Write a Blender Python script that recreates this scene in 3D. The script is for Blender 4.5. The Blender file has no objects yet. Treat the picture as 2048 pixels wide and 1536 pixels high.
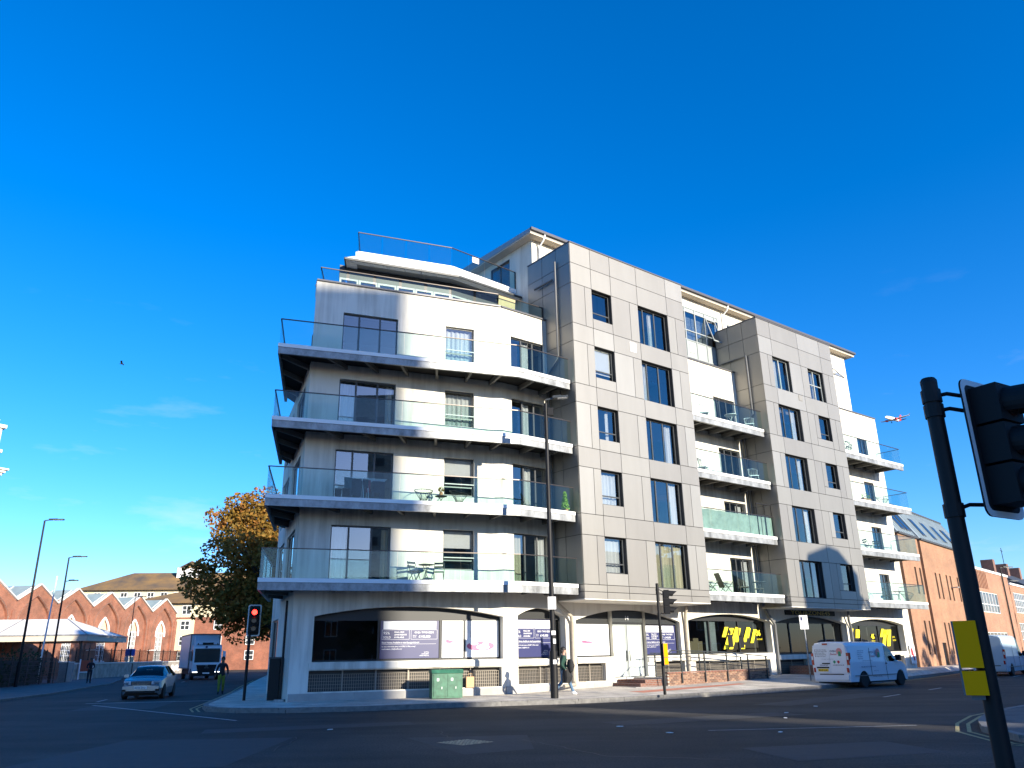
import bpy, math, random
from math import sin, cos, radians as RAD, pi, sqrt, atan2
from mathutils import Vector, Matrix
random.seed(7)
SC = bpy.context.scene
COL = SC.collection

# ------------------------------------------------------------------ camera
CAMZ = 1.65
PITCH, ROLL = 0.33213, -0.01659
cd = bpy.data.cameras.new('camera'); cam = bpy.data.objects.new('camera', cd); COL.objects.link(cam)
_f = Vector((0, cos(PITCH), sin(PITCH))); _u0 = Vector((0, -sin(PITCH), cos(PITCH))); _x0 = Vector((1, 0, 0))
_x = _x0*cos(ROLL) + _u0*sin(ROLL); _u = -_x0*sin(ROLL) + _u0*cos(ROLL)
cam.matrix_world = Matrix(((_x.x, _u.x, -_f.x, 0), (_x.y, _u.y, -_f.y, 0), (_x.z, _u.z, -_f.z, CAMZ), (0, 0, 0, 1)))
cd.sensor_width = 36; cd.lens = 36*1570/2048
cd.clip_start = .1; cd.clip_end = 6000
SC.camera = cam

# ------------------------------------------------------------------ light
SUN_AZ, SUN_EL = RAD(136), RAD(16.3)          # azimuth from +Y towards +X
w = bpy.data.worlds.new('World'); SC.world = w; w.use_nodes = True
nt = w.node_tree; N = nt.nodes; L = nt.links
bg = N['Background']
sky = N.new('ShaderNodeTexSky'); sky.sky_type = 'NISHITA'; sky.sun_disc = False
sky.sun_elevation = SUN_EL; sky.sun_rotation = SUN_AZ
sky.air_density = 1.0; sky.dust_density = .3; sky.ozone_density = 4.0; sky.altitude = 0
hs = N.new('ShaderNodeHueSaturation'); hs.inputs['Saturation'].default_value = 1.32; hs.inputs['Value'].default_value = 1.0; hs.inputs['Hue'].default_value = .496
L.new(sky.outputs[0], hs.inputs['Color'])
tint = N.new('ShaderNodeMixRGB'); tint.blend_type = 'MULTIPLY'; tint.inputs['Fac'].default_value = 1; tint.inputs['Color2'].default_value = (.95, .99, 1.31, 1)
L.new(hs.outputs[0], tint.inputs['Color1'])
# a few faint wisps of cloud low in the sky
tc = N.new('ShaderNodeTexCoord'); mp = N.new('ShaderNodeMapping'); mp.inputs['Scale'].default_value = (2.2, 2.2, 9)
ns = N.new('ShaderNodeTexNoise'); ns.inputs['Scale'].default_value = 3.1; ns.inputs['Detail'].default_value = 7; ns.inputs['Roughness'].default_value = .58
L.new(tc.outputs['Generated'], mp.inputs['Vector']); L.new(mp.outputs[0], ns.inputs['Vector'])
cr = N.new('ShaderNodeValToRGB'); cr.color_ramp.elements[0].position = .585; cr.color_ramp.elements[1].position = .80
cr.color_ramp.elements[0].color = (0, 0, 0, 1); cr.color_ramp.elements[1].color = (1, 1, 1, 1)
L.new(ns.outputs['Fac'], cr.inputs['Fac'])
sp = N.new('ShaderNodeSeparateXYZ'); L.new(tc.outputs['Generated'], sp.inputs[0])
mr = N.new('ShaderNodeMapRange'); mr.inputs['From Min'].default_value = .42; mr.inputs['From Max'].default_value = .02
mr.inputs['To Min'].default_value = 0; mr.inputs['To Max'].default_value = .42
L.new(sp.outputs['Z'], mr.inputs['Value'])
mu = N.new('ShaderNodeMath'); mu.operation = 'MULTIPLY'; L.new(cr.outputs[0], mu.inputs[0]); L.new(mr.outputs[0], mu.inputs[1])
mx = N.new('ShaderNodeMixRGB'); mx.inputs['Color2'].default_value = (4.6, 4.9, 5.4, 1)
L.new(mu.outputs[0], mx.inputs['Fac']); L.new(tint.outputs[0], mx.inputs['Color1']); L.new(mx.outputs[0], bg.inputs['Color'])
bg.inputs['Strength'].default_value = .106
sl = bpy.data.lights.new('sun', 'SUN'); so = bpy.data.objects.new('sun', sl); COL.objects.link(so)
sl.energy = 5.0; sl.angle = RAD(.53); sl.color = (1, .90, .73)
_sd = Vector((sin(SUN_AZ)*cos(SUN_EL), cos(SUN_AZ)*cos(SUN_EL), sin(SUN_EL)))
so.rotation_euler = _sd.to_track_quat('Z', 'Y').to_euler(); so.location = _sd*300
SC.view_settings.view_transform = 'Standard'; SC.view_settings.look = 'None'
SC.view_settings.exposure = 1.07; SC.view_settings.gamma = 1
SC.cycles.max_bounces = 8; SC.cycles.transparent_max_bounces = 16
SC.cycles.sample_clamp_indirect = 4

# ------------------------------------------------------------------ materials
def _princ(m):
    return m.node_tree.nodes['Principled BSDF']
def mat(name, col, rough=.7, metal=0, var=0, vscale=3, bump=0, bscale=40, spec=.5, stretch=(1, 1, 1), col2=None, detail=6, bdist=.01):
    m = bpy.data.materials.new(name); m.use_nodes = True
    p = _princ(m); n = m.node_tree.nodes; l = m.node_tree.links
    p.inputs['Base Color'].default_value = (*col, 1); p.inputs['Roughness'].default_value = rough
    p.inputs['Metallic'].default_value = metal; p.inputs['Specular IOR Level'].default_value = spec
    if var or bump:
        t = n.new('ShaderNodeTexCoord'); mpn = n.new('ShaderNodeMapping'); mpn.inputs['Scale'].default_value = stretch
        l.new(t.outputs['Object'], mpn.inputs[0])
    if var:
        k = n.new('ShaderNodeTexNoise'); k.inputs['Scale'].default_value = vscale; k.inputs['Detail'].default_value = detail
        k.inputs['Roughness'].default_value = .65
        l.new(mpn.outputs[0], k.inputs['Vector'])
        r = n.new('ShaderNodeValToRGB'); r.color_ramp.elements[0].position = .3; r.color_ramp.elements[1].position = .72
        c2 = col2 or tuple(min(1, c*(1+var)) for c in col)
        c1 = tuple(c*(1-var) for c in col)
        r.color_ramp.elements[0].color = (*c1, 1); r.color_ramp.elements[1].color = (*c2, 1)
        l.new(k.outputs['Fac'], r.inputs['Fac']); l.new(r.outputs[0], p.inputs['Base Color'])
    if bump:
        k = n.new('ShaderNodeTexNoise'); k.inputs['Scale'].default_value = bscale; k.inputs['Detail'].default_value = 5
        l.new(t.outputs['Object'], k.inputs['Vector'])
        b = n.new('ShaderNodeBump'); b.inputs['Strength'].default_value = bump; b.inputs['Distance'].default_value = bdist
        l.new(k.outputs['Fac'], b.inputs['Height']); l.new(b.outputs[0], p.inputs['Normal'])
    return m
def brickmat(name, c1, c2, mortar, bw=.225, bh=.075, ms=.012, dirt=.25, axis='x'):
    m = mat(name, c1, .9); p = _princ(m); n = m.node_tree.nodes; l = m.node_tree.links
    t = n.new('ShaderNodeTexCoord'); s = n.new('ShaderNodeSeparateXYZ'); l.new(t.outputs['Object'], s.inputs[0])
    a = n.new('ShaderNodeMath'); a.operation = 'ADD'; l.new(s.outputs['X'], a.inputs[0]); l.new(s.outputs['Y'], a.inputs[1])
    c = n.new('ShaderNodeCombineXYZ'); l.new(a.outputs[0], c.inputs['X']); l.new(s.outputs['Z'], c.inputs['Y'])
    b = n.new('ShaderNodeTexBrick'); b.inputs['Scale'].default_value = 1; b.inputs['Brick Width'].default_value = bw
    b.inputs['Row Height'].default_value = bh; b.inputs['Mortar Size'].default_value = ms; b.inputs['Bias'].default_value = 0
    b.inputs['Color1'].default_value = (*c1, 1); b.inputs['Color2'].default_value = (*c2, 1); b.inputs['Mortar'].default_value = (*mortar, 1)
    l.new(c.outputs[0], b.inputs['Vector'])
    k = n.new('ShaderNodeTexNoise'); k.inputs['Scale'].default_value = .55; k.inputs['Detail'].default_value = 8; k.inputs['Roughness'].default_value = .7
    l.new(t.outputs['Object'], k.inputs['Vector'])
    r = n.new('ShaderNodeValToRGB'); r.color_ramp.elements[0].position = .32; r.color_ramp.elements[1].position = .7
    r.color_ramp.elements[0].color = (1-dirt, 1-dirt, 1-dirt, 1); r.color_ramp.elements[1].color = (1+dirt, 1+dirt*.8, 1+dirt*.6, 1)
    l.new(k.outputs['Fac'], r.inputs['Fac'])
    x = n.new('ShaderNodeMixRGB'); x.blend_type = 'MULTIPLY'; x.inputs['Fac'].default_value = 1
    l.new(b.outputs['Color'], x.inputs['Color1']); l.new(r.outputs[0], x.inputs['Color2']); l.new(x.outputs[0], p.inputs['Base Color'])
    bp = n.new('ShaderNodeBump'); bp.inputs['Strength'].default_value = .5; bp.inputs['Distance'].default_value = .01; bp.invert = True
    l.new(b.outputs['Fac'], bp.inputs['Height']); l.new(bp.outputs[0], p.inputs['Normal'])
    return m
def glassmat(name, tint, base=.06, rough=.0, ior=.8, gcol=(1, 1, 1)):
    m = bpy.data.materials.new(name); m.use_nodes = True; n = m.node_tree.nodes; l = m.node_tree.links
    n.remove(_princ(m)); o = n['Material Output']
    tr = n.new('ShaderNodeBsdfTransparent'); tr.inputs[0].default_value = (*tint, 1)
    gl = n.new('ShaderNodeBsdfGlossy'); gl.inputs['Roughness'].default_value = rough; gl.inputs[0].default_value = (*gcol, 1)
    lw = n.new('ShaderNodeLayerWeight'); lw.inputs[0].default_value = .5
    pw = n.new('ShaderNodeMath'); pw.operation = 'POWER'; pw.inputs[1].default_value = 4.2; l.new(lw.outputs['Facing'], pw.inputs[0])
    sc_ = n.new('ShaderNodeMath'); sc_.operation = 'MULTIPLY'; sc_.inputs[1].default_value = ior; l.new(pw.outputs[0], sc_.inputs[0])
    ad = n.new('ShaderNodeMath'); ad.inputs[1].default_value = base; ad.use_clamp = True; l.new(sc_.outputs[0], ad.inputs[0])
    mxs = n.new('ShaderNodeMixShader'); l.new(ad.outputs[0], mxs.inputs[0]); l.new(tr.outputs[0], mxs.inputs[1]); l.new(gl.outputs[0], mxs.inputs[2])
    l.new(mxs.outputs[0], o.inputs[0])
    return m
def emit(name, col, s):
    m = mat(name, col, .4); p = _princ(m); p.inputs['Emission Color'].default_value = (*col, 1); p.inputs['Emission Strength'].default_value = s
    return m
def streakmat(name, base, streak, amt=.5):
    """painted render with vertical rain streaks and soft stains"""
    m = mat(name, base, .85, bump=.12, bscale=90, bdist=.004); p = _princ(m); n = m.node_tree.nodes; l = m.node_tree.links
    t = n.new('ShaderNodeTexCoord'); mpn = n.new('ShaderNodeMapping'); mpn.inputs['Scale'].default_value = (2.2, 2.2, .16)
    l.new(t.outputs['Object'], mpn.inputs[0])
    k = n.new('ShaderNodeTexNoise'); k.inputs['Scale'].default_value = 1.6; k.inputs['Detail'].default_value = 7; k.inputs['Roughness'].default_value = .6
    l.new(mpn.outputs[0], k.inputs['Vector'])
    k2 = n.new('ShaderNodeTexNoise'); k2.inputs['Scale'].default_value = .35; k2.inputs['Detail'].default_value = 4; l.new(t.outputs['Object'], k2.inputs['Vector'])
    a = n.new('ShaderNodeMath'); a.operation = 'MULTIPLY'; l.new(k.outputs['Fac'], a.inputs[0]); l.new(k2.outputs['Fac'], a.inputs[1])
    r = n.new('ShaderNodeValToRGB'); r.color_ramp.elements[0].position = .20; r.color_ramp.elements[1].position = .40
    r.color_ramp.elements[0].color = (*base, 1)
    r.color_ramp.elements[1].color = (*[b*(1-amt)+s*amt for b, s in zip(base, streak)], 1)
    l.new(a.outputs[0], r.inputs['Fac']); l.new(r.outputs[0], p.inputs['Base Color'])
    return m

M = {}
M['render'] = streakmat('cream_render', (.70, .675, .60), (.34, .31, .26), .7)
M['plinth'] = mat('grey_plinth', (.34, .33, .31), .8, var=.12, vscale=2)
M['clad'] = mat('metal_cladding', (.255, .236, .20), .42, .25, var=.045, vscale=1.3, stretch=(1, 1, .3))
CLADS = [mat('metal_cladding', c, .46, .5, var=.06, vscale=1.1, stretch=(1, 1, .25)) for c in ((.275, .262, .235), (.29, .277, .248), (.263, .25, .226), (.282, .269, .242), (.31, .299, .272))]
M['clad2'] = mat('metal_cladding_pale', (.275, .26, .225), .42, .25, var=.05, vscale=1.3, stretch=(1, 1, .3))
M['joint'] = mat('dark_joint_backing', (.03, .03, .03), .9)  # dark backing core that shows in the open joints between panels
M['dark'] = mat('dark_grey_paint', (.035, .04, .042), .45)
M['black'] = mat('black_paint', (.008, .008, .009), .55, spec=.3)
M['blackmatte'] = mat('black_plastic', (.008, .008, .009), .65, spec=.3)
M['frame'] = mat('grey_window_frame', (.05, .055, .06), .4)
M['palegrey'] = mat('pale_grey_frame', (.30, .33, .33), .45)
M['spandrel'] = mat('grey_spandrel', (.30, .34, .34), .5, var=.04)
M['coping'] = mat('coping_metal', (.10, .10, .11), .45, .3)
M['fascia'] = mat('white_fascia', (.78, .78, .77), .5, var=.05, vscale=2, stretch=(1, 1, 3))
M['galv'] = mat('galvanised_steel', (.27, .28, .285), .5, .3, var=.5, vscale=2.6, stretch=(1, 1, .6), detail=9)
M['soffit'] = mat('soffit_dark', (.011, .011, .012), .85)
M['joist'] = mat('steel_joist', (.15, .15, .145), .6, .2)
M['rail'] = mat('handrail_metal', (.06, .05, .045), .35, .5)
M['glass'] = glassmat('window_glass', (.62, .66, .68), .17)
M['glassdk'] = glassmat('shop_glass', (.34, .38, .40), .055)
M['balglass'] = glassmat('balcony_glass', (.84, .93, .92), .02, ior=.42)
M['carglass'] = glassmat('car_glass', (.10, .12, .13), .05)
M['interior'] = mat('interior_wall', (.20, .18, .155), .9)
M['intdark'] = mat('interior_dark', (.07, .065, .06), .9)
M['curtain'] = mat('white_curtain', (.72, .71, .68), .9, var=.16, vscale=9, stretch=(1, 1, .02))
M['curtainy'] = mat('cream_curtain', (.62, .56, .38), .9, var=.2, vscale=9, stretch=(1, 1, .02))
M['blind'] = mat('white_blind', (.72, .71, .69), .9)
M['grille'] = mat('grille_steel', (.26, .23, .19), .5, .4)
M['pipe'] = mat('grey_pipe', (.13, .135, .14), .5)
M['pipeb'] = mat('tan_pipe', (.36, .32, .26), .6, var=.15, vscale=8)
M['white'] = mat('white_paint', (.78, .78, .77), .5)
M['whitegl'] = mat('white_gloss', (.78, .79, .80), .25)
M['navy'] = mat('navy_print', (.035, .04, .12), .35)
M['pink'] = mat('pink_print', (.46, .11, .21), .5)
M['greyline'] = mat('grey_line_print', (.14, .12, .13), .6)
M['yellow'] = mat('yellow_print', (.80, .68, .02), .5)
M['ysign'] = mat('yellow_box', (1.0, .40, .0), .6, spec=.1)
M['frost'] = mat('frosted_film', (.62, .68, .63), .45, var=.25, vscale=2.2)
M['asphalt'] = None
M['pave'] = None
# ------------------------------------------------------------------ mesh helpers
class MB:
    def __init__(s): s.v = []; s.f = []; s.mi = []; s.cm = 0
    def face(s, pts):
        b = len(s.v); s.v += [tuple(p) for p in pts]; s.f.append(tuple(range(b, b+len(pts)))); s.mi.append(s.cm)
    def box(s, x0, x1, y0, y1, z0, z1, T=None):
        c = [(x0, y0, z0), (x1, y0, z0), (x1, y1, z0), (x0, y1, z0), (x0, y0, z1), (x1, y0, z1), (x1, y1, z1), (x0, y1, z1)]
        if T: c = [T(*p) for p in c]
        b = len(s.v); s.v += [tuple(p) for p in c]
        for q in ((0, 3, 2, 1), (4, 5, 6, 7), (0, 1, 5, 4), (1, 2, 6, 5), (2, 3, 7, 6), (3, 0, 4, 7)):
            s.f.append(tuple(b+i for i in q)); s.mi.append(s.cm)
        return s
    def prism(s, poly, z0, z1, T=None):
        n = len(poly); b = len(s.v)
        P = [(x, y, z0) for x, y in poly] + [(x, y, z1) for x, y in poly]
        if T: P = [T(*p) for p in P]
        s.v += [tuple(p) for p in P]
        s.f.append(tuple(b+i for i in reversed(range(n)))); s.f.append(tuple(b+n+i for i in range(n)))
        for i in range(n):
            j = (i+1) % n; s.f.append((b+i, b+j, b+n+j, b+n+i))
        s.mi += [s.cm]*(n+2); return s
    def bar(s, a, c, w, h=None, up=(0, 0, 1)):
        """rectangular bar from a to c"""
        a = Vector(a); c = Vector(c); d = (c-a).normalized(); h = h or w
        u = Vector(up)
        if abs(d.dot(u)) > .98: u = Vector((1, 0, 0))
        x = d.cross(u).normalized(); z = x.cross(d).normalized()
        P = [p + x*sx*w/2 + z*sz*h/2 for p in (a, c) for sx, sz in ((-1, -1), (1, -1), (1, 1), (-1, 1))]
        b = len(s.v); s.v += [tuple(p) for p in P]
        for q in ((0, 3, 2, 1), (4, 5, 6, 7), (0, 1, 5, 4), (1, 2, 6, 5), (2, 3, 7, 6), (3, 0, 4, 7)):
            s.f.append(tuple(b+i for i in q)); s.mi.append(s.cm)
        return s
    def tube(s, pts, r, n=8, cap=True):
        pts = [Vector(p) for p in pts]; rs = r if isinstance(r, (list, tuple)) else [r]*len(pts)
        b = len(s.v); k = len(pts); px = None
        for i, p in enumerate(pts):
            d = (pts[min(i+1, k-1)]-pts[max(i-1, 0)]).normalized()
            if px is None:
                px = d.cross(Vector((0, 0, 1)) if abs(d.z) < .9 else Vector((1, 0, 0))).normalized()
            px = (px - d*px.dot(d)).normalized(); py = d.cross(px)
            for j in range(n):
                a = 2*pi*j/n; s.v.append(tuple(p + (px*cos(a)+py*sin(a))*rs[i]))
        for i in range(k-1):
            for j in range(n):
                j2 = (j+1) % n; s.f.append((b+i*n+j, b+i*n+j2, b+(i+1)*n+j2, b+(i+1)*n+j)); s.mi.append(s.cm)
        if cap:
            s.f.append(tuple(b+j for j in reversed(range(n)))); s.f.append(tuple(b+(k-1)*n+j for j in range(n))); s.mi += [s.cm]*2
        return s
    def lathe(s, prof, c=(0, 0, 0), n=16, ax='z'):
        """prof: list of (r, h)"""
        b = len(s.v); c = Vector(c)
        for r, h in prof:
            for j in range(n):
                a = 2*pi*j/n
                q = {'z': (r*cos(a), r*sin(a), h), 'y': (r*cos(a), h, r*sin(a)), 'x': (h, r*cos(a), r*sin(a))}[ax]
                s.v.append(tuple(c+Vector(q)))
        for i in range(len(prof)-1):
            for j in range(n):
                j2 = (j+1) % n; s.f.append((b+i*n+j, b+i*n+j2, b+(i+1)*n+j2, b+(i+1)*n+j)); s.mi.append(s.cm)
        s.f.append(tuple(b+j for j in reversed(range(n)))); s.f.append(tuple(b+(len(prof)-1)*n+j for j in range(n))); s.mi += [s.cm]*2
        return s
    def ball(s, c, r, n=10, sc=(1, 1, 1)):
        pr = [(max(.001, r*sin(pi*i/n)), -r*cos(pi*i/n)) for i in range(n+1)]
        b = len(s.v); s.lathe(pr, (0, 0, 0), n*2 if n < 8 else n+4)
        for i in range(b, len(s.v)):
            v = s.v[i]; s.v[i] = (c[0]+v[0]*sc[0], c[1]+v[1]*sc[1], c[2]+v[2]*sc[2])
        return s
    def add(s, verts, faces):
        b = len(s.v); s.v += [tuple(p) for p in verts]
        for f in faces: s.f.append(tuple(b+i for i in f)); s.mi.append(s.cm)
    def mesh(s, name, mats, smooth=False):
        me = bpy.data.meshes.new(name); me.from_pydata(s.v, [], s.f)
        for m in (mats if isinstance(mats, (list, tuple)) else [mats]): me.materials.append(m)
        if max(s.mi, default=0): me.polygons.foreach_set('material_index', s.mi)
        if smooth: me.polygons.foreach_set('use_smooth', [True]*len(me.polygons))
        me.update(); return me
    def build(s, name, mats, parent=None, smooth=False, **kw):
        return link(name, s.mesh(name, mats, smooth), parent, **kw)
def link(name, me, parent=None, label=None, cat=None, group=None, kind=None, loc=None, rot=None):
    o = bpy.data.objects.new(name, me); COL.objects.link(o)
    if parent: o.parent = parent
    if loc: o.location = loc
    if rot: o.rotation_euler = rot
    tag(o, label, cat, group, kind); return o
def tag(o, label=None, cat=None, group=None, kind=None):
    if label: o['label'] = label
    if cat: o['category'] = cat
    if group: o['group'] = group
    if kind: o['kind'] = kind
    return o
def thing(name, label, cat, loc=(0, 0, 0), rz=0, group=None):
    o = bpy.data.objects.new(name, None); COL.objects.link(o); o.location = loc; o.rotation_euler = (0, 0, rz)
    o.empty_display_size = .2
    return tag(o, label, cat, group)
def kids(o): return [c for c in COL.objects if c.parent == o]
_KIDS = {}
def dup(root, loc, rz=None, label=None, group=None):
    def cp(o, par):
        c = o.copy(); COL.objects.link(c)
        if par: c.parent = par
        for ch in o.children: cp(ch, c)
        return c
    r = cp(root, None); r.location = loc
    if rz is not None: r.rotation_euler = (0, 0, rz)
    if label: r['label'] = label
    if group: r['group'] = group
    return r
# smoothing by angle for round things
def shade_auto(o, ang=40):
    me = o.data; me.polygons.foreach_set('use_smooth', [True]*len(me.polygons))
    try: me.set_sharp_from_angle(angle=RAD(ang))
    except Exception: pass
    return o
class Fr:
    """vertical plane frame: u along, d depth inwards, z up"""
    def __init__(s, ox, oy, ex, ey, nx, ny): s.o = (ox, oy); s.e = (ex, ey); s.n = (nx, ny)
    def __call__(s, u, d, z): return (s.o[0]+s.e[0]*u+s.n[0]*d, s.o[1]+s.e[1]*u+s.n[1]*d, z)
    def off(s, d): return Fr(s.o[0]+s.n[0]*d, s.o[1]+s.n[1]*d, *s.e, *s.n)
def fr_pts(a, b, flip=1):
    dx, dy = b[0]-a[0], b[1]-a[1]; l = sqrt(dx*dx+dy*dy); ex, ey = dx/l, dy/l
    return Fr(a[0], a[1], ex, ey, -ey*flip, ex*flip), l
def val(f, u): return f(u) if callable(f) else f
def arch_wall(mb, fr, u0, u1, z0, top, holes, rd=.2, d=0, seg=12, back=False):
    """wall surface with openings; holes: (ua, ub, bottom, top) with top a number or function of u"""
    us = {u0, u1}
    for h in holes:
        us.add(h[0]); us.add(h[1])
        if callable(h[3]) or callable(h[2]):
            for i in range(1, seg): us.add(h[0]+(h[1]-h[0])*i/seg)
    if callable(top):
        for i in range(1, 24): us.add(u0+(u1-u0)*i/24)
        for x in getattr(top, 'knots', ()): us.add(x)
    us = sorted(x for x in us if u0-1e-6 <= x <= u1+1e-6)
    us = [x for i, x in enumerate(us) if i == 0 or x-us[i-1] > 1e-5]
    for a, b in zip(us, us[1:]):
        m = (a+b)/2; hs_ = sorted([h for h in holes if h[0] < m < h[1]], key=lambda h: val(h[2], m))
        lo = (val(z0, a), val(z0, b))
        for h in hs_:
            hi = (val(h[2], a), val(h[2], b))
            if hi[0]-lo[0] > 1e-4 or hi[1]-lo[1] > 1e-4: mb.face([fr(a, d, lo[0]), fr(b, d, lo[1]), fr(b, d, hi[1]), fr(a, d, hi[0])])
            ta, tb = val(h[3], a), val(h[3], b)
            mb.face([fr(a, d, ta), fr(b, d, tb), fr(b, d+rd, tb), fr(a, d+rd, ta)])
            mb.face([fr(a, d+rd, hi[0]), fr(b, d+rd, hi[1]), fr(b, d, hi[1]), fr(a, d, hi[0])])
            lo = (ta, tb)
        hi = (val(top, a), val(top, b))
        mb.face([fr(a, d, lo[0]), fr(b, d, lo[1]), fr(b, d, hi[1]), fr(a, d, hi[0])])
    for h in holes:
        for u in (h[0], h[1]):
            b, t = val(h[2], u), val(h[3], u)
            if t-b > 1e-4: mb.face([fr(u, d, b), fr(u, d+rd, b), fr(u, d+rd, t), fr(u, d, t)])
    return mb
def arc_top(ua, ub, zs, zc):
    """segmental arch through (ua,zs),(mid,zc),(ub,zs)"""
    c = (ua+ub)/2; hw = (ub-ua)/2; rise = zc-zs; R_ = (hw*hw+rise*rise)/(2*rise)
    return lambda u: zc-R_+sqrt(max(0, R_*R_-(u-c)**2))
def point_top(ua, ub, zs, zc):
    c = (ua+ub)/2; hw = (ub-ua)/2
    def f(u):
        t = min(1, abs(u-c)/hw)
        return zs+(zc-zs)*(1-t)**.62 if t < 1 else zs
    return f
def fbox(mb, fr, u0, u1, d0, d1, z0, z1): return mb.box(u0, u1, d0, d1, z0, z1, T=fr)
def window(fr, u0, u1, z0, z1, d, parent, mull=(), trans=(), fw=.055, curtain=None, frm='frame', gl='glass', name='window', pane=True, blind=None):
    """frame set back d from the wall face, with glass and optional curtains as children; mull/trans are fractions"""
    mb = MB(); t = .06
    fbox(mb, fr, u0, u0+fw, d, d+t, z0, z1); fbox(mb, fr, u1-fw, u1, d, d+t, z0, z1)
    fbox(mb, fr, u0+fw, u1-fw, d, d+t, z1-fw, z1); fbox(mb, fr, u0+fw, u1-fw, d, d+t, z0, z0+fw)
    W, H = u1-u0, z1-z0
    for m in mull:
        fbox(mb, fr, u0+W*m-fw*.7, u0+W*m+fw*.7, d+.003, d+t-.003, z0+fw, z1-fw)
    for m in trans:
        fbox(mb, fr, u0+fw, u1-fw, d+.006, d+t-.006, z0+H*m-fw*.5, z0+H*m+fw*.5)
    o = mb.build(name, M[frm], parent)
    if pane:
        xs = [u0+fw]+[u0+W*m for m in mull]+[u1-fw]; g = MB()
        for a, b in zip(xs, xs[1:]):
            g = MB(); q_ = [random.uniform(-.009, .009) for _ in range(3)]; g.face([fr(a, d+.03+q_[0], z0+fw), fr(b, d+.03+q_[1], z0+fw), fr(b, d+.03+q_[1]+q_[2], z1-fw), fr(a, d+.03+q_[0]+q_[2], z1-fw)])
            g.build('pane', M[gl], o)
    if curtain:
        for a, b, mm in curtain:
            c = MB(); n = max(6, int((b-a)*W/.07)); ph = random.random()*6
            ztop = z1-fw-random.uniform(0, .06); prev = None
            for i in range(n+1):
                u = u0+W*(a+(b-a)*i/n); dd = d+.22+.035*sin(i*2.1+ph)+.015*sin(i*4.7)
                cur = (fr(u, dd, z0+.03), fr(u, dd, ztop))
                if prev: c.face([prev[0], cur[0], cur[1], prev[1]])
                prev = cur
            c.build('curtain', M[mm], o)
    if blind:
        c = MB(); c.face([fr(u0+fw, d+.12, z1-H*blind), fr(u1-fw, d+.12, z1-H*blind), fr(u1-fw, d+.12, z1-fw), fr(u0+fw, d+.12, z1-fw)]); c.build('blind', M['blind'], o)
    return o
_TXT = {}
def text_into(mb, txt, fr, u, z, size, align='L', d=-.004, sx=1, bold=0, sl=0):
    """flat lettering on a plane; fr(u,d,z)"""
    key = (txt, bold)
    if key not in _TXT:
        c = bpy.data.curves.new('t', 'FONT'); c.body = txt; c.size = 1; c.resolution_u = 2; c.offset = bold
        o = bpy.data.objects.new('t', c); COL.objects.link(o); bpy.context.view_layer.update()
        dg = bpy.context.evaluated_depsgraph_get(); me = bpy.data.meshes.new_from_object(o.evaluated_get(dg))
        _TXT[key] = ([(v.co.x, v.co.y) for v in me.vertices], [tuple(p.vertices) for p in me.polygons])
        bpy.data.objects.remove(o); bpy.data.curves.remove(c); bpy.data.meshes.remove(me)
    vs, fs = _TXT[key]
    wd = max(x for x, y in vs)*size*sx if vs else 0
    o0 = u - (wd if align == 'R' else wd/2 if align == 'C' else 0)
    mb.add([fr(o0+x*size*sx+y*size*sl, d, z+y*size) for x, y in vs], fs)
    return wd
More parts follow.
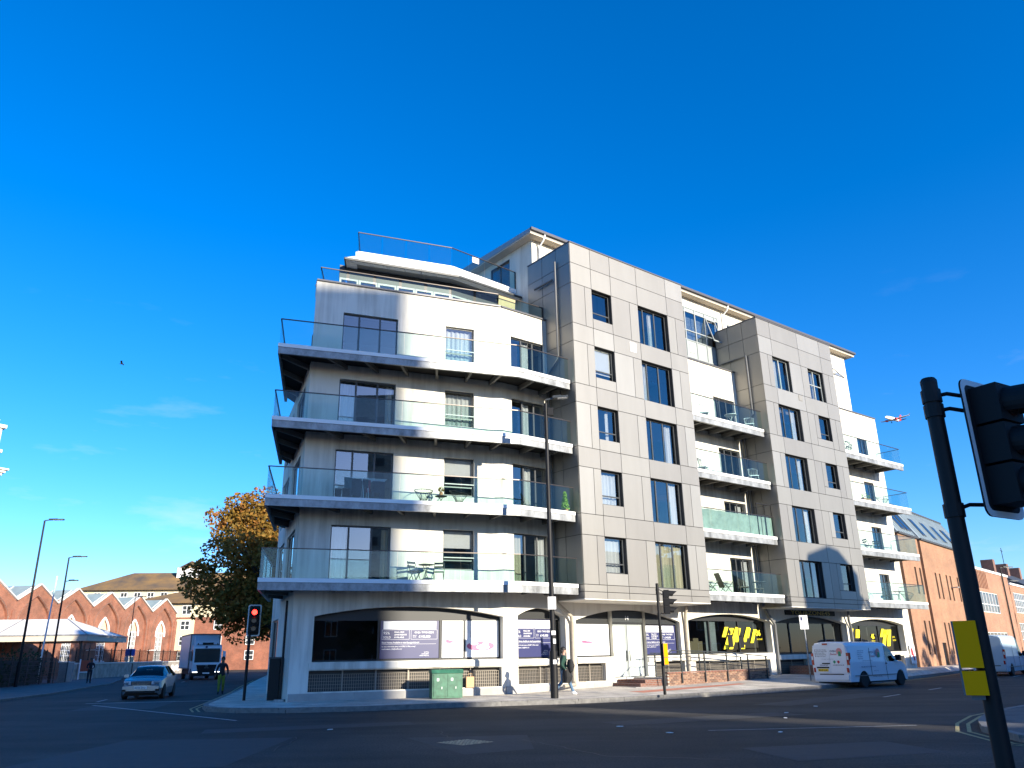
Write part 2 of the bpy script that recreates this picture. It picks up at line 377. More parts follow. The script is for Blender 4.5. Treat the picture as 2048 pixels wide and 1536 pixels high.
# ------------------------------------------------------------------ ground, road, pavements
TX, TY, TANG = 2.89, 33.88, RAD(90-52.10)     # apartment block frame: x along the long front, y into the block
_ca, _sa = cos(TANG), sin(TANG)
def A2W(x, y): return (TX+_ca*x-_sa*y, TY+_sa*x+_ca*y)
def W2A(x, y): x -= TX; y -= TY; return (_ca*x+_sa*y, -_sa*x+_ca*y)
def asphalt():
    m = mat('asphalt', (.05, .05, .05), .82, spec=.35); p = _princ(m); n = m.node_tree.nodes; l = m.node_tree.links
    t = n.new('ShaderNodeTexCoord')
    k = n.new('ShaderNodeTexNoise'); k.inputs['Scale'].default_value = .22; k.inputs['Detail'].default_value = 9; k.inputs['Roughness'].default_value = .62
    v = n.new('ShaderNodeTexVoronoi'); v.inputs['Scale'].default_value = 46
    v2 = n.new('ShaderNodeTexNoise'); v2.inputs['Scale'].default_value = 24; v2.inputs['Detail'].default_value = 3
    mpn = n.new('ShaderNodeMapping'); mpn.inputs['Rotation'].default_value = (0, 0, -TANG); mpn.inputs['Scale'].default_value = (.12, .9, 1)
    k3 = n.new('ShaderNodeTexNoise'); k3.inputs['Scale'].default_value = .8; k3.inputs['Detail'].default_value = 5
    for x in (k, v, v2): l.new(t.outputs['Object'], x.inputs['Vector'])
    l.new(t.outputs['Object'], mpn.inputs[0]); l.new(mpn.outputs[0], k3.inputs['Vector'])
    r = n.new('ShaderNodeValToRGB'); e = r.color_ramp.elements; e[0].position = .3; e[1].position = .72
    e[0].color = (.013, .013, .014, 1); e[1].color = (.050, .046, .042, 1); l.new(k.outputs['Fac'], r.inputs['Fac'])
    r2 = n.new('ShaderNodeValToRGB'); e = r2.color_ramp.elements; e[0].position = .35; e[1].position = .75
    e[0].color = (.6, .6, .6, 1); e[1].color = (2.2, 2.1, 2.0, 1); l.new(v2.outputs['Fac'], r2.inputs['Fac'])
    r3 = n.new('ShaderNodeValToRGB'); e = r3.color_ramp.elements; e[0].position = .35; e[1].position = .7
    e[0].color = (.66, .66, .66, 1); e[1].color = (1.4, 1.38, 1.35, 1); l.new(k3.outputs['Fac'], r3.inputs['Fac'])
    a = n.new('ShaderNodeMixRGB'); a.blend_type = 'MULTIPLY'; a.inputs[0].default_value = 1
    b = n.new('ShaderNodeMixRGB'); b.blend_type = 'MULTIPLY'; b.inputs[0].default_value = 1
    l.new(r.outputs[0], a.inputs[1]); l.new(r2.outputs[0], a.inputs[2]); l.new(a.outputs[0], b.inputs[1]); l.new(r3.outputs[0], b.inputs[2])
    l.new(b.outputs[0], p.inputs['Base Color'])
    bp = n.new('ShaderNodeBump'); bp.inputs['Strength'].default_value = .55; bp.inputs['Distance'].default_value = .012
    l.new(v.outputs['Distance'], bp.inputs['Height']); l.new(bp.outputs[0], p.inputs['Normal'])
    return m
M['asphalt'] = asphalt()
def paving(name='paving', f=1):
    m = mat(name, (.34, .32, .29), .85); p = _princ(m); n = m.node_tree.nodes; l = m.node_tree.links
    t = n.new('ShaderNodeTexCoord'); mpn = n.new('ShaderNodeMapping'); mpn.inputs['Rotation'].default_value = (0, 0, -TANG)
    l.new(t.outputs['Object'], mpn.inputs[0])
    b = n.new('ShaderNodeTexBrick'); b.inputs['Scale'].default_value = 1; b.inputs['Brick Width'].default_value = .6; b.inputs['Row Height'].default_value = .45
    b.inputs['Mortar Size'].default_value = .008; b.inputs['Color1'].default_value = (.62, .57, .49, 1); b.inputs['Color2'].default_value = (.53, .49, .42, 1); b.inputs['Mortar'].default_value = (.22, .21, .19, 1)
    l.new(mpn.outputs[0], b.inputs['Vector'])
    k = n.new('ShaderNodeTexNoise'); k.inputs['Scale'].default_value = .9; k.inputs['Detail'].default_value = 9; k.inputs['Roughness'].default_value = .68
    l.new(t.outputs['Object'], k.inputs['Vector'])
    r = n.new('ShaderNodeValToRGB'); r.color_ramp.elements[0].position = .33; r.color_ramp.elements[1].position = .7
    r.color_ramp.elements[0].color = (.62, .6, .58, 1); r.color_ramp.elements[1].color = (1.2, 1.2, 1.2, 1); l.new(k.outputs['Fac'], r.inputs['Fac'])
    x = n.new('ShaderNodeMixRGB'); x.blend_type = 'MULTIPLY'; x.inputs[0].default_value = 1
    l.new(b.outputs['Color'], x.inputs[1]); l.new(r.outputs[0], x.inputs[2]); l.new(x.outputs[0], p.inputs['Base Color'])
    return m
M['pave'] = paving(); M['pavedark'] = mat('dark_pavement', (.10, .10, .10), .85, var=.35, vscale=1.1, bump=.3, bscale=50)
M['kerb'] = mat('kerb_granite', (.17, .165, .155), .8, var=.3, vscale=6, bump=.2, bscale=60)
M['ground'] = mat('earth', (.08, .075, .06), .95, var=.3, vscale=.4)
M['line'] = mat('worn_white_line', (.42, .42, .40), .8, var=.4, vscale=7)
M['yline'] = mat('worn_yellow_line', (.36, .30, .13), .8, var=.4, vscale=7)
M['crack'] = mat('tar_crack', (.012, .012, .013), .6)
M['patchtar'] = mat('tar_patch', (.035, .036, .038), .8, var=.2, vscale=3, bump=.4, bscale=70)
M['tactile'] = mat('tactile_red', (.50, .19, .12), .85, var=.25, vscale=4)

b = MB(); b.face([(-900, -700, -.06), (900, -700, -.06), (900, 1500, -.06), (-900, 1500, -.06)]); b.build('ground', M['ground'], kind='structure')
b = MB(); b.face([(-140, -60, 0), (150, -60, 0), (150, 190, 0), (-140, 190, 0)]); road = b.build('road', M['asphalt'], kind='structure')

K = [(-27, 92), (-20.9, 68), (-17, 53), (-14.8, 45), (-13.1, 38.2), (-11.9, 33.3), (-11.2, 30.3), (-10.4, 28.5), (-9.1, 27.5), (-7.4, 27.15), (-5, 27.5), (-2.5, 28.4), (0, 29.1),
     (2, 29.6), (3.8, 30.4), (5.6, 31.5), (7.1, 32.5), (8.8, 33.7), (10.9, 35.2), (13.1, 37), (15.2, 39), (20, 44.8), (25.6, 51.5), (30, 57), (45, 74.5), (80, 114)]
KI = [(-14, 96), (-7, 72), (-5, 58), (-4, 48), (-4, 44), (-4.5, 40), (-5, 38), (-5, 36.5), (-5, 35.5), (-4.5, 35), (-3.5, 35.2), (-2, 35.6), (0, 36.5),
      (2, 38), (4, 39.3), (6, 40.9), (8, 42.5), (10, 44), (12.5, 46), (15, 48), (17, 49.5), (21, 52.5), (26, 57), (31, 63), (41, 79), (75, 119)]
def pave_z(x, y):
    s, q = W2A(x, y)
    t = min(1, max(0, (5.2+q-1.94+.8)/5.0)); t = min(1, max(0, t))
    r = .018*min(15, max(0, s+3))
    return .15+r*t
b = MB(); g = []
for (x0, y0), (x1, y1) in zip(K, KI):
    row = []
    for i in range(9):
        t = i/8; x, y = x0+(x1-x0)*t, y0+(y1-y0)*t
        row.append((x, y, pave_z(x, y) if 0 < i else .15))
    g.append(row)
for r0, r1 in zip(g, g[1:]):
    for i in range(8): b.face([r0[i], r0[i+1], r1[i+1], r1[i]])
pav = b.build('pavement', M['pave'], kind='structure')
def kerb(line, name, side=1, z=.15, step=.92, zmin=-.05):
    root = MB(); prev = None
    pts = [Vector((x, y, 0)) for x, y in line]; ds = [0]
    for p, q in zip(pts, pts[1:]): ds.append(ds[-1]+(q-p).length)
    def at(d):
        for i in range(len(pts)-1):
            if d <= ds[i+1]+1e-9:
                t = (d-ds[i])/(ds[i+1]-ds[i]); return pts[i].lerp(pts[i+1], t)
        return pts[-1]
    # bedding strip below the stones carries the name
    for p, q in zip(pts, pts[1:]): root.bar(p+Vector((0, 0, z-.13)), q+Vector((0, 0, z-.13)), .16, .16)
    ko = root.build(name, M['kerb'], kind='structure')
    d = 0
    while d < ds[-1]-.3:
        a, c = at(d+.006), at(min(ds[-1], d+step-.006)); m_ = MB(); j = random.uniform(-.004, .004)
        m_.bar(a+Vector((0, 0, z/2-.02+j)), c+Vector((0, 0, z/2-.02+j)), .17, z+.05)
        m_.build('kerb_stone', M['kerb'], ko); d += step
    return ko
kerb(K[2:-2], 'kerb')
LK = [(-18.5, 22), (-21.5, 31), (-23.6, 38.5), (-24.6, 43.5), (-25.6, 47), (-28.2, 55), (-30.3, 62.2), (-36, 76), (-43, 92), (-60, 120)]
kerb(LK[1:-2], 'kerb', z=.1)
b = MB(); LI = [(-60, 10), (-60, 25), (-62, 36), (-62, 42), (-62, 46), (-64, 56), (-66, 66), (-70, 80), (-75, 95), (-85, 125)]
for i in range(len(LK)-1): b.face([(*LK[i], .1), (*LK[i+1], .1), (*LI[i+1], .1), (*LI[i], .1)])
b.build('pavement', M['pavedark'], kind='structure')
RK = [(14, 10.5), (10.2, 13.2), (9.2, 15.5), (9.6, 17.6), (10.5, 19.3), (11.9, 21.3), (13.6, 23), (18, 27), (30, 39.5), (60, 73)]
kerb(RK, 'kerb', z=.12)
b = MB(); RI = [(40, -2), (42, 2), (44, 4), (46, 6), (48, 8), (50, 10), (52, 12), (55, 16), (64, 24), (90, 52)]
for i in range(len(RK)-1): b.face([(*RK[i], .12), (*RI[i], .12), (*RI[i+1], .12), (*RK[i+1], .12)])
b.build('pavement', M['pavedark'], kind='structure')
NK = [(-16, 1), (-6, 6.4), (0, 8.2), (5, 7.6), (8, 5), (14, -2)]
kerb(NK, 'kerb', z=.12)
b = MB(); b.prism([(-16, 1), (-6, 6.4), (0, 8.2), (5, 7.6), (8, 5), (14, -2), (10, -30), (-20, -30)][::-1], -.05, .12); b.build('pavement', M['pavedark'], kind='structure')

# painted lines and repairs: sheets just above the road
def strip(name, pts, wdt, m, z=.004, parent=road):
    b = MB(); P = [Vector((x, y, 0)) for x, y in pts]; prev = None
    for i, p in enumerate(P):
        d = (P[min(i+1, len(P)-1)]-P[max(i-1, 0)]).normalized(); nrm = Vector((-d.y, d.x, 0))
        cur = (p+nrm*wdt/2+Vector((0, 0, z)), p-nrm*wdt/2+Vector((0, 0, z)))
        if prev: b.face([prev[1], cur[1], cur[0], prev[0]])
        prev = cur
    return b.build(name, m, parent)
def offset(pts, o):
    P = [Vector((x, y)) for x, y in pts]; r = []
    for i, p in enumerate(P):
        d = (P[min(i+1, len(P)-1)]-P[max(i-1, 0)]).normalized(); r.append((p.x-d.y*o, p.y+d.x*o))
    return r
for o_ in (-.28, -.48): strip('yellow_line', offset(K[1:8], o_), .075, M['yline'])
for o_ in (.3, .52): strip('yellow_line', offset(RK[0:7], o_), .08, M['yline'])
for o_ in (-.28, -.5): strip('yellow_line', offset(K[19:25], o_), .075, M['yline'])
for i in range(9):
    t0 = i*6.2; ax, ay, dx, dy = -18.2, 36.5, -.27, .963
    strip('lane_marking', [(ax+dx*t0, ay+dy*t0), (ax+dx*(t0+2.2), ay+dy*(t0+2.2))], .11, M['line'])
strip('lane_marking', [(-12.9, 36.0), (-18.0, 35.2)], .22, M['line'])
for i in range(7):
    t0 = i*3.4; strip('lane_marking', [(-24.2+t0*.02, 36.0+t0*.5-9), (-24.2+t0*.02+.1, 37.4+t0*.5-9)], .14, M['line'])
strip('lane_marking', [(-17, 33.8), (-8, 30.2-6)], .1, M['line'])
for i in range(8):
    t0 = i*6; strip('lane_marking', [(13.2+.65*t0, 30.5+.76*t0), (13.2+.65*(t0+2), 30.5+.76*(t0+2))], .1, M['line'])
strip('lane_marking', [(4.2, 18.9), (9.0, 19.3)], .07, M['line'])
def jag(a, c, n, amp):
    r = []
    for i in range(n+1):
        t = i/n; j = 0 if i in (0, n) else random.uniform(-amp, amp)
        r.append((a[0]+(c[0]-a[0])*t+j, a[1]+(c[1]-a[1])*t+j*.8))
    return r
for a_, c_, n_, wd in (((.1, 17.6), (1.5, 14.6), 14, .035), ((1.5, 14.6), (3.4, 13.9), 9, .05), ((-1.9, 19.9), (-1.3, 17.9), 8, .02), ((-.4, 17.5), (2.2, 17.0), 9, .02),
                       ((5.2, 17.3), (9.2, 15.0), 12, .022), ((7.3, 18.8), (5.2, 16.9), 8, .018), ((-8.6, 18.8), (-4.9, 18.9), 6, .025), ((-4.9, 18.9), (-4.6, 16.2), 6, .025), ((2.2, 18.9), (3.4, 18.2), 6, .018), ((5.5, 12.9), (8.4, 13.2), 8, .03)):
    strip('crack', jag(a_, c_, n_, .07), wd, M['crack'], z=.006)
b = MB(); b.face([(-8.6, 14.0, .003), (-4.8, 14.0, .003), (-4.95, 18.85, .003), (-8.6, 18.75, .003)]); b.build('road_patch', M['patchtar'], road)
b = MB(); b.face([(-.95, 15.2, .003), (.3, 15.9, .003), (.2, 18.6, .003), (-2.4, 18.4, .003)]); b.build('road_patch', M['patchtar'], road)
for poly_ in ([(2.6, 20.5), (7.8, 22.9), (7.2, 24.0), (2.1, 21.6)], [(-7.5, 20.2), (-2.6, 21.8), (-2.9, 22.8), (-7.8, 21.3)], [(8.5, 26.5), (14.5, 32.5), (13.6, 33.3), (7.6, 27.4)], [(4.4, 13.6), (7.2, 14.4), (6.9, 16.2), (4.0, 15.5)], [(-16, 30), (-13.2, 30.6), (-14.6, 36.5), (-17.2, 36)]):
    b = MB(); b.face([(x, y, .0035) for x, y in poly_]); b.build('road_patch', M['patchtar'], road)
b = MB(); T_ = lambda x, y, z: (*A2W(x, y), z+pave_z(*A2W(x, y))-.15)
nn = 12
for i in range(nn):
    s0, s1 = .9+7.2*i/nn, .9+7.2*(i+1)/nn
    y0 = [-2.15+.08*(s_-.9) for s_ in (s0, s1)]; y1 = [-1.3+.02*(s_-.9) for s_ in (s0, s1)]
    b.face([T_(s0, y0[0], .156), T_(s1, y0[1], .156), T_(s1, y1[1], .156), T_(s0, y1[0], .156)])
b.build('tactile_paving', M['tactile'], kind='structure')
# manhole cover with raised chequer bars
mh = thing('manhole_cover', 'diamond set steel manhole cover in the road with a chequer plate top', 'manhole cover', (-1.05, 17.2, 0), RAD(44))
b = MB(); b.box(-.42, .42, -.42, .42, 0, .008); b.build('cover_frame', M['dark'], mh)
b = MB(); M['mhsteel'] = mat('worn_iron', (.42, .38, .28), .5, .5, var=.3, vscale=20)
for i in range(8):
    for j in range(8):
        x, y = -.36+.103*i, -.36+.103*j
        if (i+j) % 2: b.box(x-.03, x+.03, y-.014, y+.014, .008, .016)
        else: b.box(x-.014, x+.014, y-.03, y+.03, .008, .016)
b.build('tread_bars', M['mhsteel'], mh, kind='stuff')
for i, (x, y) in enumerate(((7.4, 23.6), (6.9, 21.8), (2.5, 20.2), (5.6, 18.3), (3.2, 18.5), (-4.6, 20.6), (9.2, 26.0))):
    b = MB(); b.prism([(0, 0), (.12, .02), (.14, .09), (.03, .08)], .002, .015); o = b.build('litter', M['white'], loc=(x, y, .004), rot=(0, 0, i*1.3))
    tag(o, 'small scrap of pale litter lying on the dark road', 'litter', 'scraps of litter on the road')
# ------------------------------------------------------------------ apartment block (x along the front, y into the block)
APT = thing('apartment_building', 'large cream and grey six storey apartment block with balconies and two projecting grey clad bays', 'building', (TX, TY, 0), TANG)
A0, A1 = (-10.88, 4.35), (-2.75, 1.94)
F1, L1 = fr_pts(A0, A1)
F3 = Fr(0, 1.94, 1, 0, 0, 1)
AB = (A0[0]+F1.n[0]*9, A0[1]+F1.n[1]*9)
AC = (A0[0]+.52*9, A0[1]+.854*9)               # upper storey: its flank turns away from the street
FU, LU = fr_pts(AC, A0)
FL, LL = fr_pts(AB, A0)                        # left side wall, u from back to the corner
HEAD = [6.62, 9.69, 12.74, 15.78]; ZT = [4.42, 7.47, 10.5, 13.52]
SEND = 30.85
# shop front openings: (frame, ua, ub, sill, spring, crown)
G1 = (F1, .80, 8.42, 1.50, 3.15, 3.53)
G3 = [(F3, -2.06, .58, 1.48, 3.2, 3.53), (F3, 1.18, 8.05, 1.50, 3.05, 3.54), (F3, 8.66, 15.45, 1.53, 3.13, 3.48), (F3, 15.9, 23.1, 1.42, 3.1, 3.48), (F3, 23.6, 29.88, 1.46, 3.1, 3.42)]
# --- facet walls
def upper_holes(fr):
    return [(1.22, 3.62, z-2.28, z) for z in HEAD]+[(5.81, 7.16, z-1.64, z) for z in HEAD]
mb = MB()
h = upper_holes(F1)+[(G1[1], G1[2], G1[3], arc_top(*G1[1:3], *G1[4:])), (.72, 8.34, .46, 1.2)]
arch_wall(mb, F1, 0, L1, -.3, 17.1, h, rd=.46)
h = [(-2.19, -.16, z-2.28, z) for z in HEAD]+[(G3[0][1], G3[0][2], G3[0][3], arc_top(-2.06, .58, 3.2, 3.53)), (-2.07, .5, .5, 1.2)]
arch_wall(mb, F3, -2.75, .86, -.3, 17.1, h, rd=.46)
# ground floor under the bays and the middle and right bays above
h = []
for fr, a, c, s_, sp_, cr_ in G3[1:]: h.append((a, c, s_, arc_top(a, c, sp_, cr_)))
h[0] = (1.18, 8.05, lambda u: .60 if 3.42 < u < 5.6 else 1.5, h[0][3])
h = [(1.18, 3.42, 1.5, h[0][3]), (3.42, 5.60, .60, h[0][3]), (5.60, 8.05, 1.5, h[0][3])]+h[1:]
h += [(1.2, 2.88, .5, 1.23), (6.15, 8.2, .5, 1.23), (9.0, 15.1, .3, 1.2), (15.9, 18.6, .3, 1.15), (19.4, 22.9, .3, 1.15), (24.2, 29.4, .3, 1.2)]
arch_wall(mb, F3, .86, SEND, -.3, 4.3, h, rd=.46)
h = [(12.52, 14.45, z-2.28, z-.2) for z in HEAD]
arch_wall(mb, F3, 8.1, 14.8, 4.3, 17.45, h, rd=.25)
h = [(27.9, 29.15, z-2.2, z-.35) for z in HEAD]
arch_wall(mb, F3, 22.6, SEND, 4.3, 17.25, h, rd=.25)
# left side wall and the right end wall, and the back
arch_wall(mb, FL, 0, LL, -.3, 13.37, [(.5, 3.4, 1.0, 3.3)]+[(.5, 3.4, z-2.2, z) for z in HEAD[:3]]+[(4.6, 7.6, z-2.2, z) for z in HEAD[:3]], rd=.38)
arch_wall(mb, FU, 0, LU, 13.1, 17.1, [], rd=.38)
mb.face([(A0[0], A0[1], 13.37), (AC[0], AC[1], 13.37), (AB[0]+4, AB[1], 13.37), (AB[0], AB[1], 13.37)])
Fe = Fr(SEND, 1.94, 0, 1, -1, 0); arch_wall(mb, Fe, 0, 12, -.3, 17.25, [], rd=.38)
mb.face([(SEND, 13.94, -.3), (AB[0], AB[1], -.3), (AB[0], AB[1], 13.37), (SEND, 13.94, 13.37)]); mb.face([(SEND, 13.94, 13.2), (AC[0], AC[1], 13.2), (AC[0], AC[1], 17.1), (SEND, 13.94, 17.1)])
# roof of the main block just under the parapets
mb.face([(A0[0]+.25, A0[1]+.3, 16.4), (-2.6, 2.2, 16.4), (SEND-.2, 2.2, 16.4), (SEND-.2, 13.9, 16.4), (AC[0]+.2, AC[1], 16.4)])
mb.build('wall', M['render'], APT)
# parapet inner faces / copings
def coping(a, c, z, w=.34, h=.07):
    b = MB(); b.bar((a[0], a[1], z+h/2), (c[0], c[1], z+h/2), w, h); b.build('coping', M['coping'], APT)
o1 = (A0[0]+F1.n[0]*.1, A0[1]+F1.n[1]*.1); o2 = (-2.75, 1.94+.1)
for a_, c_, z in ((o1, o2, 17.1), ((-2.744, 2.04), (.0, 2.04), 17.1), ((8.15, 2.04), (14.75, 2.04), 17.45), ((22.65, 2.04), (SEND, 2.04), 17.25), ((A0[0]+.3, A0[1]+.42), (AC[0]+.12, AC[1]), 17.1), ((SEND-.17, 2.22), (SEND-.17, 12), 17.25)): coping(a_, c_, z)
mb = MB()
mb.face([F1(0, .25, 16.4), F1(L1, .25, 16.4), F1(L1, .25, 17.1), F1(0, .25, 17.1)]); mb.face([(-2.75, 2.19, 16.4), (.8, 2.19, 16.4), (.8, 2.19, 17.1), (-2.75, 2.19, 17.1)])
mb.face([(8.1, 2.19, 16.4), (14.8, 2.19, 16.4), (14.8, 2.19, 17.45), (8.1, 2.19, 17.45)]); mb.face([(22.6, 2.19, 16.4), (SEND-.2, 2.19, 16.4), (SEND-.2, 2.19, 17.25), (22.6, 2.19, 17.25)])
mb.build('parapet_lining', M['render'], APT)
# --- interior: floors and back walls that close the rooms
mb = MB()
for z in [.2, 4.2]+[x-.12 for x in ZT[1:]]+[16.2]:
    mb.prism([F1(.15, .5, 0)[:2], F1(L1, .5, 0)[:2], (8.0, 2.5), (30.5, 2.5), (30.5, 9), (-6.5, 9.5)][::1], z-.2, z)
mb.prism([F1(.4, 4.0, 0)[:2], F1(L1, 3.9, 0)[:2], (30.5, 5.8), (30.5, 6.0), F1(L1, 4.1, 0)[:2], F1(.4, 4.2, 0)[:2]], 0, 16.2)
for s_ in (.86, 8.2, 11.2, 14.8, 19, 22.7, 26.5): mb.box(s_-.06, s_+.06, 2.6, 5.8, .2, 16)
a_, c_ = F1(4.6, .6, 0), F1(4.6, 4, 0); mb.bar((a_[0], a_[1], 8), (c_[0], c_[1], 8), .12, 16)
mb.build('interior', M['interior'], APT)
# --- plinth panels (joints between) and sill bands
def run_panels(fr, u0, u1, z0f, z1, name, m, step=1.25, proud=.05):
    n = max(1, round((u1-u0)/step)); w_ = (u1-u0)/n
    for i in range(n):
        b = MB(); fbox(b, fr, u0+w_*i+.004, u0+w_*(i+1)-.004, -proud, -.003, z0f, z1); b.build(name, m, APT)
run_panels(F1, .02, L1-.02, -.25, .42, 'plinth_panel', M['plinth'])
run_panels(F3, -2.72, 3.3, -.25, .45, 'plinth_panel', M['plinth'])
run_panels(F3, 8.3, 30.8, -.25, .28, 'plinth_panel', M['plinth'], 1.5)
def sill(fr, a, c, z0, z1):
    b = MB(); fbox(b, fr, a, c, -.07, -.003, z0, z1); b.build('sill_band', M['render'], APT)
sill(F1, .70, 8.45, 1.24, 1.47); sill(F3, -2.1, .62, 1.24, 1.46); sill(F3, 1.15, 3.40, 1.25, 1.48); sill(F3, 5.62, 8.2, 1.25, 1.48)
sill(F3, 8.6, 15.5, 1.23, 1.50); sill(F3, 15.8, 23.2, 1.18, 1.40); sill(F3, 23.5, 29.95, 1.22, 1.44)
# basement openings: grille bars over a dark recess
def grille(fr, a, c, z0, z1, lit=True):
    g = MB(); n = int((c-a)/.085)
    for i in range(n+1):
        u = a+(c-a)*i/n; fbox(g, fr, u-.006, u+.006, .16, .172, z0, z1-.14)
    k = max(2, int((z1-z0)/.14))
    for i in range(k+1):
        z = z0+(z1-.14-z0)*i/k; fbox(g, fr, a, c, .174, .182, z-.006, z+.006)
    for i in range(1, max(2, int((c-a)/1.2))):
        u = a+(c-a)*i/max(2, int((c-a)/1.2)); fbox(g, fr, u-.025, u+.025, .15, .19, z0, z1)
    o = g.build('grille', M['grille'], APT)
    d = MB(); d.face([fr(a, .29, z0), fr(c, .29, z0), fr(c, .29, z1), fr(a, .29, z1)]); d.build('recess_back', M['intdark'], o)
for fr, a, c, z0, z1 in ((F1, .72, 8.34, .46, 1.2), (F3, -2.07, .5, .5, 1.2), (F3, 1.2, 2.88, .5, 1.23), (F3, 6.15, 8.2, .5, 1.23), (F3, 9.0, 15.1, .3, 1.2), (F3, 15.9, 18.6, .3, 1.15), (F3, 19.4, 22.9, .3, 1.15), (F3, 24.2, 29.4, .3, 1.2)):
    grille(fr, a, c, z0, z1)
M['shopframe'] = mat('shop_frame_black', (.016, .018, .02), .5)  # frames, and arch head panels blackened to carry the overhang's shade
# --- shop front frames in the arches
def shopfront(fr, ua, ub, sill_z, sp_, cr_, mull, head, gl='glassdk', lead=True, d=.42):
    at = arc_top(ua, ub, sp_, cr_); b = MB(); n = 16
    us = [ua+(ub-ua)*i/n for i in range(n+1)]
    for a, c in zip(us, us[1:]):         # solid head panel between glazing top and the arch
        if max(at(a), at(c)) > head: b.face([fr(a, d, min(head, at(a))), fr(c, d, min(head, at(c))), fr(c, d, at(c)), fr(a, d, at(a))])
    fbox(b, fr, ua, ub, d-.05, d+.03, sill_z+.0, sill_z+.06)
    zt = min(head, 9)
    hl = [u for u in us if at(u) > head-.08]
    if hl: fbox(b, fr, hl[0], hl[-1], d-.045, d+.025, head-.06, head)
    for u in [ua+.03]+list(mull)+[ub-.03]:
        fbox(b, fr, u-.035, u+.035, d-.05, d+.03, sill_z+.06, min(head, at(u))-.0)
    o = b.build('shop_window', M['shopframe'], APT)
    xs = [ua+.03]+list(mull)+[ub-.03]
    for a, c in zip(xs, xs[1:]):
        g = MB(); k = 8; uu = [a+(c-a)*i/k for i in range(k+1)]
        for p, q in zip(uu, uu[1:]): g.face([fr(p, d, sill_z+.06), fr(q, d, sill_z+.06), fr(q, d, min(head, at(q))), fr(p, d, min(head, at(p)))])
        g.build('pane', M[gl], o)
    return o
shopfront(*G1, mull=(3.35, 5.86, 6.88), head=3.06)
shopfront(*G3[0], mull=(.28,), head=3.14)
shopfront(F3, 8.66, 15.45, 1.53, 3.13, 3.48, mull=(10.7, 13.1), head=3.2)
shopfront(F3, 15.9, 23.1, 1.42, 3.1, 3.48, mull=(17.7, 19.3, 21.2), head=3.16)
shopfront(F3, 23.6, 29.88, 1.46, 3.1, 3.42, mull=(25.2, 27.35), head=3.08)
# entrance arch
_e = arc_top(1.18, 8.05, 3.05, 3.54); b = MB()
us = [1.18+6.87*i/18 for i in range(19)]
for a, c in zip(us, us[1:]): b.face([F3(a, .26, min(2.98, _e(a))), F3(c, .26, min(2.98, _e(c))), F3(c, .26, _e(c)), F3(a, .26, _e(a))])
fbox(b, F3, 1.2, 3.42, .20, .28, 1.5, 1.56); fbox(b, F3, 5.6, 8.02, .20, .28, 1.5, 1.56)
for u, z in ((1.24, 1.5), (3.44, .6), (5.58, .6), (7.98, 1.5)): fbox(b, F3, u-.05, u+.05, .19, .3, z, 2.98)
fbox(b, F3, 1.2, 8.02, .19, .28, 2.92, 2.98)
sf = b.build('shop_window', M['shopframe'], APT)
b = MB(); b.face([F3(1.24, .24, 1.56), F3(3.4, .24, 1.56), F3(3.4, .24, 2.92), F3(1.24, .24, 2.92)]); b.build('pane', M['glassdk'], sf)
b = MB(); b.face([F3(5.62, .24, 1.56), F3(7.95, .24, 1.56), F3(7.95, .24, 2.92), F3(5.62, .24, 2.92)]); b.build('pane', M['glassdk'], sf)
b = MB()
for u0, u1 in ((3.5, 4.5), (4.53, 5.53)):
    fbox(b, F3, u0, u0+.07, .2, .26, .62, 2.9); fbox(b, F3, u1-.07, u1, .2, .26, .62, 2.9); fbox(b, F3, u0+.07, u1-.07, .2, .26, .62, .74); fbox(b, F3, u0+.07, u1-.07, .2, .26, 2.82, 2.9)
dr = b.build('entrance_door', M['palegrey'], APT)
for u0, u1 in ((3.57, 4.43), (4.6, 5.46)):
    g = MB(); g.face([F3(u0, .23, .74), F3(u1, .23, .74), F3(u1, .23, 2.82), F3(u0, .23, 2.82)]); g.build('frosted_pane', M['frost'], dr)
g = MB(); fbox(g, F3, 4.40, 4.43, .14, .17, 1.3, 1.75); fbox(g, F3, 4.6, 4.63, .14, .17, 1.3, 1.75); g.build('door_handle', M['black'], dr)
b = MB(); fbox(b, F3, 3.45, 5.58, .16, .2, 2.99, 3.48); hp = b.build('house_number_panel', M['dark'], APT)
b = MB(); text_into(b, '14', F3, 4.52, 3.10, .28, 'C', d=.155); b.build('house_number', M['whitegl'], hp)

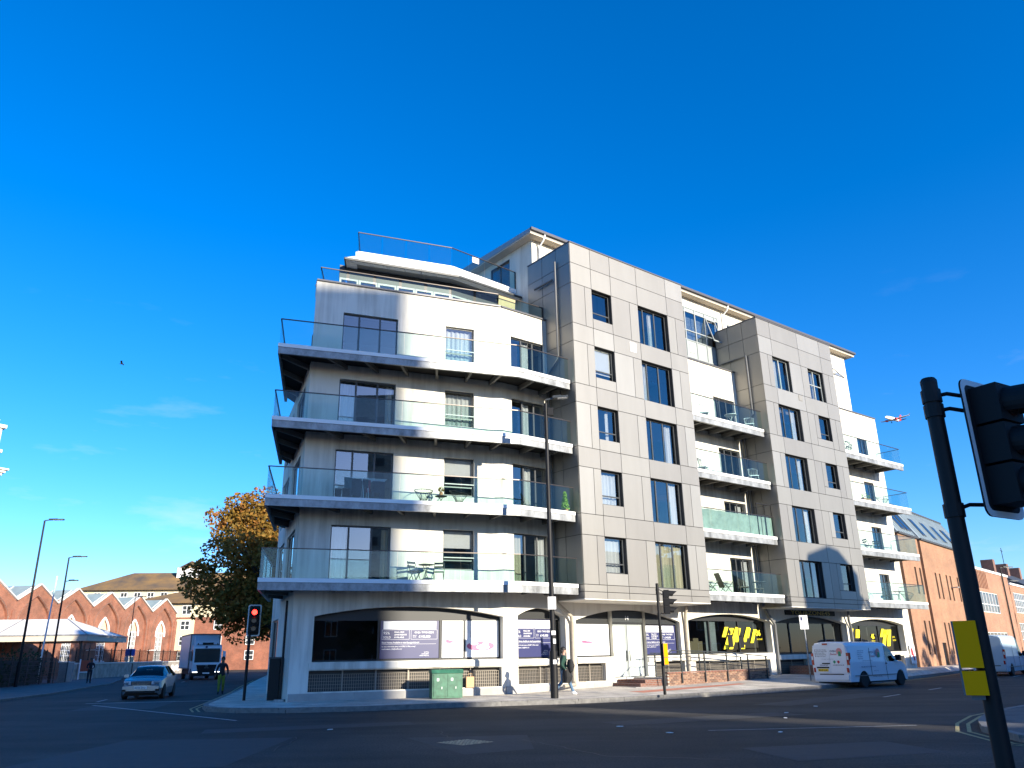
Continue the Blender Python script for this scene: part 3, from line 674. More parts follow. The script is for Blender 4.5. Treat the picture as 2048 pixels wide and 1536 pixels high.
# --- posters in the windows: print on boards just inside the glass
def poster(fr, ua, ub, z0, z1, d=.385, tone='navy'):
    b = MB(); fbox(b, fr, ua, ub, d, d+.012, z0, z1); o = b.build('poster', M['navy'], APT)
    W, H = ub-ua, z1-z0; X = lambda t: ua+W*t; Z = lambda t: z0+H*t; dd = d-.003
    w_ = MB(); fbox(w_, fr, X(.05), X(.95), dd, dd+.002, Z(.77), Z(.985)); w_.build('print_panel', M['whitegl'], o)
    t = MB(); text_into(t, 'LAST CHANCE TO RESERVE', fr, X(.5), Z(.905), H*.062, 'C', d=dd-.002, bold=.006, sx=W/H*.9/1.5)
    text_into(t, 'at Royal Crescent Apartments', fr, X(.5), Z(.815), H*.062, 'C', d=dd-.002, sx=W/H*.9/1.5); t.build('lettering', M['navy'], o)
    t = MB(); k = W/H/1.62
    for a, c in ((.03, .49), (.52, .97)):
        for z in (.5, .75): fbox(t, fr, X(a), X(c), dd, dd+.001, Z(z), Z(z)+.008)
        for u in (a, c): fbox(t, fr, X(u)-.004, X(u)+.004, dd, dd+.001, Z(.5), Z(.75))
    text_into(t, '95%', fr, X(.05), Z(.635), H*.105, d=dd, sx=k); text_into(t, 'SOLD', fr, X(.05), Z(.53), H*.085, d=dd, sx=k*.98)
    for i, s_ in enumerate(('FINAL FEW', 'APARTMENTS', 'AVAILABLE')): text_into(t, s_, fr, X(.235), Z(.675-.068*i), H*.055, d=dd, sx=k, bold=.012)
    text_into(t, 'ONE / TWO BEDS', fr, X(.745), Z(.66), H*.068, 'C', d=dd, sx=k, bold=.01)
    text_into(t, 'PRICES', fr, X(.55), Z(.59), H*.035, d=dd, sx=k); text_into(t, 'FROM', fr, X(.55), Z(.55), H*.035, d=dd, sx=k)
    text_into(t, '£145,000', fr, X(.65), Z(.545), H*.088, d=dd, sx=k, bold=.008)
    text_into(t, 'Show Homes Available to view by appointment', fr, X(.03), Z(.40), H*.062, d=dd, sx=k*.86, bold=.008)
    fbox(t, fr, X(.03), X(.95), dd, dd+.001, Z(.375), Z(.38))
    text_into(t, 'for more information please call 02380 713 966 or email', fr, X(.03), Z(.30), H*.05, d=dd, sx=k*.8)
    text_into(t, 'southampton_nfs@savills.com', fr, X(.03), Z(.235), H*.05, d=dd, sx=k*.9)
    for i, s_ in enumerate(('ROYAL', 'CRESCENT', 'APARTMENTS')): text_into(t, s_, fr, X(.83), Z(.145-.045*i), H*.042, 'R', d=dd, sx=k)
    t.build('lettering', M['whitegl'], o)
poster(F1, 3.42, 5.80, 1.58, 3.0); poster(F3, -1.98, .22, 1.55, 3.06); poster(F3, 5.66, 7.9, 1.57, 2.88, d=.222)
def drawing(fr, ua, ub, z0, z1, kind, d=.385):
    b = MB(); fbox(b, fr, ua, ub, d, d+.012, z0, z1); o = b.build('poster', M['whitegl'], APT); W, H = ub-ua, z1-z0; dd = d-.003
    P = lambda x, z: fr(ua+W*x, dd, z0+H*z)
    l_ = MB(); pk = MB()
    def ell(mb, cx, cz, rx, rz, n=22, a0=0, a1=2*pi):
        mb.face([P(cx+rx*cos(a0+(a1-a0)*i/n), cz+rz*sin(a0+(a1-a0)*i/n)) for i in range(n)])
    def ln(x0, y0, x1, y1, wd=.012): l_.bar(P(x0, y0), P(x1, y1), wd, .002)
    if kind == 'A':
        ell(pk, .45, .30, .42, .13); pk.build('print_table', M['pink'], o)
        wp = MB()
        for cx, cz, r in ((.25, .37, .13), (.52, .27, .2), (.6, .36, .1)):
            wp.face([fr(ua+W*(cx+r*cos(2*pi*i/18)), dd-.002, z0+H*(cz+r*.32*sin(2*pi*i/18))) for i in range(18)])
        wp.build('print_plate', M['whitegl'], o)
        for x0, y0, x1, y1 in ((.2, .2, .12, .02), (.35, .18, .3, .01), (.55, .18, .6, .02), (.68, .2, .8, .04), (.1, .55, .9, .57), (.15, .55, .15, .72), (.3, .58, .3, .66), (.42, .6, .42, .8), (.5, .6, .5, .72), (.8, .57, .8, .66), (.55, .9, .62, .75), (.62, .75, .7, .9)): ln(x0, y0, x1, y1, .02)
    else:
        ell(pk, .35, .42, .18, .035); ell(pk, .25, .46, .08, .02); pk.build('print_table', M['pink'], o)
        for x0, y0, x1, y1 in ((.28, .4, .24, .06), (.36, .4, .40, .06), (.32, .3, .46, .05), (.05, .48, .3, .5), (.2, .5, .24, .85), (.24, .85, .3, .62), (.5, .5, .52, .7), (.62, .25, .98, .08), (.02, .38, .2, .36), (.25, .96, .27, .75)): ln(x0, y0, x1, y1, .02)
    l_.build('print_lines', M['greyline'], o)
drawing(F1, 5.93, 6.83, 1.58, 3.02, 'B'); drawing(F1, 6.93, 8.35, 1.58, 3.02, 'A'); drawing(F3, 1.3, 3.38, 1.57, 2.9, 'B', d=.222)
# gym graphics
def stripes(fr, specs, d=.385):
    b = MB()
    for u, z, w_, h_, k in specs: b.face([fr(u, d, z), fr(u+w_, d, z), fr(u+w_+k*h_, d, z+h_), fr(u+k*h_, d, z+h_)])
    return b.build('window_graphic', M['yellow'], APT)
o = stripes(F3, [(11.75, 1.75, .35, 1.05, .62), (12.2, 1.75, .3, 1.1, .62), (11.7, 2.35, .3, .5, .6), (12.75, 2.1, .25, .7, .5), (13.4, 2.1, .28, .75, .6), (14.05, 2.05, .26, .7, .55), (13.2, 1.75, .3, .2, .3), (13.75, 2.3, .2, .5, .5)])
b = MB(); text_into(b, '36', F3, 14.6, 2.42, .42, d=.38, bold=.03, sx=.95); text_into(b, '24 HOURS', F3, 14.62, 2.2, .11, d=.38); b.build('lettering', M['yellow'], o)
o = stripes(F3, [(23.75, 2.1, .4, .75, .45), (24.6, 2.3, .45, .5, .3), (27.6, 1.8, .4, 1.0, .5), (28.2, 1.8, .4, 1.0, .4), (27.5, 2.35, .3, .5, .6), (28.0, 2.5, .6, .3, .2)])
b = MB(); text_into(b, '45', F3, 26.4, 2.25, .40, d=.38, bold=.03); text_into(b, 'MINUTES', F3, 26.4, 2.08, .11, d=.38); text_into(b, 'JOIN', F3, 29.0, 2.3, .16, d=.38); text_into(b, 'NOW', F3, 29.0, 2.1, .16, d=.38); b.build('lettering', M['yellow'], o)
b = MB()
for u, z, s_ in ((12.35, 1.85, 1.), (13.3, 1.8, .9), (27.0, 1.75, .9)):
    b.prism([(u-.16*s_, 0), (u+.16*s_, 0), (u+.2*s_, .02), (u-.2*s_, .02)], z, z+.62*s_, T=lambda x, y, zz: F3(x, .37+y*.1, zz)); b.ball(F3(u, .372, z+.74*s_), .1*s_, 8, (1, .1, 1.2))
b.build('window_graphic', M['blackmatte'], APT)
# fascia sign over the gym door
b = MB(); fbox(b, F3, 16.9, 21.9, -.06, -.003, 3.52, 3.80); sg = b.build('sign_board', M['black'], APT)
M['signgold'] = mat('dull_gold_letters', (.42, .34, .08), .5)
b = MB(); text_into(b, 'YOURZONE45', F3, 19.4, 3.55, .33, 'C', d=-.066, bold=.02, sx=1.85); b.build('lettering', M['signgold'], sg)
# goods visible inside the gym window
b = MB(); b.box(9.3, 10.3, 2.5, 3.0, 1.6, 2.15); b.box(9.6, 10.0, 2.5, 2.9, 2.15, 2.3); b.build('stacked_boxes', mat('card_box', (.45, .36, .20), .9), APT)
b = MB(); b.face([F3(8.8, .5, 1.6), F3(9.15, .5, 1.6), F3(9.15, .5, 3.1), F3(8.8, .5, 3.1)]); b.face([F3(10.5, .5, 1.6), F3(11.35, .5, 1.6), F3(11.35, .5, 3.1), F3(10.5, .5, 3.1)]); b.build('frosted_film', M['frost'], APT)

# --- windows of the curved corner and the middle and right bays
CW = M['curtain']
cur = {0: [(.02, .27, 'curtain'), (.86, .98, 'curtainy')], 1: None, 2: [(.04, .3, 'curtain'), (.85, .97, 'curtain')], 3: None}
for i, z in enumerate(HEAD):
    window(F1, 1.22, 3.62, z-2.28, z, .12, APT, mull=(.30, .68), curtain=cur[i])
    window(F1, 5.81, 7.16, z-1.64, z, .12, APT, trans=(.24,), curtain=[(.03, .97, 'curtain')] if i in (2, 3) else None, blind=.45 if i in (0, 1) else None)
    window(F3, -2.19, -.16, z-2.28, z, .12, APT, mull=(.34, .68), curtain=[(.02, .3, 'curtainy'), (.72, .97, 'curtain')] if i == 0 else [(.4, .62, 'curtain')])
    window(F3, 12.52, 14.45, z-2.28, z-.2, .12, APT, mull=(.34, .66), curtain=[(.02, .25, 'curtainy'), (.7, .95, 'curtain')] if i in (0, 1) else [(.05, .3, 'curtain')])
    window(F3, 27.9, 29.15, z-2.2, z-.35, .12, APT, mull=(.6,), curtain=[(.05, .5, 'curtain')] if i == 0 else None)
    if i < 3: window(FL, .5, 3.4, z-2.2, z, .08, APT, mull=(.33, .66)); window(FL, 4.6, 7.6, z-2.2, z, .08, APT, mull=(.33, .66))
window(FL, .5, 3.4, 1.0, 3.3, .08, APT, mull=(.5,))
# glass juliet guards in front of the tall corner windows
for z in HEAD:
    g = MB(); g.face([F1(5.86, -.03, z-1.6), F1(7.12, -.03, z-1.6), F1(7.12, -.03, z-1.15), F1(5.86, -.03, z-1.15)]); o = g.build('window_guard', M['balglass'], APT)
    b = MB(); fbox(b, F1, 5.84, 7.14, -.05, -.02, z-1.17, z-1.13); b.build('guard_rail', M['palegrey'], o)

# --- balconies: deck with fascias, joists, glass panels, handrail
def balcony(outer, inner, z, ret_l=False, ret_r=False, gp=1.15, screen=False, joists=(), splits=()):
    """outer: polyline along the street edge (left to right); inner: same count of points on the wall"""
    b = MB(); poly = [p for p in outer]+[p for p in reversed(inner)]
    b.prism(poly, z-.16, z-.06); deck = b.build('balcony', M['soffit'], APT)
    for nm, m_, z0, z1, out in (('upper_fascia', M['fascia'], z-.15, z, .03), ('lower_fascia', M['galv'], z-.43, z-.153, .0)):
        b = MB()
        P = [Vector((*p, 0)) for p in outer]; nr = []
        for i, p in enumerate(P):
            d = (P[min(i+1, len(P)-1)]-P[max(i-1, 0)]).normalized(); nr.append(Vector((d.y, -d.x, 0)))
        for i in range(len(P)-1):
            a0, a1 = P[i]+nr[i]*out, P[i+1]+nr[i+1]*out; b0, b1 = P[i]-nr[i]*.12, P[i+1]-nr[i+1]*.12
            b.prism([tuple(a0[:2]), tuple(a1[:2]), tuple(b1[:2]), tuple(b0[:2])], z0, z1)
        b.build(nm, m_, deck)
    # joists under the deck
    for t in joists:
        seg = [Vector(p) for p in outer]; ln = [(q-p).length for p, q in zip(seg, seg[1:])]; tot = sum(ln); d = t*tot
        k = 0
        while d > ln[k] and k < len(ln)-1: d -= ln[k]; k += 1
        p = seg[k].lerp(seg[k+1], d/ln[k]); q = Vector(inner[k]).lerp(Vector(inner[k+1]), d/ln[k])
        e = p.lerp(q, .06)
        b = MB(); b.bar((e.x, e.y, z-.27), (q.x, q.y, z-.27), .10, .2); b.build('joist', M['joist'], deck)
    # handrail and glass
    ro = [Vector((*p, 0)) for p in outer]; nr = []
    for i, p in enumerate(ro):
        d = (ro[min(i+1, len(ro)-1)]-ro[max(i-1, 0)]).normalized(); nr.append(Vector((-d.y, d.x, 0)))
    rp = [p+n_*.06 for p, n_ in zip(ro, nr)]
    if ret_r: rp.append(Vector((*inner[-1], 0))+Vector((-.06, -.02, 0))); rp[-2] = rp[-2]+Vector((-.06, 0, 0))
    if ret_l: rp.insert(0, Vector((*inner[0], 0))+Vector((.06, -.02, 0)))
    b = MB()
    for a, c in zip(rp, rp[1:]): b.bar(a+Vector((0, 0, z+1.07)), c+Vector((0, 0, z+1.07)), .05, .035)
    b.build('handrail', M['rail'], deck)
    for a, c in zip(rp, rp[1:]):
        l_ = (c-a).length; n = max(1, round(l_/gp))
        for i in range(n):
            p, q = a.lerp(c, i/n), a.lerp(c, (i+1)/n); d = (q-p).normalized()*.012; p, q = p+d, q-d
            g = MB(); g.bar((p.x, p.y, z+.53), (q.x, q.y, z+.53), .012, 1.04)
            g.build('glass_panel', M['balglass'], deck)
            if screen:
                nn_ = Vector((-d.y, d.x, 0)).normalized()*.05; g = MB(); k = 6
                for j in range(k):
                    t0, t1 = j/k, (j+1)/k; w0, w1 = .02*sin(t0*9+i), .02*sin(t1*9+i)
                    A_, B_ = p.lerp(q, t0)+nn_*(1+w0*20), p.lerp(q, t1)+nn_*(1+w1*20)
                    g.face([(A_.x, A_.y, z+.03), (B_.x, B_.y, z+.03), (B_.x, B_.y, z+1.02+w1), (A_.x, A_.y, z+1.02+w0)])
                g.build('privacy_screen', M['screen'], deck)
    return deck
M['screen'] = mat('green_screen_mesh', (.27, .29, .25), .9, var=.25, vscale=3)
BO = [(-9.95, 9.4), (-12.62, 3.55), (-3.1, .3), (-.08, .3)]
def wall_pt(p):
    return p
for i, z in enumerate(ZT):
    inner = [(AB[0]+.55-1.0, AB[1]-3.2), (A0[0]-.0, A0[1]-.0), (-2.75, 1.94), (-.02, 1.94)]
    inner[0] = (A0[0]+F1.n[0]*6.0, A0[1]+F1.n[1]*6.0)
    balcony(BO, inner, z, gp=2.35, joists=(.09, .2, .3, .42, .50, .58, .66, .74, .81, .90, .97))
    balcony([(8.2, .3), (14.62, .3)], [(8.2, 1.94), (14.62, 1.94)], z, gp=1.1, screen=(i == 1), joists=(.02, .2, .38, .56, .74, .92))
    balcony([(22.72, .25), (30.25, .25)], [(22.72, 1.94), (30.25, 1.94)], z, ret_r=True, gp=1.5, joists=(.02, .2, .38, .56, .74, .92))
# posts of the corner balconies (thin verticals behind the glass)
# small dividing screens at the far end of the middle balcony
b = MB(); z = ZT[1]
for x in (13.2, 13.9, 14.5): b.box(x-.02, x+.02, .36, .4, z, z+1.75)
b.box(13.2, 14.5, .36, .4, z+1.70, z+1.75); b.box(13.2, 14.5, .36, .4, z+1.1, z+1.14); b.build('screen_frame', M['black'], APT)

# --- projecting clad bays
def bay(x0, x1, ztop, zrows, vshort, wins, vtall, depth, name='cladding_panel', z0=3.82):
    """zrows: list of (zlow, zhigh, kind, storey); wins: (ua, ub, zlow offset list)"""
    gap = .026; core = MB()
    holes = [w_[:4] for w_ in wins]
    Fb = Fr(0, 0, 1, 0, 0, 1)
    arch_wall(core, Fb, x0+.03, x1-.03, z0+.02, ztop-.02, holes, rd=.27, d=.035)
    core.face([(x0+.03, .035, z0+.02), (x0+.03, depth, z0+.02), (x0+.03, depth, ztop-.02), (x0+.03, .035, ztop-.02)])
    core.face([(x1-.03, .035, z0+.02), (x1-.03, depth, z0+.02), (x1-.03, depth, ztop-.02), (x1-.03, .035, ztop-.02)])
    core.face([(x0+.03, .035, ztop-.02), (x1-.03, .035, ztop-.02), (x1-.03, depth, ztop-.02), (x0+.03, depth, ztop-.02)])
    core.build('bay_core', M['joint'], APT)
    sf_ = MB(); sf_.box(x0+.01, x1-.01, .01, 1.94, z0-.03, z0+.015); sf_.build('bay_soffit', M['render'], APT)
    for zl, zh, kind in zrows:
        vs = vshort if kind == 's' else vtall(zl, zh)
        for a, c in zip(vs, vs[1:]):
            rects = [(a, c, zl, zh)]
            for ua, ub, wl, wh in holes:
                nr = []
                for (p, q, r0, r1) in rects:
                    if ub <= p+.01 or ua >= q-.01 or wh <= r0+.01 or wl >= r1-.01: nr.append((p, q, r0, r1)); continue
                    if wl > r0+.03: nr.append((p, q, r0, wl))
                    if wh < r1-.03: nr.append((p, q, wh, r1))
                    if ua > p+.03: nr.append((p, ua, max(r0, wl), min(r1, wh)))
                    if ub < q-.03: nr.append((ub, q, max(r0, wl), min(r1, wh)))
                rects = nr
            for (p, q, r0, r1) in rects:
                b = MB(); b.box(p+gap/2, q-gap/2, 0, .03, r0+gap/2, r1-gap/2)
                b.build(name, random.choice(CLADS), APT)
    # left flank
    ys = [.0, 1.05, 2.1, depth] if depth > 2.6 else [0, 1.05, depth]
    for zl, zh, kind in zrows:
        for a, c in zip(ys, ys[1:]):
            for xx in (x0, x1-.03):
                b = MB(); b.box(xx, xx+.03, a+gap/2+(.031 if a == 0 else 0), c-gap/2, zl+gap/2, zh-gap/2); b.build(name, random.choice(CLADS[:4]), APT)
    b = MB(); b.box(x0-.02, x1+.02, -.03, .22, ztop, ztop+.06); b.box(x0-.02, x0+.2, .22, depth, ztop, ztop+.06); b.box(x1-.2, x1+.02, .22, depth, ztop, ztop+.06); b.build('coping', M['coping'], APT)
def rows(ztop, zt0, n, step, tall, bot):
    r = [(zt0+(ztop-zt0)*.5, ztop, 's'), (zt0, zt0+(ztop-zt0)*.5, 's')]
    for k in range(n):
        t = zt0-step*k; r.append((t-tall, t, 't'))
        nx = zt0-step*(k+1)
        if k < n-1: r.append((nx, t-tall, 's'))
    l_ = zt0-step*(n-1)-tall
    r += [((l_+bot)/2, l_, 's'), (bot, (l_+bot)/2, 's')]
    return r
winA = []
for k in range(5):
    t = 18.45-2.99*k; winA += [(1.34, 2.66, t-1.56, t), (4.56, 6.79, t-2.08, t)]
bay(0, 8.15, 20.6, rows(20.6, 18.45, 5, 2.99, 2.08, 3.82), [0, 1.33, 2.67, 4.56, 6.8, 8.15], winA, lambda a, c: [0, .87, 1.34, 2.66, 3.95, 4.56, 6.79, 7.4, 8.15], 3.25)
winB = []
for k in range(5):
    t = 18.22-2.98*k
    winB += [(15.97, 17.68 if k == 0 else 18.16, t-1.98, t)] + ([(19.64, 21.28, t-1.98, t)] if k == 0 else [(20.08, 21.33, t-1.5, t)])
bay(14.75, 22.65, 20.4, rows(20.4, 18.22, 5, 2.98, 1.98, 3.82), [14.75, 16.05, 18.87, 21.3, 22.65], winB, lambda a, c: [14.75, 15.5, 15.97, 18.9, 19.64, 21.33, 21.95, 22.65], 3.0)
Fb = Fr(0, 0, 1, 0, 0, 1)
cA = [[(.5, .62, 'curtain')], [(.03, .3, 'curtain')], [(.78, .97, 'curtain')], [(.75, .96, 'curtain')], [(.03, .97, 'curtainy')]]
for k in range(5):
    t = 18.45-2.99*k
    window(Fb, 1.34, 2.66, t-1.56, t, .2, APT, trans=(.27,), curtain=[[(.1, .3, 'curtain')], None, [(.6, .75, 'curtain')], [(.02, .98, 'curtain')], [(.02, .98, 'curtain')]][k], blind=.8 if k == 1 else None)
    o = window(Fb, 4.56, 6.79, t-2.08, t, .2, APT, mull=(.24, .62), curtain=cA[k])
    g = MB(); g.face([(5.1, .09, t-2.02), (5.94, .09, t-2.02), (5.94, .09, t-1.0), (5.1, .09, t-1.0)]); g.build('guard_panel', M['balglass'], o)
    t = 18.22-2.98*k
    o = window(Fb, 15.97, 17.68 if k == 0 else 18.16, t-1.98, t, .2, APT, mull=(.5,) if k == 0 else (.3, .62), curtain=[(.3, .5, 'curtain'), (.62, .75, 'curtain')] if k == 0 else [(.74, .96, 'curtain')], frm='palegrey' if k == 0 else 'frame')
    g = MB(); g.face([(16.5, .09, t-1.92), (17.4, .09, t-1.92), (17.4, .09, t-.95), (16.5, .09, t-.95)]); g.build('guard_panel', M['balglass'], o)
    if k == 0: window(Fb, 19.64, 21.28, t-1.98, t, .2, APT, mull=(.5,), trans=(.52,), curtain=[(.55, .7, 'curtain')], frm='palegrey')
    else: window(Fb, 20.08, 21.33, t-1.5, t, .2, APT, trans=(.28,), curtain=[(.1, .4, 'curtain')] if k > 2 else None)
b = MB(); b.box(3.78, 4.22, -.02, -.003, 15.75, 16.25); b.build('wall_plate', M['white'], APT)
b = MB(); b.box(18.2, 18.55, -.02, -.003, 15.85, 16.2); b.build('wall_plate', M['clad2'], APT)

# --- top floors: set back pavilion with overhanging roof
PY = 3.1
FP = Fr(0, PY, 1, 0, 0, 1)
mb = MB()
hp_ = [(10.2, 15.3, 16.75, 21.6), (16.2, 17.7, 19.6, 21.4), (26.4, 28.3, 17.6, 21.3), (1.3, 4.5, 20.9, 21.75)]
arch_wall(mb, FP, .2, 30.1, 16.4, 22.2, hp_, rd=.1)
FS = Fr(.2, 9.3, 0, -1, 1, 0)                      # left flank, u runs from the back to the front corner
arch_wall(mb, FS, 0, 9.3-PY, 16.4, 22.2, [(2.58, 4.3, 19.8, 21.9)], rd=.12)
mb.face([(30.1, PY, 16.4), (30.1, 9.3, 16.4), (30.1, 9.3, 22.2), (30.1, PY, 22.2)]); mb.face([(.2, 9.3, 16.4), (30.1, 9.3, 16.4), (30.1, 9.3, 22.2), (.2, 9.3, 22.2)])
mb.build('pavilion_wall', M['render'], APT)
M['soffpale'] = mat('timber_soffit', (.56, .48, .38), .8)
b = MB(); b.box(-.3, 30.65, 2.58, 9.6, 22.2, 22.28); b.build('eaves_soffit', M['soffpale'], APT)
M['roofmetal'] = mat('roof_metal', (.33, .335, .34), .45, .4)
b = MB(); b.prism([(2.56, 22.285), (9.62, 22.285), (9.62, 22.75), (2.56, 22.5)], -.32, 30.67, T=lambda y, z, x: (x, y, z)); b.build('roof', M['roofmetal'], APT)
b = MB(); b.box(-.34, 30.69, 2.42, 2.555, 22.36, 22.5); b.build('gutter', M['coping'], APT)
for x in (.62, 15.75): 
    b = MB(); b.tube([(x, 2.5, 22.36), (x, 2.62, 22.1), (x, 2.98, 21.85), (x, 2.98, 17.4)], .05, 8); b.build('downpipe', M['white'], APT, smooth=True)
# curtain wall of the top flat above the middle bay
b = MB(); xs = [10.2, 11.15, 12.1, 13.05, 14.0, 14.95, 15.3]
for x in xs: b.box(x-.035, x+.035, PY-.02, PY+.06, 16.75, 21.6)
for z in (16.78, 17.35, 18.3, 19.42, 20.05, 21.3, 21.57): b.box(10.2, 15.3, PY-.012, PY+.052, z-.03, z+.03)
cw = b.build('curtain_wall', M['palegrey'], APT)
for a, c in zip(xs, xs[1:]):
    for z0, z1, m_ in ((16.8, 17.32, 'intdark'), (17.38, 18.27, 'spandrel'), (18.33, 19.39, 'spandrel'), (19.45, 20.02, 'glass'), (20.08, 21.27, 'glass'), (21.33, 21.54, 'spandrel')):
        g = MB(); g.box(a+.035, c-.035, PY+.02, PY+.03, z0, z1); g.build('pane' if m_ == 'glass' else 'spandrel_panel', M[m_], cw)
M['lattice'] = mat('lattice_blind', (.6, .62, .62), .9, var=.25, vscale=16, stretch=(1, 1, 1))
g = MB(); g.face([(10.3, PY+.3, 19.4), (14.6, PY+.3, 19.4), (14.6, PY+.3, 21.1), (10.3, PY+.3, 21.1)]); g.build('lattice_blind', M['lattice'], cw)
b = MB(); b.box(12.35, 12.8, PY-.02, PY+.015, 18.65, 19.2); b.build('notice', M['white'], APT)
def open_sash(fr, u0, u1, z0, z1, ang, m='palegrey'):
    b = MB(); H = z1-z0
    def P(u, t, e): return fr(u, -sin(ang)*H*t-e, z1-cos(ang)*H*t)
    for (ua, ub, ta, tb) in ((u0, u0+.06, 0, 1), (u1-.06, u1, 0, 1), (u0+.06, u1-.06, 0, .06), (u0+.06, u1-.06, .94, 1)):
        c = [P(ua, ta, 0), P(ub, ta, 0), P(ub, tb, 0), P(ua, tb, 0), P(ua, ta, .05), P(ub, ta, .05), P(ub, tb, .05), P(ua, tb, .05)]
        b.add(c, [(0, 3, 2, 1), (4, 5, 6, 7), (0, 1, 5, 4), (1, 2, 6, 5), (2, 3, 7, 6), (3, 0, 4, 7)])
    o = b.build('open_sash', M[m], APT)
    g = MB(); g.face([P(u0+.06, .06, .02), P(u1-.06, .06, .02), P(u1-.06, .94, .02), P(u0+.06, .94, .02)]); g.build('pane', M['glass'], o)
open_sash(FP, 14.02, 14.93, 19.5, 21.27, RAD(17))
open_sash(FP, 26.6, 28.2, 19.6, 21.0, RAD(38), 'frame')
window(FP, 16.2, 17.7, 19.6, 21.4, .03, APT, mull=(.5,), trans=(.75,), frm='palegrey')
window(FP, 26.4, 28.3, 17.6, 21.3, .03, APT, trans=(.25, .5, .9), frm='frame')
window(FP, 1.3, 4.5, 20.9, 21.75, .03, APT, mull=(.5,), trans=(.75,), frm='palegrey')
window(FS, 2.58, 4.3, 19.8, 21.9, .03, APT, mull=(.5,), frm='frame')
# terrace flat over the curved corner: glazing, canopy roof and two glass balustrades
GW = [(-9.0, 6.25), (-3.7, 4.75), (.18, 4.75)]
for k, (p, q) in enumerate(zip(GW, GW[1:])):
    fr, l_ = fr_pts(p, q); n = 6 if k == 0 else 4
    for i in range(n):
        window(fr, l_*i/n+.01, l_*(i+1)/n-.01, 16.45, 18.6, 0, APT, fw=.09, frm='palegrey', curtain=[(.25, .55, 'curtain')] if (i+k) % 2 == 0 else None, name='terrace_door')
    b = MB(); fbox(b, fr, 0, l_, .0, .1, 18.6, 19.25); b.build('lintel', M['dark'], APT)
b = MB(); b.face([(-9.0, 6.25, 16.4), (-5.6, 11.5, 16.4), (-5.6, 11.5, 19.3), (-9.0, 6.25, 19.3)]); b.build('terrace_side_wall', M['dark'], APT)
CE = [(-9.18, 5.39), (-3.84, 3.84), (.16, 3.95)]; CU = [(-8.45, 5.6), (-4.0, 4.25), (.16, 4.5)]
CEb, CUb = (-5.6, 11.6), (-5.1, 11.6)
def lerp2(a, c, t): return (a[0]+(c[0]-a[0])*t, a[1]+(c[1]-a[1])*t)
for (e0, e1, u0, u1, n) in ((CE[0], CE[1], CU[0], CU[1], 6), (CE[1], CE[2], CU[1], CU[2], 4), (CEb, CE[0], CUb, CU[0], 5)):
    for i in range(n):
        a, c, p, q = lerp2(e0, e1, i/n+.004), lerp2(e0, e1, (i+1)/n-.004), lerp2(u0, u1, i/n+.004), lerp2(u0, u1, (i+1)/n-.004)
        b = MB(); b.add([(*a, 19.22), (*c, 19.22), (*q, 19.62), (*p, 19.62), (*a, 19.16), (*c, 19.16), (*q, 19.16), (*p, 19.16)],
                        [(0, 1, 2, 3), (4, 7, 6, 5), (0, 4, 5, 1), (1, 5, 6, 2), (3, 2, 6, 7), (0, 3, 7, 4)])
        b.build('canopy_panel', M['fascia'], APT)
b = MB(); b.prism([CU[0], CU[1], CU[2], (.16, 11.6), CUb], 19.2, 19.6); b.build('terrace_roof', M['roofmetal'], APT)
b = MB()
for p, q in zip(CE, CE[1:]): b.bar((*p, 19.17), (*q, 19.17), .06, .1)
b.bar((*CEb, 19.17), (*CE[0], 19.17), .06, .1); b.build('canopy_edge', M['dark'], APT)
b = MB()
for p, q in zip([CUb]+CU, CU): b.bar((*p, 19.72), (*q, 19.72), .16, .22)
b.build('balustrade_kerb', M['fascia'], APT)
def balustrade(pts, z0, z1, gp, label='balustrade'):
    b = MB()
    for p, q in zip(pts, pts[1:]): b.bar((*p, z1), (*q, z1), .045, .035)
    for p in (pts[0], pts[-1]): b.bar((*p, z0), (*p, z1), .05)
    o = b.build(label, M['rail'], APT)
    for p, q in zip(pts, pts[1:]):
        l_ = (Vector(q)-Vector(p)).length; n = max(1, round(l_/gp))
        for i in range(n):
            a, c = lerp2(p, q, i/n+.008), lerp2(p, q, (i+1)/n-.008); g = MB(); g.bar((*a, (z0+z1)/2), (*c, (z0+z1)/2), .014, z1-z0-.04); g.build('glass_panel', M['balglass'], o)
balustrade([CUb]+CU, 19.83, 20.87, 1.15)
balustrade([lerp2((A0[0]+.12, A0[1]), AC, .6), (A0[0]+.2, A0[1]+.12), (-2.75, 2.12), (-.05, 2.12)], 17.17, 17.85, 1.15)
b = MB(); b.box(-2.78, -2.38, 4.22, 4.25, 20.45, 20.75); b.build('notice', M['white'], APT)
# pipes on the flanks and the front
def pipe(pts, m='pipe', r=.055):
    b = MB(); b.tube(pts, r, 8); return shade_auto(b.build('downpipe', M[m], APT), 50)
pipe([(-.14, 2.55, 19.0), (-.12, 1.2, 19.0)]); pipe([(-.1, 1.0, 19.9), (-.1, 1.0, 14.9), (-.1, 1.55, 14.4), (-.1, 1.78, 14.2), (-.1, 1.78, 3.9)])
pipe([(14.65, 2.7, 18.2), (14.65, .9, 18.2), (14.65, .9, 14.6), (14.65, 1.7, 14.2), (14.65, 1.75, 3.9)])
pipe([(-.02, 1.78, 4.2), (.0, 1.78, 3.75), (.72, 1.7, 3.2), (.86, 1.82, 2.9), (.86, 1.82, .55), (.7, 1.6, .42), (-.1, 1.4, .38)], 'pipeb', .075)
pipe([(8.3, 1.6, 3.85), (8.3, 1.75, 3.4), (8.35, 1.82, 2.9), (8.35, 1.82, .5)], 'pipeb', .075)
pipe([(14.72, 1.75, 4.1), (15.0, 1.7, 3.5), (15.65, 1.8, 3.0), (15.65, 1.82, .5), (15.3, 1.6, .36), (14.5, 1.6, .34)], 'pipe', .08)
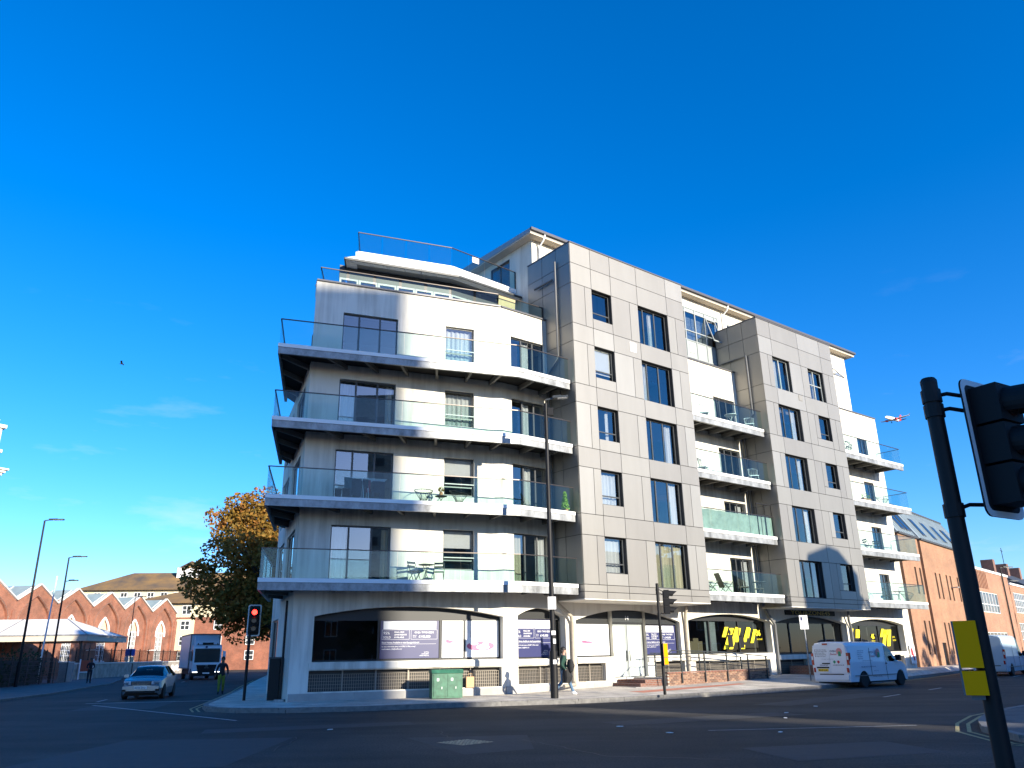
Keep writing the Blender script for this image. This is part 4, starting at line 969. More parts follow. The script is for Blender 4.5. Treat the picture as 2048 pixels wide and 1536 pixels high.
pipe([(22.9, 1.6, 3.85), (23.1, 1.75, 3.3), (23.35, 1.82, 2.9), (23.35, 1.82, .3)], 'pipe', .075)
b = MB()
for x in (18.4, 19.0, 19.6): b.tube([(x, 7, 22.6), (x, 7, 24.2)], .05, 6); b.lathe([(.12, 24.2), (.14, 24.35), (.02, 24.5)], (x, 7, 0), 10)
b.box(18.2, 19.8, 6.9, 7.1, 23.3, 24.1); b.build('roof_vent', M['coping'], APT)
# ------------------------------------------------------------------ brick buildings up the street on the right
M['brickor'] = brickmat('orange_brick', (.36, .14, .06), (.28, .105, .05), (.33, .27, .22))
M['brickbf'] = brickmat('buff_brick', (.34, .15, .07), (.26, .105, .05), (.34, .26, .19))
M['brickrd'] = brickmat('red_brick', (.29, .08, .04), (.21, .055, .03), (.30, .20, .145), dirt=.38)
M['brickdk'] = brickmat('brown_brick', (.20, .075, .05), (.15, .06, .04), (.2, .17, .15))
M['zinc'] = mat('zinc_sheet', (.36, .42, .43), .42, .4, var=.12, vscale=.7)
M['slate'] = mat('dark_slate', (.045, .05, .055), .6)
M['stone'] = mat('pale_stone', (.62, .60, .55), .8, var=.12, vscale=2)
M['stonedark'] = mat('mottled_stone', (.36, .32, .27), .9, var=.4, vscale=1.6, bump=.4, bscale=12)  # tone varies at random in paler and darker blotches
M['tileroof'] = mat('lichen_tile_roof', (.13, .10, .075), .9, var=.3, vscale=.25, col2=(.30, .17, .05))
M['creamwall'] = mat('cream_wall', (.62, .54, .36), .85, var=.06)
M['brownwall'] = mat('brown_wall', (.22, .12, .085), .9, var=.12)
BZ = RAD(90-41.5)
BR = thing('brick_building', 'buff brick building with zinc mansard roof and paired slot windows beside the apartment block', 'building', (27.7, 57, 0), BZ)
Fx = Fr(0, 0, 1, 0, 0, 1); mb = MB(); hl = []
slots = [(2.0, 2.42), (3.18, 3.6)]; slotsR = [(7.15, 7.57), (8.32, 8.74), (10.2, 10.62), (11.35, 11.77), (13.55, 13.97), (14.7, 15.12), (16.8, 17.2)]
for a, c in slots: hl += [(a, c, 5.35, 7.25), (a, c, 1.2, 3.5)]
arch_wall(mb, Fx, -.6, 3.95, -.2, 9.55, hl, rd=.15)
hr = []
for a, c in slotsR: hr += [(a, c, 5.2, 7.15), (a, c, 1.2, 3.45)]
hr = [h for h in hr if not (h[0] < 7.0 and h[2] < 2)]+[(5.75, 6.75, -.1, 2.0)]
arch_wall(mb, Fx, 4.65, 19, -.2, 9.5, hr, rd=.15)
mb.face([(3.95, 0, -.2), (3.95, .9, -.2), (3.95, .9, 9.55), (3.95, 0, 9.55)]); mb.face([(4.65, 0, -.2), (4.65, .9, -.2), (4.65, .9, 9.5), (4.65, 0, 9.5)])
mb.face([(3.95, .9, -.2), (4.65, .9, -.2), (4.65, .9, 9.5), (3.95, .9, 9.5)]); mb.face([(-.6, 0, -.2), (-.6, 10, -.2), (-.6, 10, 9.55), (-.6, 0, 9.55)])
mb.face([(19, 0, -.2), (19, 10, -.2), (19, 10, 9.5), (19, 0, 9.5)]); mb.face([(-.6, 10, -.2), (19, 10, -.2), (19, 10, 9.5), (-.6, 10, 9.5)])
mb.build('wall', M['brickbf'], BR)
for x0, x1 in ((-.7, 4.0), (4.6, 19.1)):
    b = MB(); b.prism([(-.08, 9.5), (1.75, 12.35), (9, 12.5), (10, 9.5)], x0, x1, T=lambda y, z, x: (x, y, z)); rf = b.build('roof', M['zinc'], BR)
    b = MB(); b.box(x0, x1, -.14, -.02, 9.42, 9.56); b.box(x0, x1, 1.68, 1.85, 12.33, 12.47); b.build('gutter', M['slate'], rf)
    b = MB()
    x = x0+.5
    while x < x1-.1: b.bar((x, -.11, 9.53), (x, 1.72, 12.38), .03, .04); x += .62
    b.build('standing_seam', M['zinc'], rf)
    for xx in ([1.2, 2.6] if x1 < 5 else [6.6, 9.6, 12.6, 15.6]):
        b = MB()
        def sl(x, t, o): return (x, -.08+1.83*t-.84*o, 9.5+2.85*t+.54*o)
        c = [sl(x_, t, o) for o in (.0, .07) for x_, t in ((xx, .16), (xx+.95, .16), (xx+.95, .66), (xx, .66))]
        b.add(c, [(0, 3, 2, 1), (4, 5, 6, 7), (0, 1, 5, 4), (1, 2, 6, 5), (2, 3, 7, 6), (3, 0, 4, 7)]); rw = b.build('roof_window', M['frame'], BR)
        for k in (0, 1):
            g = MB(); g.face([sl(xx+.06+.45*k, .19, .075), sl(xx+.44+.45*k, .19, .075), sl(xx+.44+.45*k, .63, .075), sl(xx+.06+.45*k, .63, .075)]); g.build('pane', M['glassdk'], rw)
for a, c, z0, z1 in hl+hr:
    if z0 < 0:
        b = MB(); fbox(b, Fx, a, c, .1, .16, 0, z1); b.build('door', M['black'], BR)
    else: window(Fx, a, c, z0, z1, .09, BR, trans=(.35,), fw=.04, gl='glassdk')
b = MB(); 
for k in range(1): b.box(11.2, 11.75, -.5, -.02, 6.2, 6.26)
b.build('open_sash', M['palegrey'], BR)
B2 = thing('brick_building', 'orange brick flat roofed building with white strip windows farther up the street', 'building', (27.7+.663*19.2, 57+.749*19.2, 0), BZ)
mb = MB(); hl = [(1.5, 8.5, 4.6, 6.4), (1.2, 9.5, 1.3, 2.9)]
arch_wall(mb, Fx, 0, 14.5, -.2, 8.3, hl, rd=.12); mb.box(0, 14.5, .3, 10, -.2, 8.25); mb.build('wall', M['brickor'], B2)
b = MB(); b.box(-.05, 14.55, -.08, .3, 8.3, 8.5); b.build('coping', M['white'], B2)
for a, c, z0, z1 in hl: window(Fx, a, c, z0, z1, .04, B2, mull=[i/6 for i in range(1, 6)], trans=(.4,), frm='white')
b = MB()
for i in range(9): b.box(.5+i*.55, .72+i*.55, -.06, -.003, 6.7, 8.2)
b.build('brick_pier', M['brickor'], B2)
b = MB(); b.box(1.2, 9.2, 3, 9, 8.3, 11.0); b.build('rooftop_store', M['slate'], B2); b = MB(); b.box(9.2, 10.6, 3.0, 9, 8.3, 10.8); b.build('rooftop_store', M['white'], B2)
b = MB(); b.tube([(11.6, -.12, 0), (11.6, -.12, 8.2)], .07, 6); b.build('downpipe', M['black'], B2)
B3 = thing('brick_building', 'brown brick building with large white gridded windows at the far right end of the terrace', 'building', (27.7+.663*34, 57+.749*34, 0), BZ)
mb = MB(); hl = [(1, 7, 4.9, 6.9), (1, 7, 1.6, 3.9)]
arch_wall(mb, Fx, 0, 9, -.2, 7.6, hl, rd=.1); mb.box(0, 9, .3, 10, -.2, 7.5); mb.build('wall', M['brickor'], B3)
for a, c, z0, z1 in hl: window(Fx, a, c, z0, z1, .04, B3, mull=[i/7 for i in range(1, 7)], trans=(.3, .65), frm='white')
b = MB(); b.box(-.05, 9.05, -.1, .3, 7.6, 7.8); b.build('coping', M['white'], B3)
B4 = thing('brick_building', 'dark shaded house with chimneys beyond the last street lamp on the right', 'building', (62, 97, 0), BZ)
b = MB(); b.box(0, 26, 0, 10, 0, 8); b.build('wall', M['brickdk'], B4)
b = MB(); b.prism([(-.3, 8), (5, 11), (10.3, 8)], 0, 26, T=lambda y, z, x: (x, y, z)); b.build('roof', M['slate'], B4)
for x in (3, 11, 19):
    b = MB(); b.box(x, x+1.1, 4.3, 5.7, 10, 12.2); b.build('chimney', M['brickdk'], B4)
b = MB(); b.tube([(8, 4, 10), (8, 4, 14)], .04, 5); b.tube([(7.3, 4, 13.6), (8.7, 4, 13.6)], .03, 5); b.build('aerial', M['black'], B4)

# ------------------------------------------------------------------ left: arcaded brick hall with saw tooth gables
he = Vector((.125, .992)); HA = atan2(he.y, he.x)
HALL = thing('brick_hall', 'long red brick hall with saw tooth gables and pointed lancet windows', 'hall', (-55.9, 94.7, 0), HA)
BW = 6.8
def gable(u):
    t = abs(((u+BW/2) % BW)-BW/2)/(BW/2); return 10.35-(1-abs(1-t))*0 - t*1.95
gable.knots = [BW*k/2 for k in range(-8, 10)]
mb = MB(); holes = []
for k in range(-4, 5):
    c = BW*k; holes.append((c-2.55, c+2.55, .8, point_top(c-2.55, c+2.55, 6.5, 9.0)))
arch_wall(mb, Fx, -BW*4.5, BW*4.5, -.2, gable, holes, rd=.28, seg=16)
# inner recessed skin with lancet openings
h2 = []
for k in range(1, 5):
    c = BW*k; h2.append((c-.95, c+.95, 1.75, point_top(c-.95, c+.95, 5.5, 7.0)))
arch_wall(mb, Fx, -BW*4.5, BW*4.5, -.2, lambda u: min(9.05, gable(u)-.3), h2, rd=.25, d=.28, seg=12)
mb.face([(BW*4.5, 0, -.2), (BW*4.5, 24, -.2), (BW*4.5, 24, 8.4), (BW*4.5, 0, 8.4)])
mb.face([(-BW*4.5, 0, -.2), (-BW*4.5, 24, -.2), (-BW*4.5, 24, 8.4), (-BW*4.5, 0, 8.4)]); mb.face([(-BW*4.5, 24, -.2), (BW*4.5, 24, -.2), (BW*4.5, 24, 8.4), (-BW*4.5, 24, 8.4)])
mb.build('wall', M['brickrd'], HALL)
M['rooflight'] = mat('roof_glazing', (.30, .36, .33), .35, var=.15, vscale=1)
for k in range(-4, 5):
    c = BW*k
    for sgn in (-1, 1):
        b = MB(); b.bar((c, -.1, 10.38), (c+sgn*BW/2, -.1, 8.43), .35, .14); b.build('coping', M['stone'], HALL)
        b = MB(); b.face([(c, .15, 10.25), (c+sgn*BW/2, .15, 8.3), (c+sgn*BW/2, 24, 8.3), (c, 24, 10.25)]); rf = b.build('roof', M['rooflight'], HALL)
        b = MB(); 
        for i in range(9): b.bar((c+sgn*.2, .6+i*2.6, 10.2), (c+sgn*BW/2, .6+i*2.6, 8.36), .06)
        b.build('glazing_bar', M['white'], rf)
    # thin moulding round the big recess
    b = MB(); f = point_top(c-2.55, c+2.55, 6.5, 9.0); us = [c-2.55+5.1*i/16 for i in range(17)]
    b.tube([(c-2.62, -.03, 3.0)]+[(u+(.07 if u > c else -.07), -.03, f(u)+.08) for u in us]+[(c+2.62, -.03, 3.0)], .06, 4); b.build('arch_moulding', M['brickdk'], HALL)
    if k >= 1:
        f = point_top(c-.95, c+.95, 5.5, 7.0); us = [c-.95+1.9*i/14 for i in range(15)]
        b = MB(); pts = [(c-1.1, .24, 5.0)]+[(u+(u-c)*.16, .24, f(u)+.14) for u in us]+[(c+1.1, .24, 5.0)]
        b.tube(pts, .13, 5); hood = b.build('hood_mould', M['white'], HALL)
        wf = MB()
        for i in range(7): 
            u = c-.95+1.9*i/6; wd = .075 if i in (0, 3, 6) else .03
            fbox(wf, Fx, u-wd, u+wd, .42, .47, 1.75, min(5.6, f(max(c-.94, min(c+.94, u)))))
        for i in range(7): fbox(wf, Fx, c-.95, c+.95, .425, .465, 1.75+i*.62, 1.75+i*.62+.06)
        fbox(wf, Fx, c-.95, c+.95, .41, .48, 5.4, 5.6); fbox(wf, Fx, c-1.05, c+1.05, .2, .5, 1.6, 1.75)
        wo = wf.build('window', M['white'], HALL)
        g = MB(); g.face([(c-.95, .46, 1.75), (c+.95, .46, 1.75), (c+.95, .46, 5.5), (c-.95, .46, 5.5)]); g.build('pane', M['glassdk'], wo)
        g = MB(); n = 12
        for a, q in zip(us, us[1:]): g.face([(a, .45, 5.55), (q, .45, 5.55), (q, .45, f(q)), (a, .45, f(a))])
        for i in range(4): g.box(c-.8+.15*i, c+.8-.15*i, .42, .45, 5.75+i*.3, 5.85+i*.3)
        g.build('louvre', M['creamwall'], wo)
    b = MB(); b.box(c+BW/2-.35, c+BW/2+.35, -.12, -.003, -.1, 7.3); b.build('brick_pier', M['brickrd'], HALL)
b = MB(); b.box(-BW*4.5, BW*4.5, .52, .6, -.1, 8); b.build('interior', M['intdark'], HALL)
for k in (1.5, 3.5):
    b = MB(); b.tube([(BW*k, -.1, 3.0), (BW*k, -.9, 3.1)], .05, 6); b.box(BW*k-.08, BW*k+.08, -1.3, -.7, 3.02, 3.14); b.build('wall_lamp', M['white'], HALL)
# white canopy in front of the hall
CN = thing('canopy', 'large white hipped canopy roof on posts in front of the red brick hall', 'canopy', (-43.8, 84, 0), RAD(186))
b = MB(); L_, D_ = 36, 11
e = [(0, 0, 4.25), (L_, 0, 4.25), (L_, -D_, 4.25), (0, -D_, 4.25)]; r1, r2 = (4.5, -5.5, 6.1), (L_-4.5, -5.5, 6.1)
for f in ((e[0], e[1], r2, r1), (e[2], e[3], r1, r2), (e[1], e[2], r2), (e[3], e[0], r1)): b.face(f)
M['canopy'] = mat('white_canopy', (.76, .74, .70), .6, var=.05)
b.build('roof', M['canopy'], CN)
b = MB()
for p, q in zip(e, e[1:]+e[:1]): b.bar((p[0], p[1], p[2]-.32), (q[0], q[1], q[2]-.32), .08, .5)
b.build('valance', M['soffpale'], CN)
b = MB()
for p, q in zip(e, e[1:]+e[:1]): b.bar((p[0], p[1], p[2]+.02), (q[0], q[1], q[2]+.02), .2, .14)
b.bar(e[0], r1, .1); b.bar(e[3], r1, .1)
for x in (9, 18, 27): b.bar((x, .0, 4.28), (x, -5.5, 6.13), .08)
b.build('roof_rib', M['galv'], CN)
for x in (.8, 9, 18, 27):
    for y in (-.8, -D_+.8):
        b = MB(); b.tube([(x, y, 0), (x, y, 4)], .1, 8); b.bar((x, y, 2.9), (x-.0, y+(.7 if y > -5 else -.7), 4.0), .08); b.build('post', M['dark'], CN)
# street wall with railings
WL_ = thing('boundary_wall', 'mottled stone boundary wall with iron railings below the brick hall', 'wall', (-41.5, 78, 0), atan2(46, -5.5))
b = MB(); b.box(0, 46, -.25, .25, -.1, 1.45); b.build('wall', M['stonedark'], WL_)
b = MB(); b.box(0, 46, -.3, .3, 1.455, 1.58); b.build('coping', M['stone'], WL_)
b = MB(); b.box(0, 46, -.02, .02, 2.75, 2.8); b.box(0, 46, -.02, .02, 1.7, 1.74)
for i in range(230): b.box(i*.2, i*.2+.02, -.01, .01, 1.58, 2.8)
for i in range(16): b.box(i*3, i*3+.07, -.035, .035, 1.58, 2.95)
b.build('railing', M['black'], WL_, kind='stuff')
M['graffiti'] = mat('graffiti_paint', (.55, .5, .5), .8, var=.6, vscale=6)
b = MB()
for i in range(9):
    z = .45+.1*sin(i*1.7); u = 30+i*.5; b.tube([(u, -.262, z), (u+.3, -.262, z+.6), (u+.45, -.262, z+.15), (u+.2, -.262, z-.1)], .05, 4)
b.build('graffiti', M['graffiti'], WL_)
b = MB(); b.box(-.5, .5, -.03, .03, 2.2, 2.95); bs = thing('blue_sign', 'blue notice sign on two posts at the wall before the brick hall', 'sign', (-43.4, 93, 0), RAD(10)); b.build('sign_board', mat('blue_sign', (.01, .09, .42), .4), bs)
b = MB(); b.box(-.5, -.1, -.032, .028, 1.65, 2.15); b.build('notice', M['white'], bs); b = MB(); b.box(.1, .45, -.03, .03, 1.4, 2.1); b.build('notice', M['creamwall'], bs)
b = MB(); b.tube([(-.4, .06, 0), (-.4, .06, 2.9)], .04, 6); b.tube([(.4, .06, 0), (.4, .06, 2.9)], .04, 6); b.build('post', M['black'], bs)
# buildings behind
HB = thing('hospital_block', 'long cream and brown block with lichen stained hipped roof behind the brick hall', 'building', (-93, 172, 0), RAD(6))
b = MB(); b.box(0, 50, 0, 16, 0, 13.2); b.build('wall', M['brownwall'], HB)
b = MB(); b.box(-.05, 50.05, -.05, 16.05, 13.2, 16); b.build('upper_wall', M['creamwall'], HB)
b = MB(); e = [(-1, -1, 16), (51, -1, 16), (51, 17, 16), (-1, 17, 16)]; r1, r2 = (8, 8, 20.4), (43, 8, 20.4)
for f in ((e[0], e[1], r2, r1), (e[2], e[3], r1, r2), (e[1], e[2], r2), (e[3], e[0], r1)): b.face(f)
b.face(e[::-1]); b.build('roof', M['tileroof'], HB)
b = MB(); b.box(18.2, 22.8, 5, 10, 19, 21.2); b.build('cupola', M['white'], HB)
b = MB(); b.lathe([(3.4, 21.2), (.05, 23.0)], (20.5, 7.5, 0), 4); b.build('cupola_roof', M['tileroof'], HB)
def plainwin(x0, x1, z0, z1, par, y=-.05, n=2, frm='white'):
    b = MB(); fw = .1
    b.box(x0, x1, y-.05, y-.003, z0, z1); o = b.build('window', M['dark'], par)
    b = MB()
    for i in range(n+1): x = x0+(x1-x0)*i/n; b.box(x-fw/2, x+fw/2, y-.09, y-.053, z0, z1)
    for z in (z0, (z0+z1)/2, z1): b.box(x0, x1, y-.085, y-.054, z-fw/2, z+fw/2)
    b.build('frame', M[frm], o); return o
for i in range(7): plainwin(3.2+i*2.75, 4.5+i*2.75, 13.7, 15.5, HB)
plainwin(23.2, 26, 13.5, 15.6, HB, n=3); plainwin(30, 32.5, 13.5, 15.6, HB, n=3)
b = MB(); b.box(26.3, 29.6, -.08, -.051, 13.2, 15.9); b.box(19, 23, -.08, -.02, 10.6, 13.0); b.build('grey_panel', mat('grey_panel', (.22, .22, .22), .8), HB)
b = MB(); b.box(10, 17, -.06, -.01, 9.0, 12); b.build('cream_panel', M['creamwall'], HB); plainwin(10.8, 13, 9.4, 11.4, HB, y=-.07); plainwin(14, 16.2, 9.4, 11.4, HB, y=-.07)
H2 = thing('hospital_block', 'lower brick and cream wing with brown tiled roof partly behind the autumn tree', 'building', (-58.5, 138, 0), RAD(4))
b = MB(); b.box(0, 34, 0, 14, 0, 10.8); b.build('wall', M['brickrd'], H2)
b = MB(); b.box(-.06, 34, -.06, -.002, 8.5, 10.8); b.box(1.2, 4.2, -.06, -.002, 3.2, 8.2); b.build('cream_panel', M['creamwall'], H2)
b = MB(); e = [(-8, -1, 10.8), (35, -1, 10.8), (35, 15, 10.8), (-8, 15, 10.8)]; r1, r2 = (6, 7, 14.6), (28, 7, 14.6)
for f in ((e[0], e[1], r2, r1), (e[2], e[3], r1, r2), (e[1], e[2], r2), (e[3], e[0], r1), tuple(e[::-1])): b.face(f)
b.build('roof', M['tileroof'], H2)
for z in (1.6, 4.0, 6.5, 9.0):
    for x in (2.0, 7.5, 13, 18.5, 24, 29): plainwin(x, x+1.4, z, z+1.4, H2, y=-.065)
SP = thing('church_spire', 'thin distant spire seen between the saw tooth gables', 'spire', (-150, 226, 0)); b = MB(); b.lathe([(1.6, 0), (1.6, 22), (2.2, 22.2), (.05, 34)], (0, 0, 0), 8); b.build('spire', M['slate'], SP)
# stone building at the left edge: corner with cornice and chimney pot
ST = thing('stone_building', 'pale stone building corner with moulded cornice at the left edge', 'building', (-30.35, 44.75, 0), RAD(52))
def cornered(b, z0, z1, o): b.box(-14, o, -o, 14, z0, z1)
b = MB(); cornered(b, 0, 12.0, 0); b.build('wall', M['stone'], ST)
b = MB(); cornered(b, 12.0, 12.15, .38); cornered(b, 12.15, 12.3, .5); cornered(b, 12.3, 12.4, .62); b.build('cornice', M['stone'], ST)
b = MB(); b.box(-2.4, .05, .2, 2.6, 12.4, 14.0); b.build('parapet_block', M['stone'], ST)
b = MB(); b.box(-2.5, .2, .1, 2.7, 13.3, 13.42); b.box(-2.5, .3, .05, 2.75, 13.42, 13.6); b.box(-2.4, .12, .2, 2.6, 14.0, 14.9); b.box(-2.5, .3, .05, 2.75, 14.9, 15.1); b.build('moulding', M['stone'], ST)
b = MB(); b.lathe([(.2, 15.1), (.16, 15.4), (.3, 15.5), (.32, 15.62), (.2, 15.7)], (-.1, 1.2, 0), 12); b.build('chimney_pot', M['stone'], ST)

# ------------------------------------------------------------------ buildings and trees on the sun side, whose shadows fall across the junction
def p_of(x, y): return x*sin(SUN_AZ-pi/2)+y*cos(SUN_AZ-pi/2)      # across the sun
def S2W(p, a): return (p*sin(SUN_AZ-pi/2)-a*sin(SUN_AZ), p*cos(SUN_AZ-pi/2)-a*cos(SUN_AZ))
pe = p_of(*A2W(-7.0, 3.2))
tb = thing('tower_block', 'tall concrete tower block standing across the junction on the sun side', 'building', (*S2W(pe-26, -90), 0), pi-SUN_AZ)
b = MB(); b.box(0, 26, -16, 0, -.05, 17.9+115*math.tan(SUN_EL)); b.build('wall', M['stonedark'], tb)
for i in range(15):
    for j in range(6):
        b = MB(); b.box(1.2+j*4.1, 3.4+j*4.1, .003, .06, 2+i*3.1, 3.6+i*3.1); b.build('window', M['slate'], tb)
_sy = _sa*sin(SUN_AZ)-_ca*cos(SUN_AZ); _sx = _ca*sin(SUN_AZ)+_sa*cos(SUN_AZ)
TE = math.tan(SUN_EL)/_sy; DS = _sx/_sy*34.6-6.2
ch = thing('corner_house', 'dark brick corner house with white dormers behind the camera, in the tower block shade', 'house', (21, -7, 0), RAD(215))
b = MB(); b.box(-11, 11, 0, 9, -.05, 5.6); b.build('wall', M['brickdk'], ch); b = MB(); b.prism([(-.4, 5.55), (4.5, 9.2), (9.4, 5.55)], -11.3, 11.3, T=lambda y, z, x: (x, y, z)); b.build('roof', M['slate'], ch)
for x in (-8.5, -4, .5, 5, 8.5):
    for z in (.9, 3.5):
        b = MB(); b.box(x-.6, x+.6, -.06, -.003, z, z+1.5); w_ = b.build('window', M['white'], ch); g = MB(); g.box(x-.5, x-.05, -.07, -.062, z+.1, z+1.4); g.box(x+.05, x+.5, -.07, -.062, z+.1, z+1.4); g.build('pane', M['glassdk'], w_)
    b = MB(); b.box(x-.7, x+.7, .4, 3, 6.2, 7.6); d_ = b.build('dormer', M['white'], ch); b = MB(); b.box(x-.5, x+.5, .38, .397, 6.4, 7.4); b.build('pane', M['slate'], d_)
RY = -38.0                                       # terrace across the road, parallel to the long front
def terr(s0, s1, hr_, label, m='brickdk', he_=None, hip=False):
    he_ = he_ or hr_-3; t = thing('terraced_house', label, 'house', (*A2W(s0+DS, RY), 0), TANG); W_ = s1-s0
    b = MB(); b.box(0, W_, -5, 5, -.05, he_); b.build('wall', M[m], t)
    b = MB(); b.prism([(-5.3, he_-.05), (0, hr_), (5.3, he_-.05)], 0, W_, T=lambda y, z, x: (x, y, z)); b.build('roof', M['slate'], t)
    x = 1.0
    while x < W_-1.8:
        for z in (1.0, 4.0):
            b = MB(); b.box(x, x+1.4, 5.003, 5.06, z, z+1.6); w_ = b.build('window', M['white'], t); g = MB(); g.box(x+.1, x+.66, 5.062, 5.07, z+.1, z+1.5); g.box(x+.74, x+1.3, 5.062, 5.07, z+.1, z+1.5); g.build('pane', M['glassdk'], w_)
        x += 2.6
    return t
terr(1.5, 8.6, .02+34.6*TE, 'terraced house with slate roof nearest the tower block across the road'); terr(8.9, 16.4, 34.6*TE, 'second terraced house with slate roof across the road')
terr(16.7, 22.4, .7+39.9*TE, 'taller third terraced house across the road'); terr(28.4, 40.5, .1+39.9*TE, 'terraced house beyond the narrow tall house across the road'); terr(40.8, 60, .1+41*TE, 'last long terraced house across the road')
t = thing('terraced_house', 'narrow tall house with a sloped top in the terrace across the road', 'house', (*A2W(23.0+DS, RY), 0), TANG)
b = MB(); zt_ = 4.6+38*TE; b.box(0, 4.9, -4, 4, -.05, zt_); b.build('wall', M['brickdk'], t); b = MB(); b.prism([(0, zt_), (0, zt_+.9), (2.2, zt_+1.5), (3.2, zt_+1.3), (4.9, zt_)], -4, 4, T=lambda x, z, y: (x, y, z)); b.build('roof', M['slate'], t)

# ------------------------------------------------------------------ trees
M['bark'] = mat('bark', (.06, .05, .04), .95, var=.3, vscale=6)
def leafmat(name, stops):
    m = mat(name, stops[0][1], .75); p = _princ(m); n = m.node_tree.nodes; l = m.node_tree.links
    t = n.new('ShaderNodeTexCoord'); k = n.new('ShaderNodeTexNoise'); k.inputs['Scale'].default_value = .55; k.inputs['Detail'].default_value = 9; k.inputs['Roughness'].default_value = .75
    l.new(t.outputs['Object'], k.inputs['Vector']); r = n.new('ShaderNodeValToRGB'); e = r.color_ramp.elements
    while len(e) < len(stops): e.new(.5)
    for q, (pos, c) in zip(e, stops): q.position = pos; q.color = (*c, 1)
    l.new(k.outputs['Fac'], r.inputs['Fac']); l.new(r.outputs[0], p.inputs['Base Color'])
    tr = n.new('ShaderNodeBsdfTranslucent'); l.new(r.outputs[0], tr.inputs[0]); ms = n.new('ShaderNodeMixShader'); ms.inputs[0].default_value = .3
    l.new(p.outputs[0], ms.inputs[1]); l.new(tr.outputs[0], ms.inputs[2]); l.new(ms.outputs[0], n['Material Output'].inputs[0]); return m
M['autumn'] = leafmat('autumn_leaves', [(.30, (.07, .06, .012)), (.42, (.17, .12, .016)), (.52, (.30, .16, .02)), (.62, (.32, .115, .022)), (.76, (.22, .065, .02))])
M['green'] = leafmat('green_leaves', [(.35, (.02, .035, .012)), (.6, (.05, .07, .02)), (.75, (.09, .08, .03))])
M['conifer'] = leafmat('lime_conifer', [(.35, (.22, .36, .03)), (.7, (.42, .55, .06))])
def leaves(b, c, r, n, s, rnd, flat=1.0, shell=.55):
    for _ in range(n):
        while True:
            v = Vector((rnd.uniform(-1, 1), rnd.uniform(-1, 1), rnd.uniform(-1, 1))); l_ = v.length
            if .05 < l_ <= 1: break
        v = v/l_*(l_**shell); p = Vector(c)+Vector((v.x*r, v.y*r, v.z*r*flat))
        a = Vector((rnd.gauss(0, 1), rnd.gauss(0, 1), rnd.gauss(0, .7))).normalized(); t = a.cross(Vector((rnd.gauss(0, 1), rnd.gauss(0, 1), rnd.gauss(0, 1)))).normalized()
        z = s*rnd.uniform(.6, 1.35); b.face([p-a*z*.5, p+t*z*.32, p+a*z*.5, p-t*z*.32])
def tree(name, label, loc, h, cr_, nl, ls, m, seed, trunk_h=3.0, r0=.35, clumps=46, group=None, spread=1.0, off=(0, 0)):
    rnd = random.Random(seed); t = thing(name, label, 'tree', loc, 0, group); b = MB(); cz = trunk_h+(h-trunk_h)*.5; rz = (h-trunk_h)*.5
    b.tube([(0, 0, -.1), (.03, .02, trunk_h*.5), (.1, -.05, trunk_h), (.05, 0, cz+rz*.4)], [r0*1.25, r0, r0*.8, r0*.25], 9)
    cl = []
    for i in range(clumps):
        u = rnd.uniform(-1, 1); a = rnd.uniform(0, 2*pi); q = sqrt(1-u*u); k = rnd.uniform(.45, 1.0)**.6
        wob = .82+.25*sin(a*3+u*4+seed)+rnd.uniform(-.1, .1)
        p = Vector((cos(a)*q*cr_*k*wob*spread+off[0], sin(a)*q*cr_*k*wob+off[1], cz+u*rz*k)); cl.append((p, rnd.uniform(.16, .30)*cr_))
    for p, r in cl[::2]:
        s0 = Vector((.05, 0, trunk_h*rnd.uniform(.8, 1.0)+max(0, (p.z-trunk_h)*.35))); m_ = s0.lerp(p, .5)+Vector((0, 0, .3))
        b.tube([s0, m_, p], [r0*.35, r0*.2, .03], 5)
    shade_auto(b.build('trunk', M['bark'], t)); c = MB()
    for p, r in cl: leaves(c, p, r, int(nl/clumps), ls, rnd, .75)
    c.build('crown', m, t); return t
tree('autumn_tree', 'big rounded autumn tree with orange and olive leaves behind the apartment block', (-22.3, 76.5, 0), 16.8, 6.4, 34000, .36, M['autumn'], 5, trunk_h=3.4, r0=.45, clumps=150, off=(-2.2, 0))
tree('street_tree', 'bushy tree in front of the dark corner house behind the camera', (15.5, -1.5, .1), 5.5, 2.2, 1600, .3, M['green'], 31, trunk_h=1.6, r0=.16, clumps=26)
tree('autumn_tree', 'dark tree behind the autumn tree by the palisade fence', (-15.5, 80, 0), 9, 4, 3500, .34, M['green'], 11, clumps=40)
for i, (s_, y_, h_, r_) in enumerate(((27.6, -30, 14.4, 1.9), (41.5, -30, 12.4, 2.6), (17.5, -30.5, 10.6, 1.5), (47, -30, 12.0, 2.4))):
    tree('street_tree', ['street tree before the narrow tall house across the road', 'street tree before the last terraced house across the road', 'slim street tree by the tall third house across the road', 'farthest street tree across the road'][i], (*A2W(s_+DS*.85, y_), .1), h_, r_, 1300, .34, M['green'], 20+i, trunk_h=4.5, r0=.2, clumps=26, group='street trees across the road')
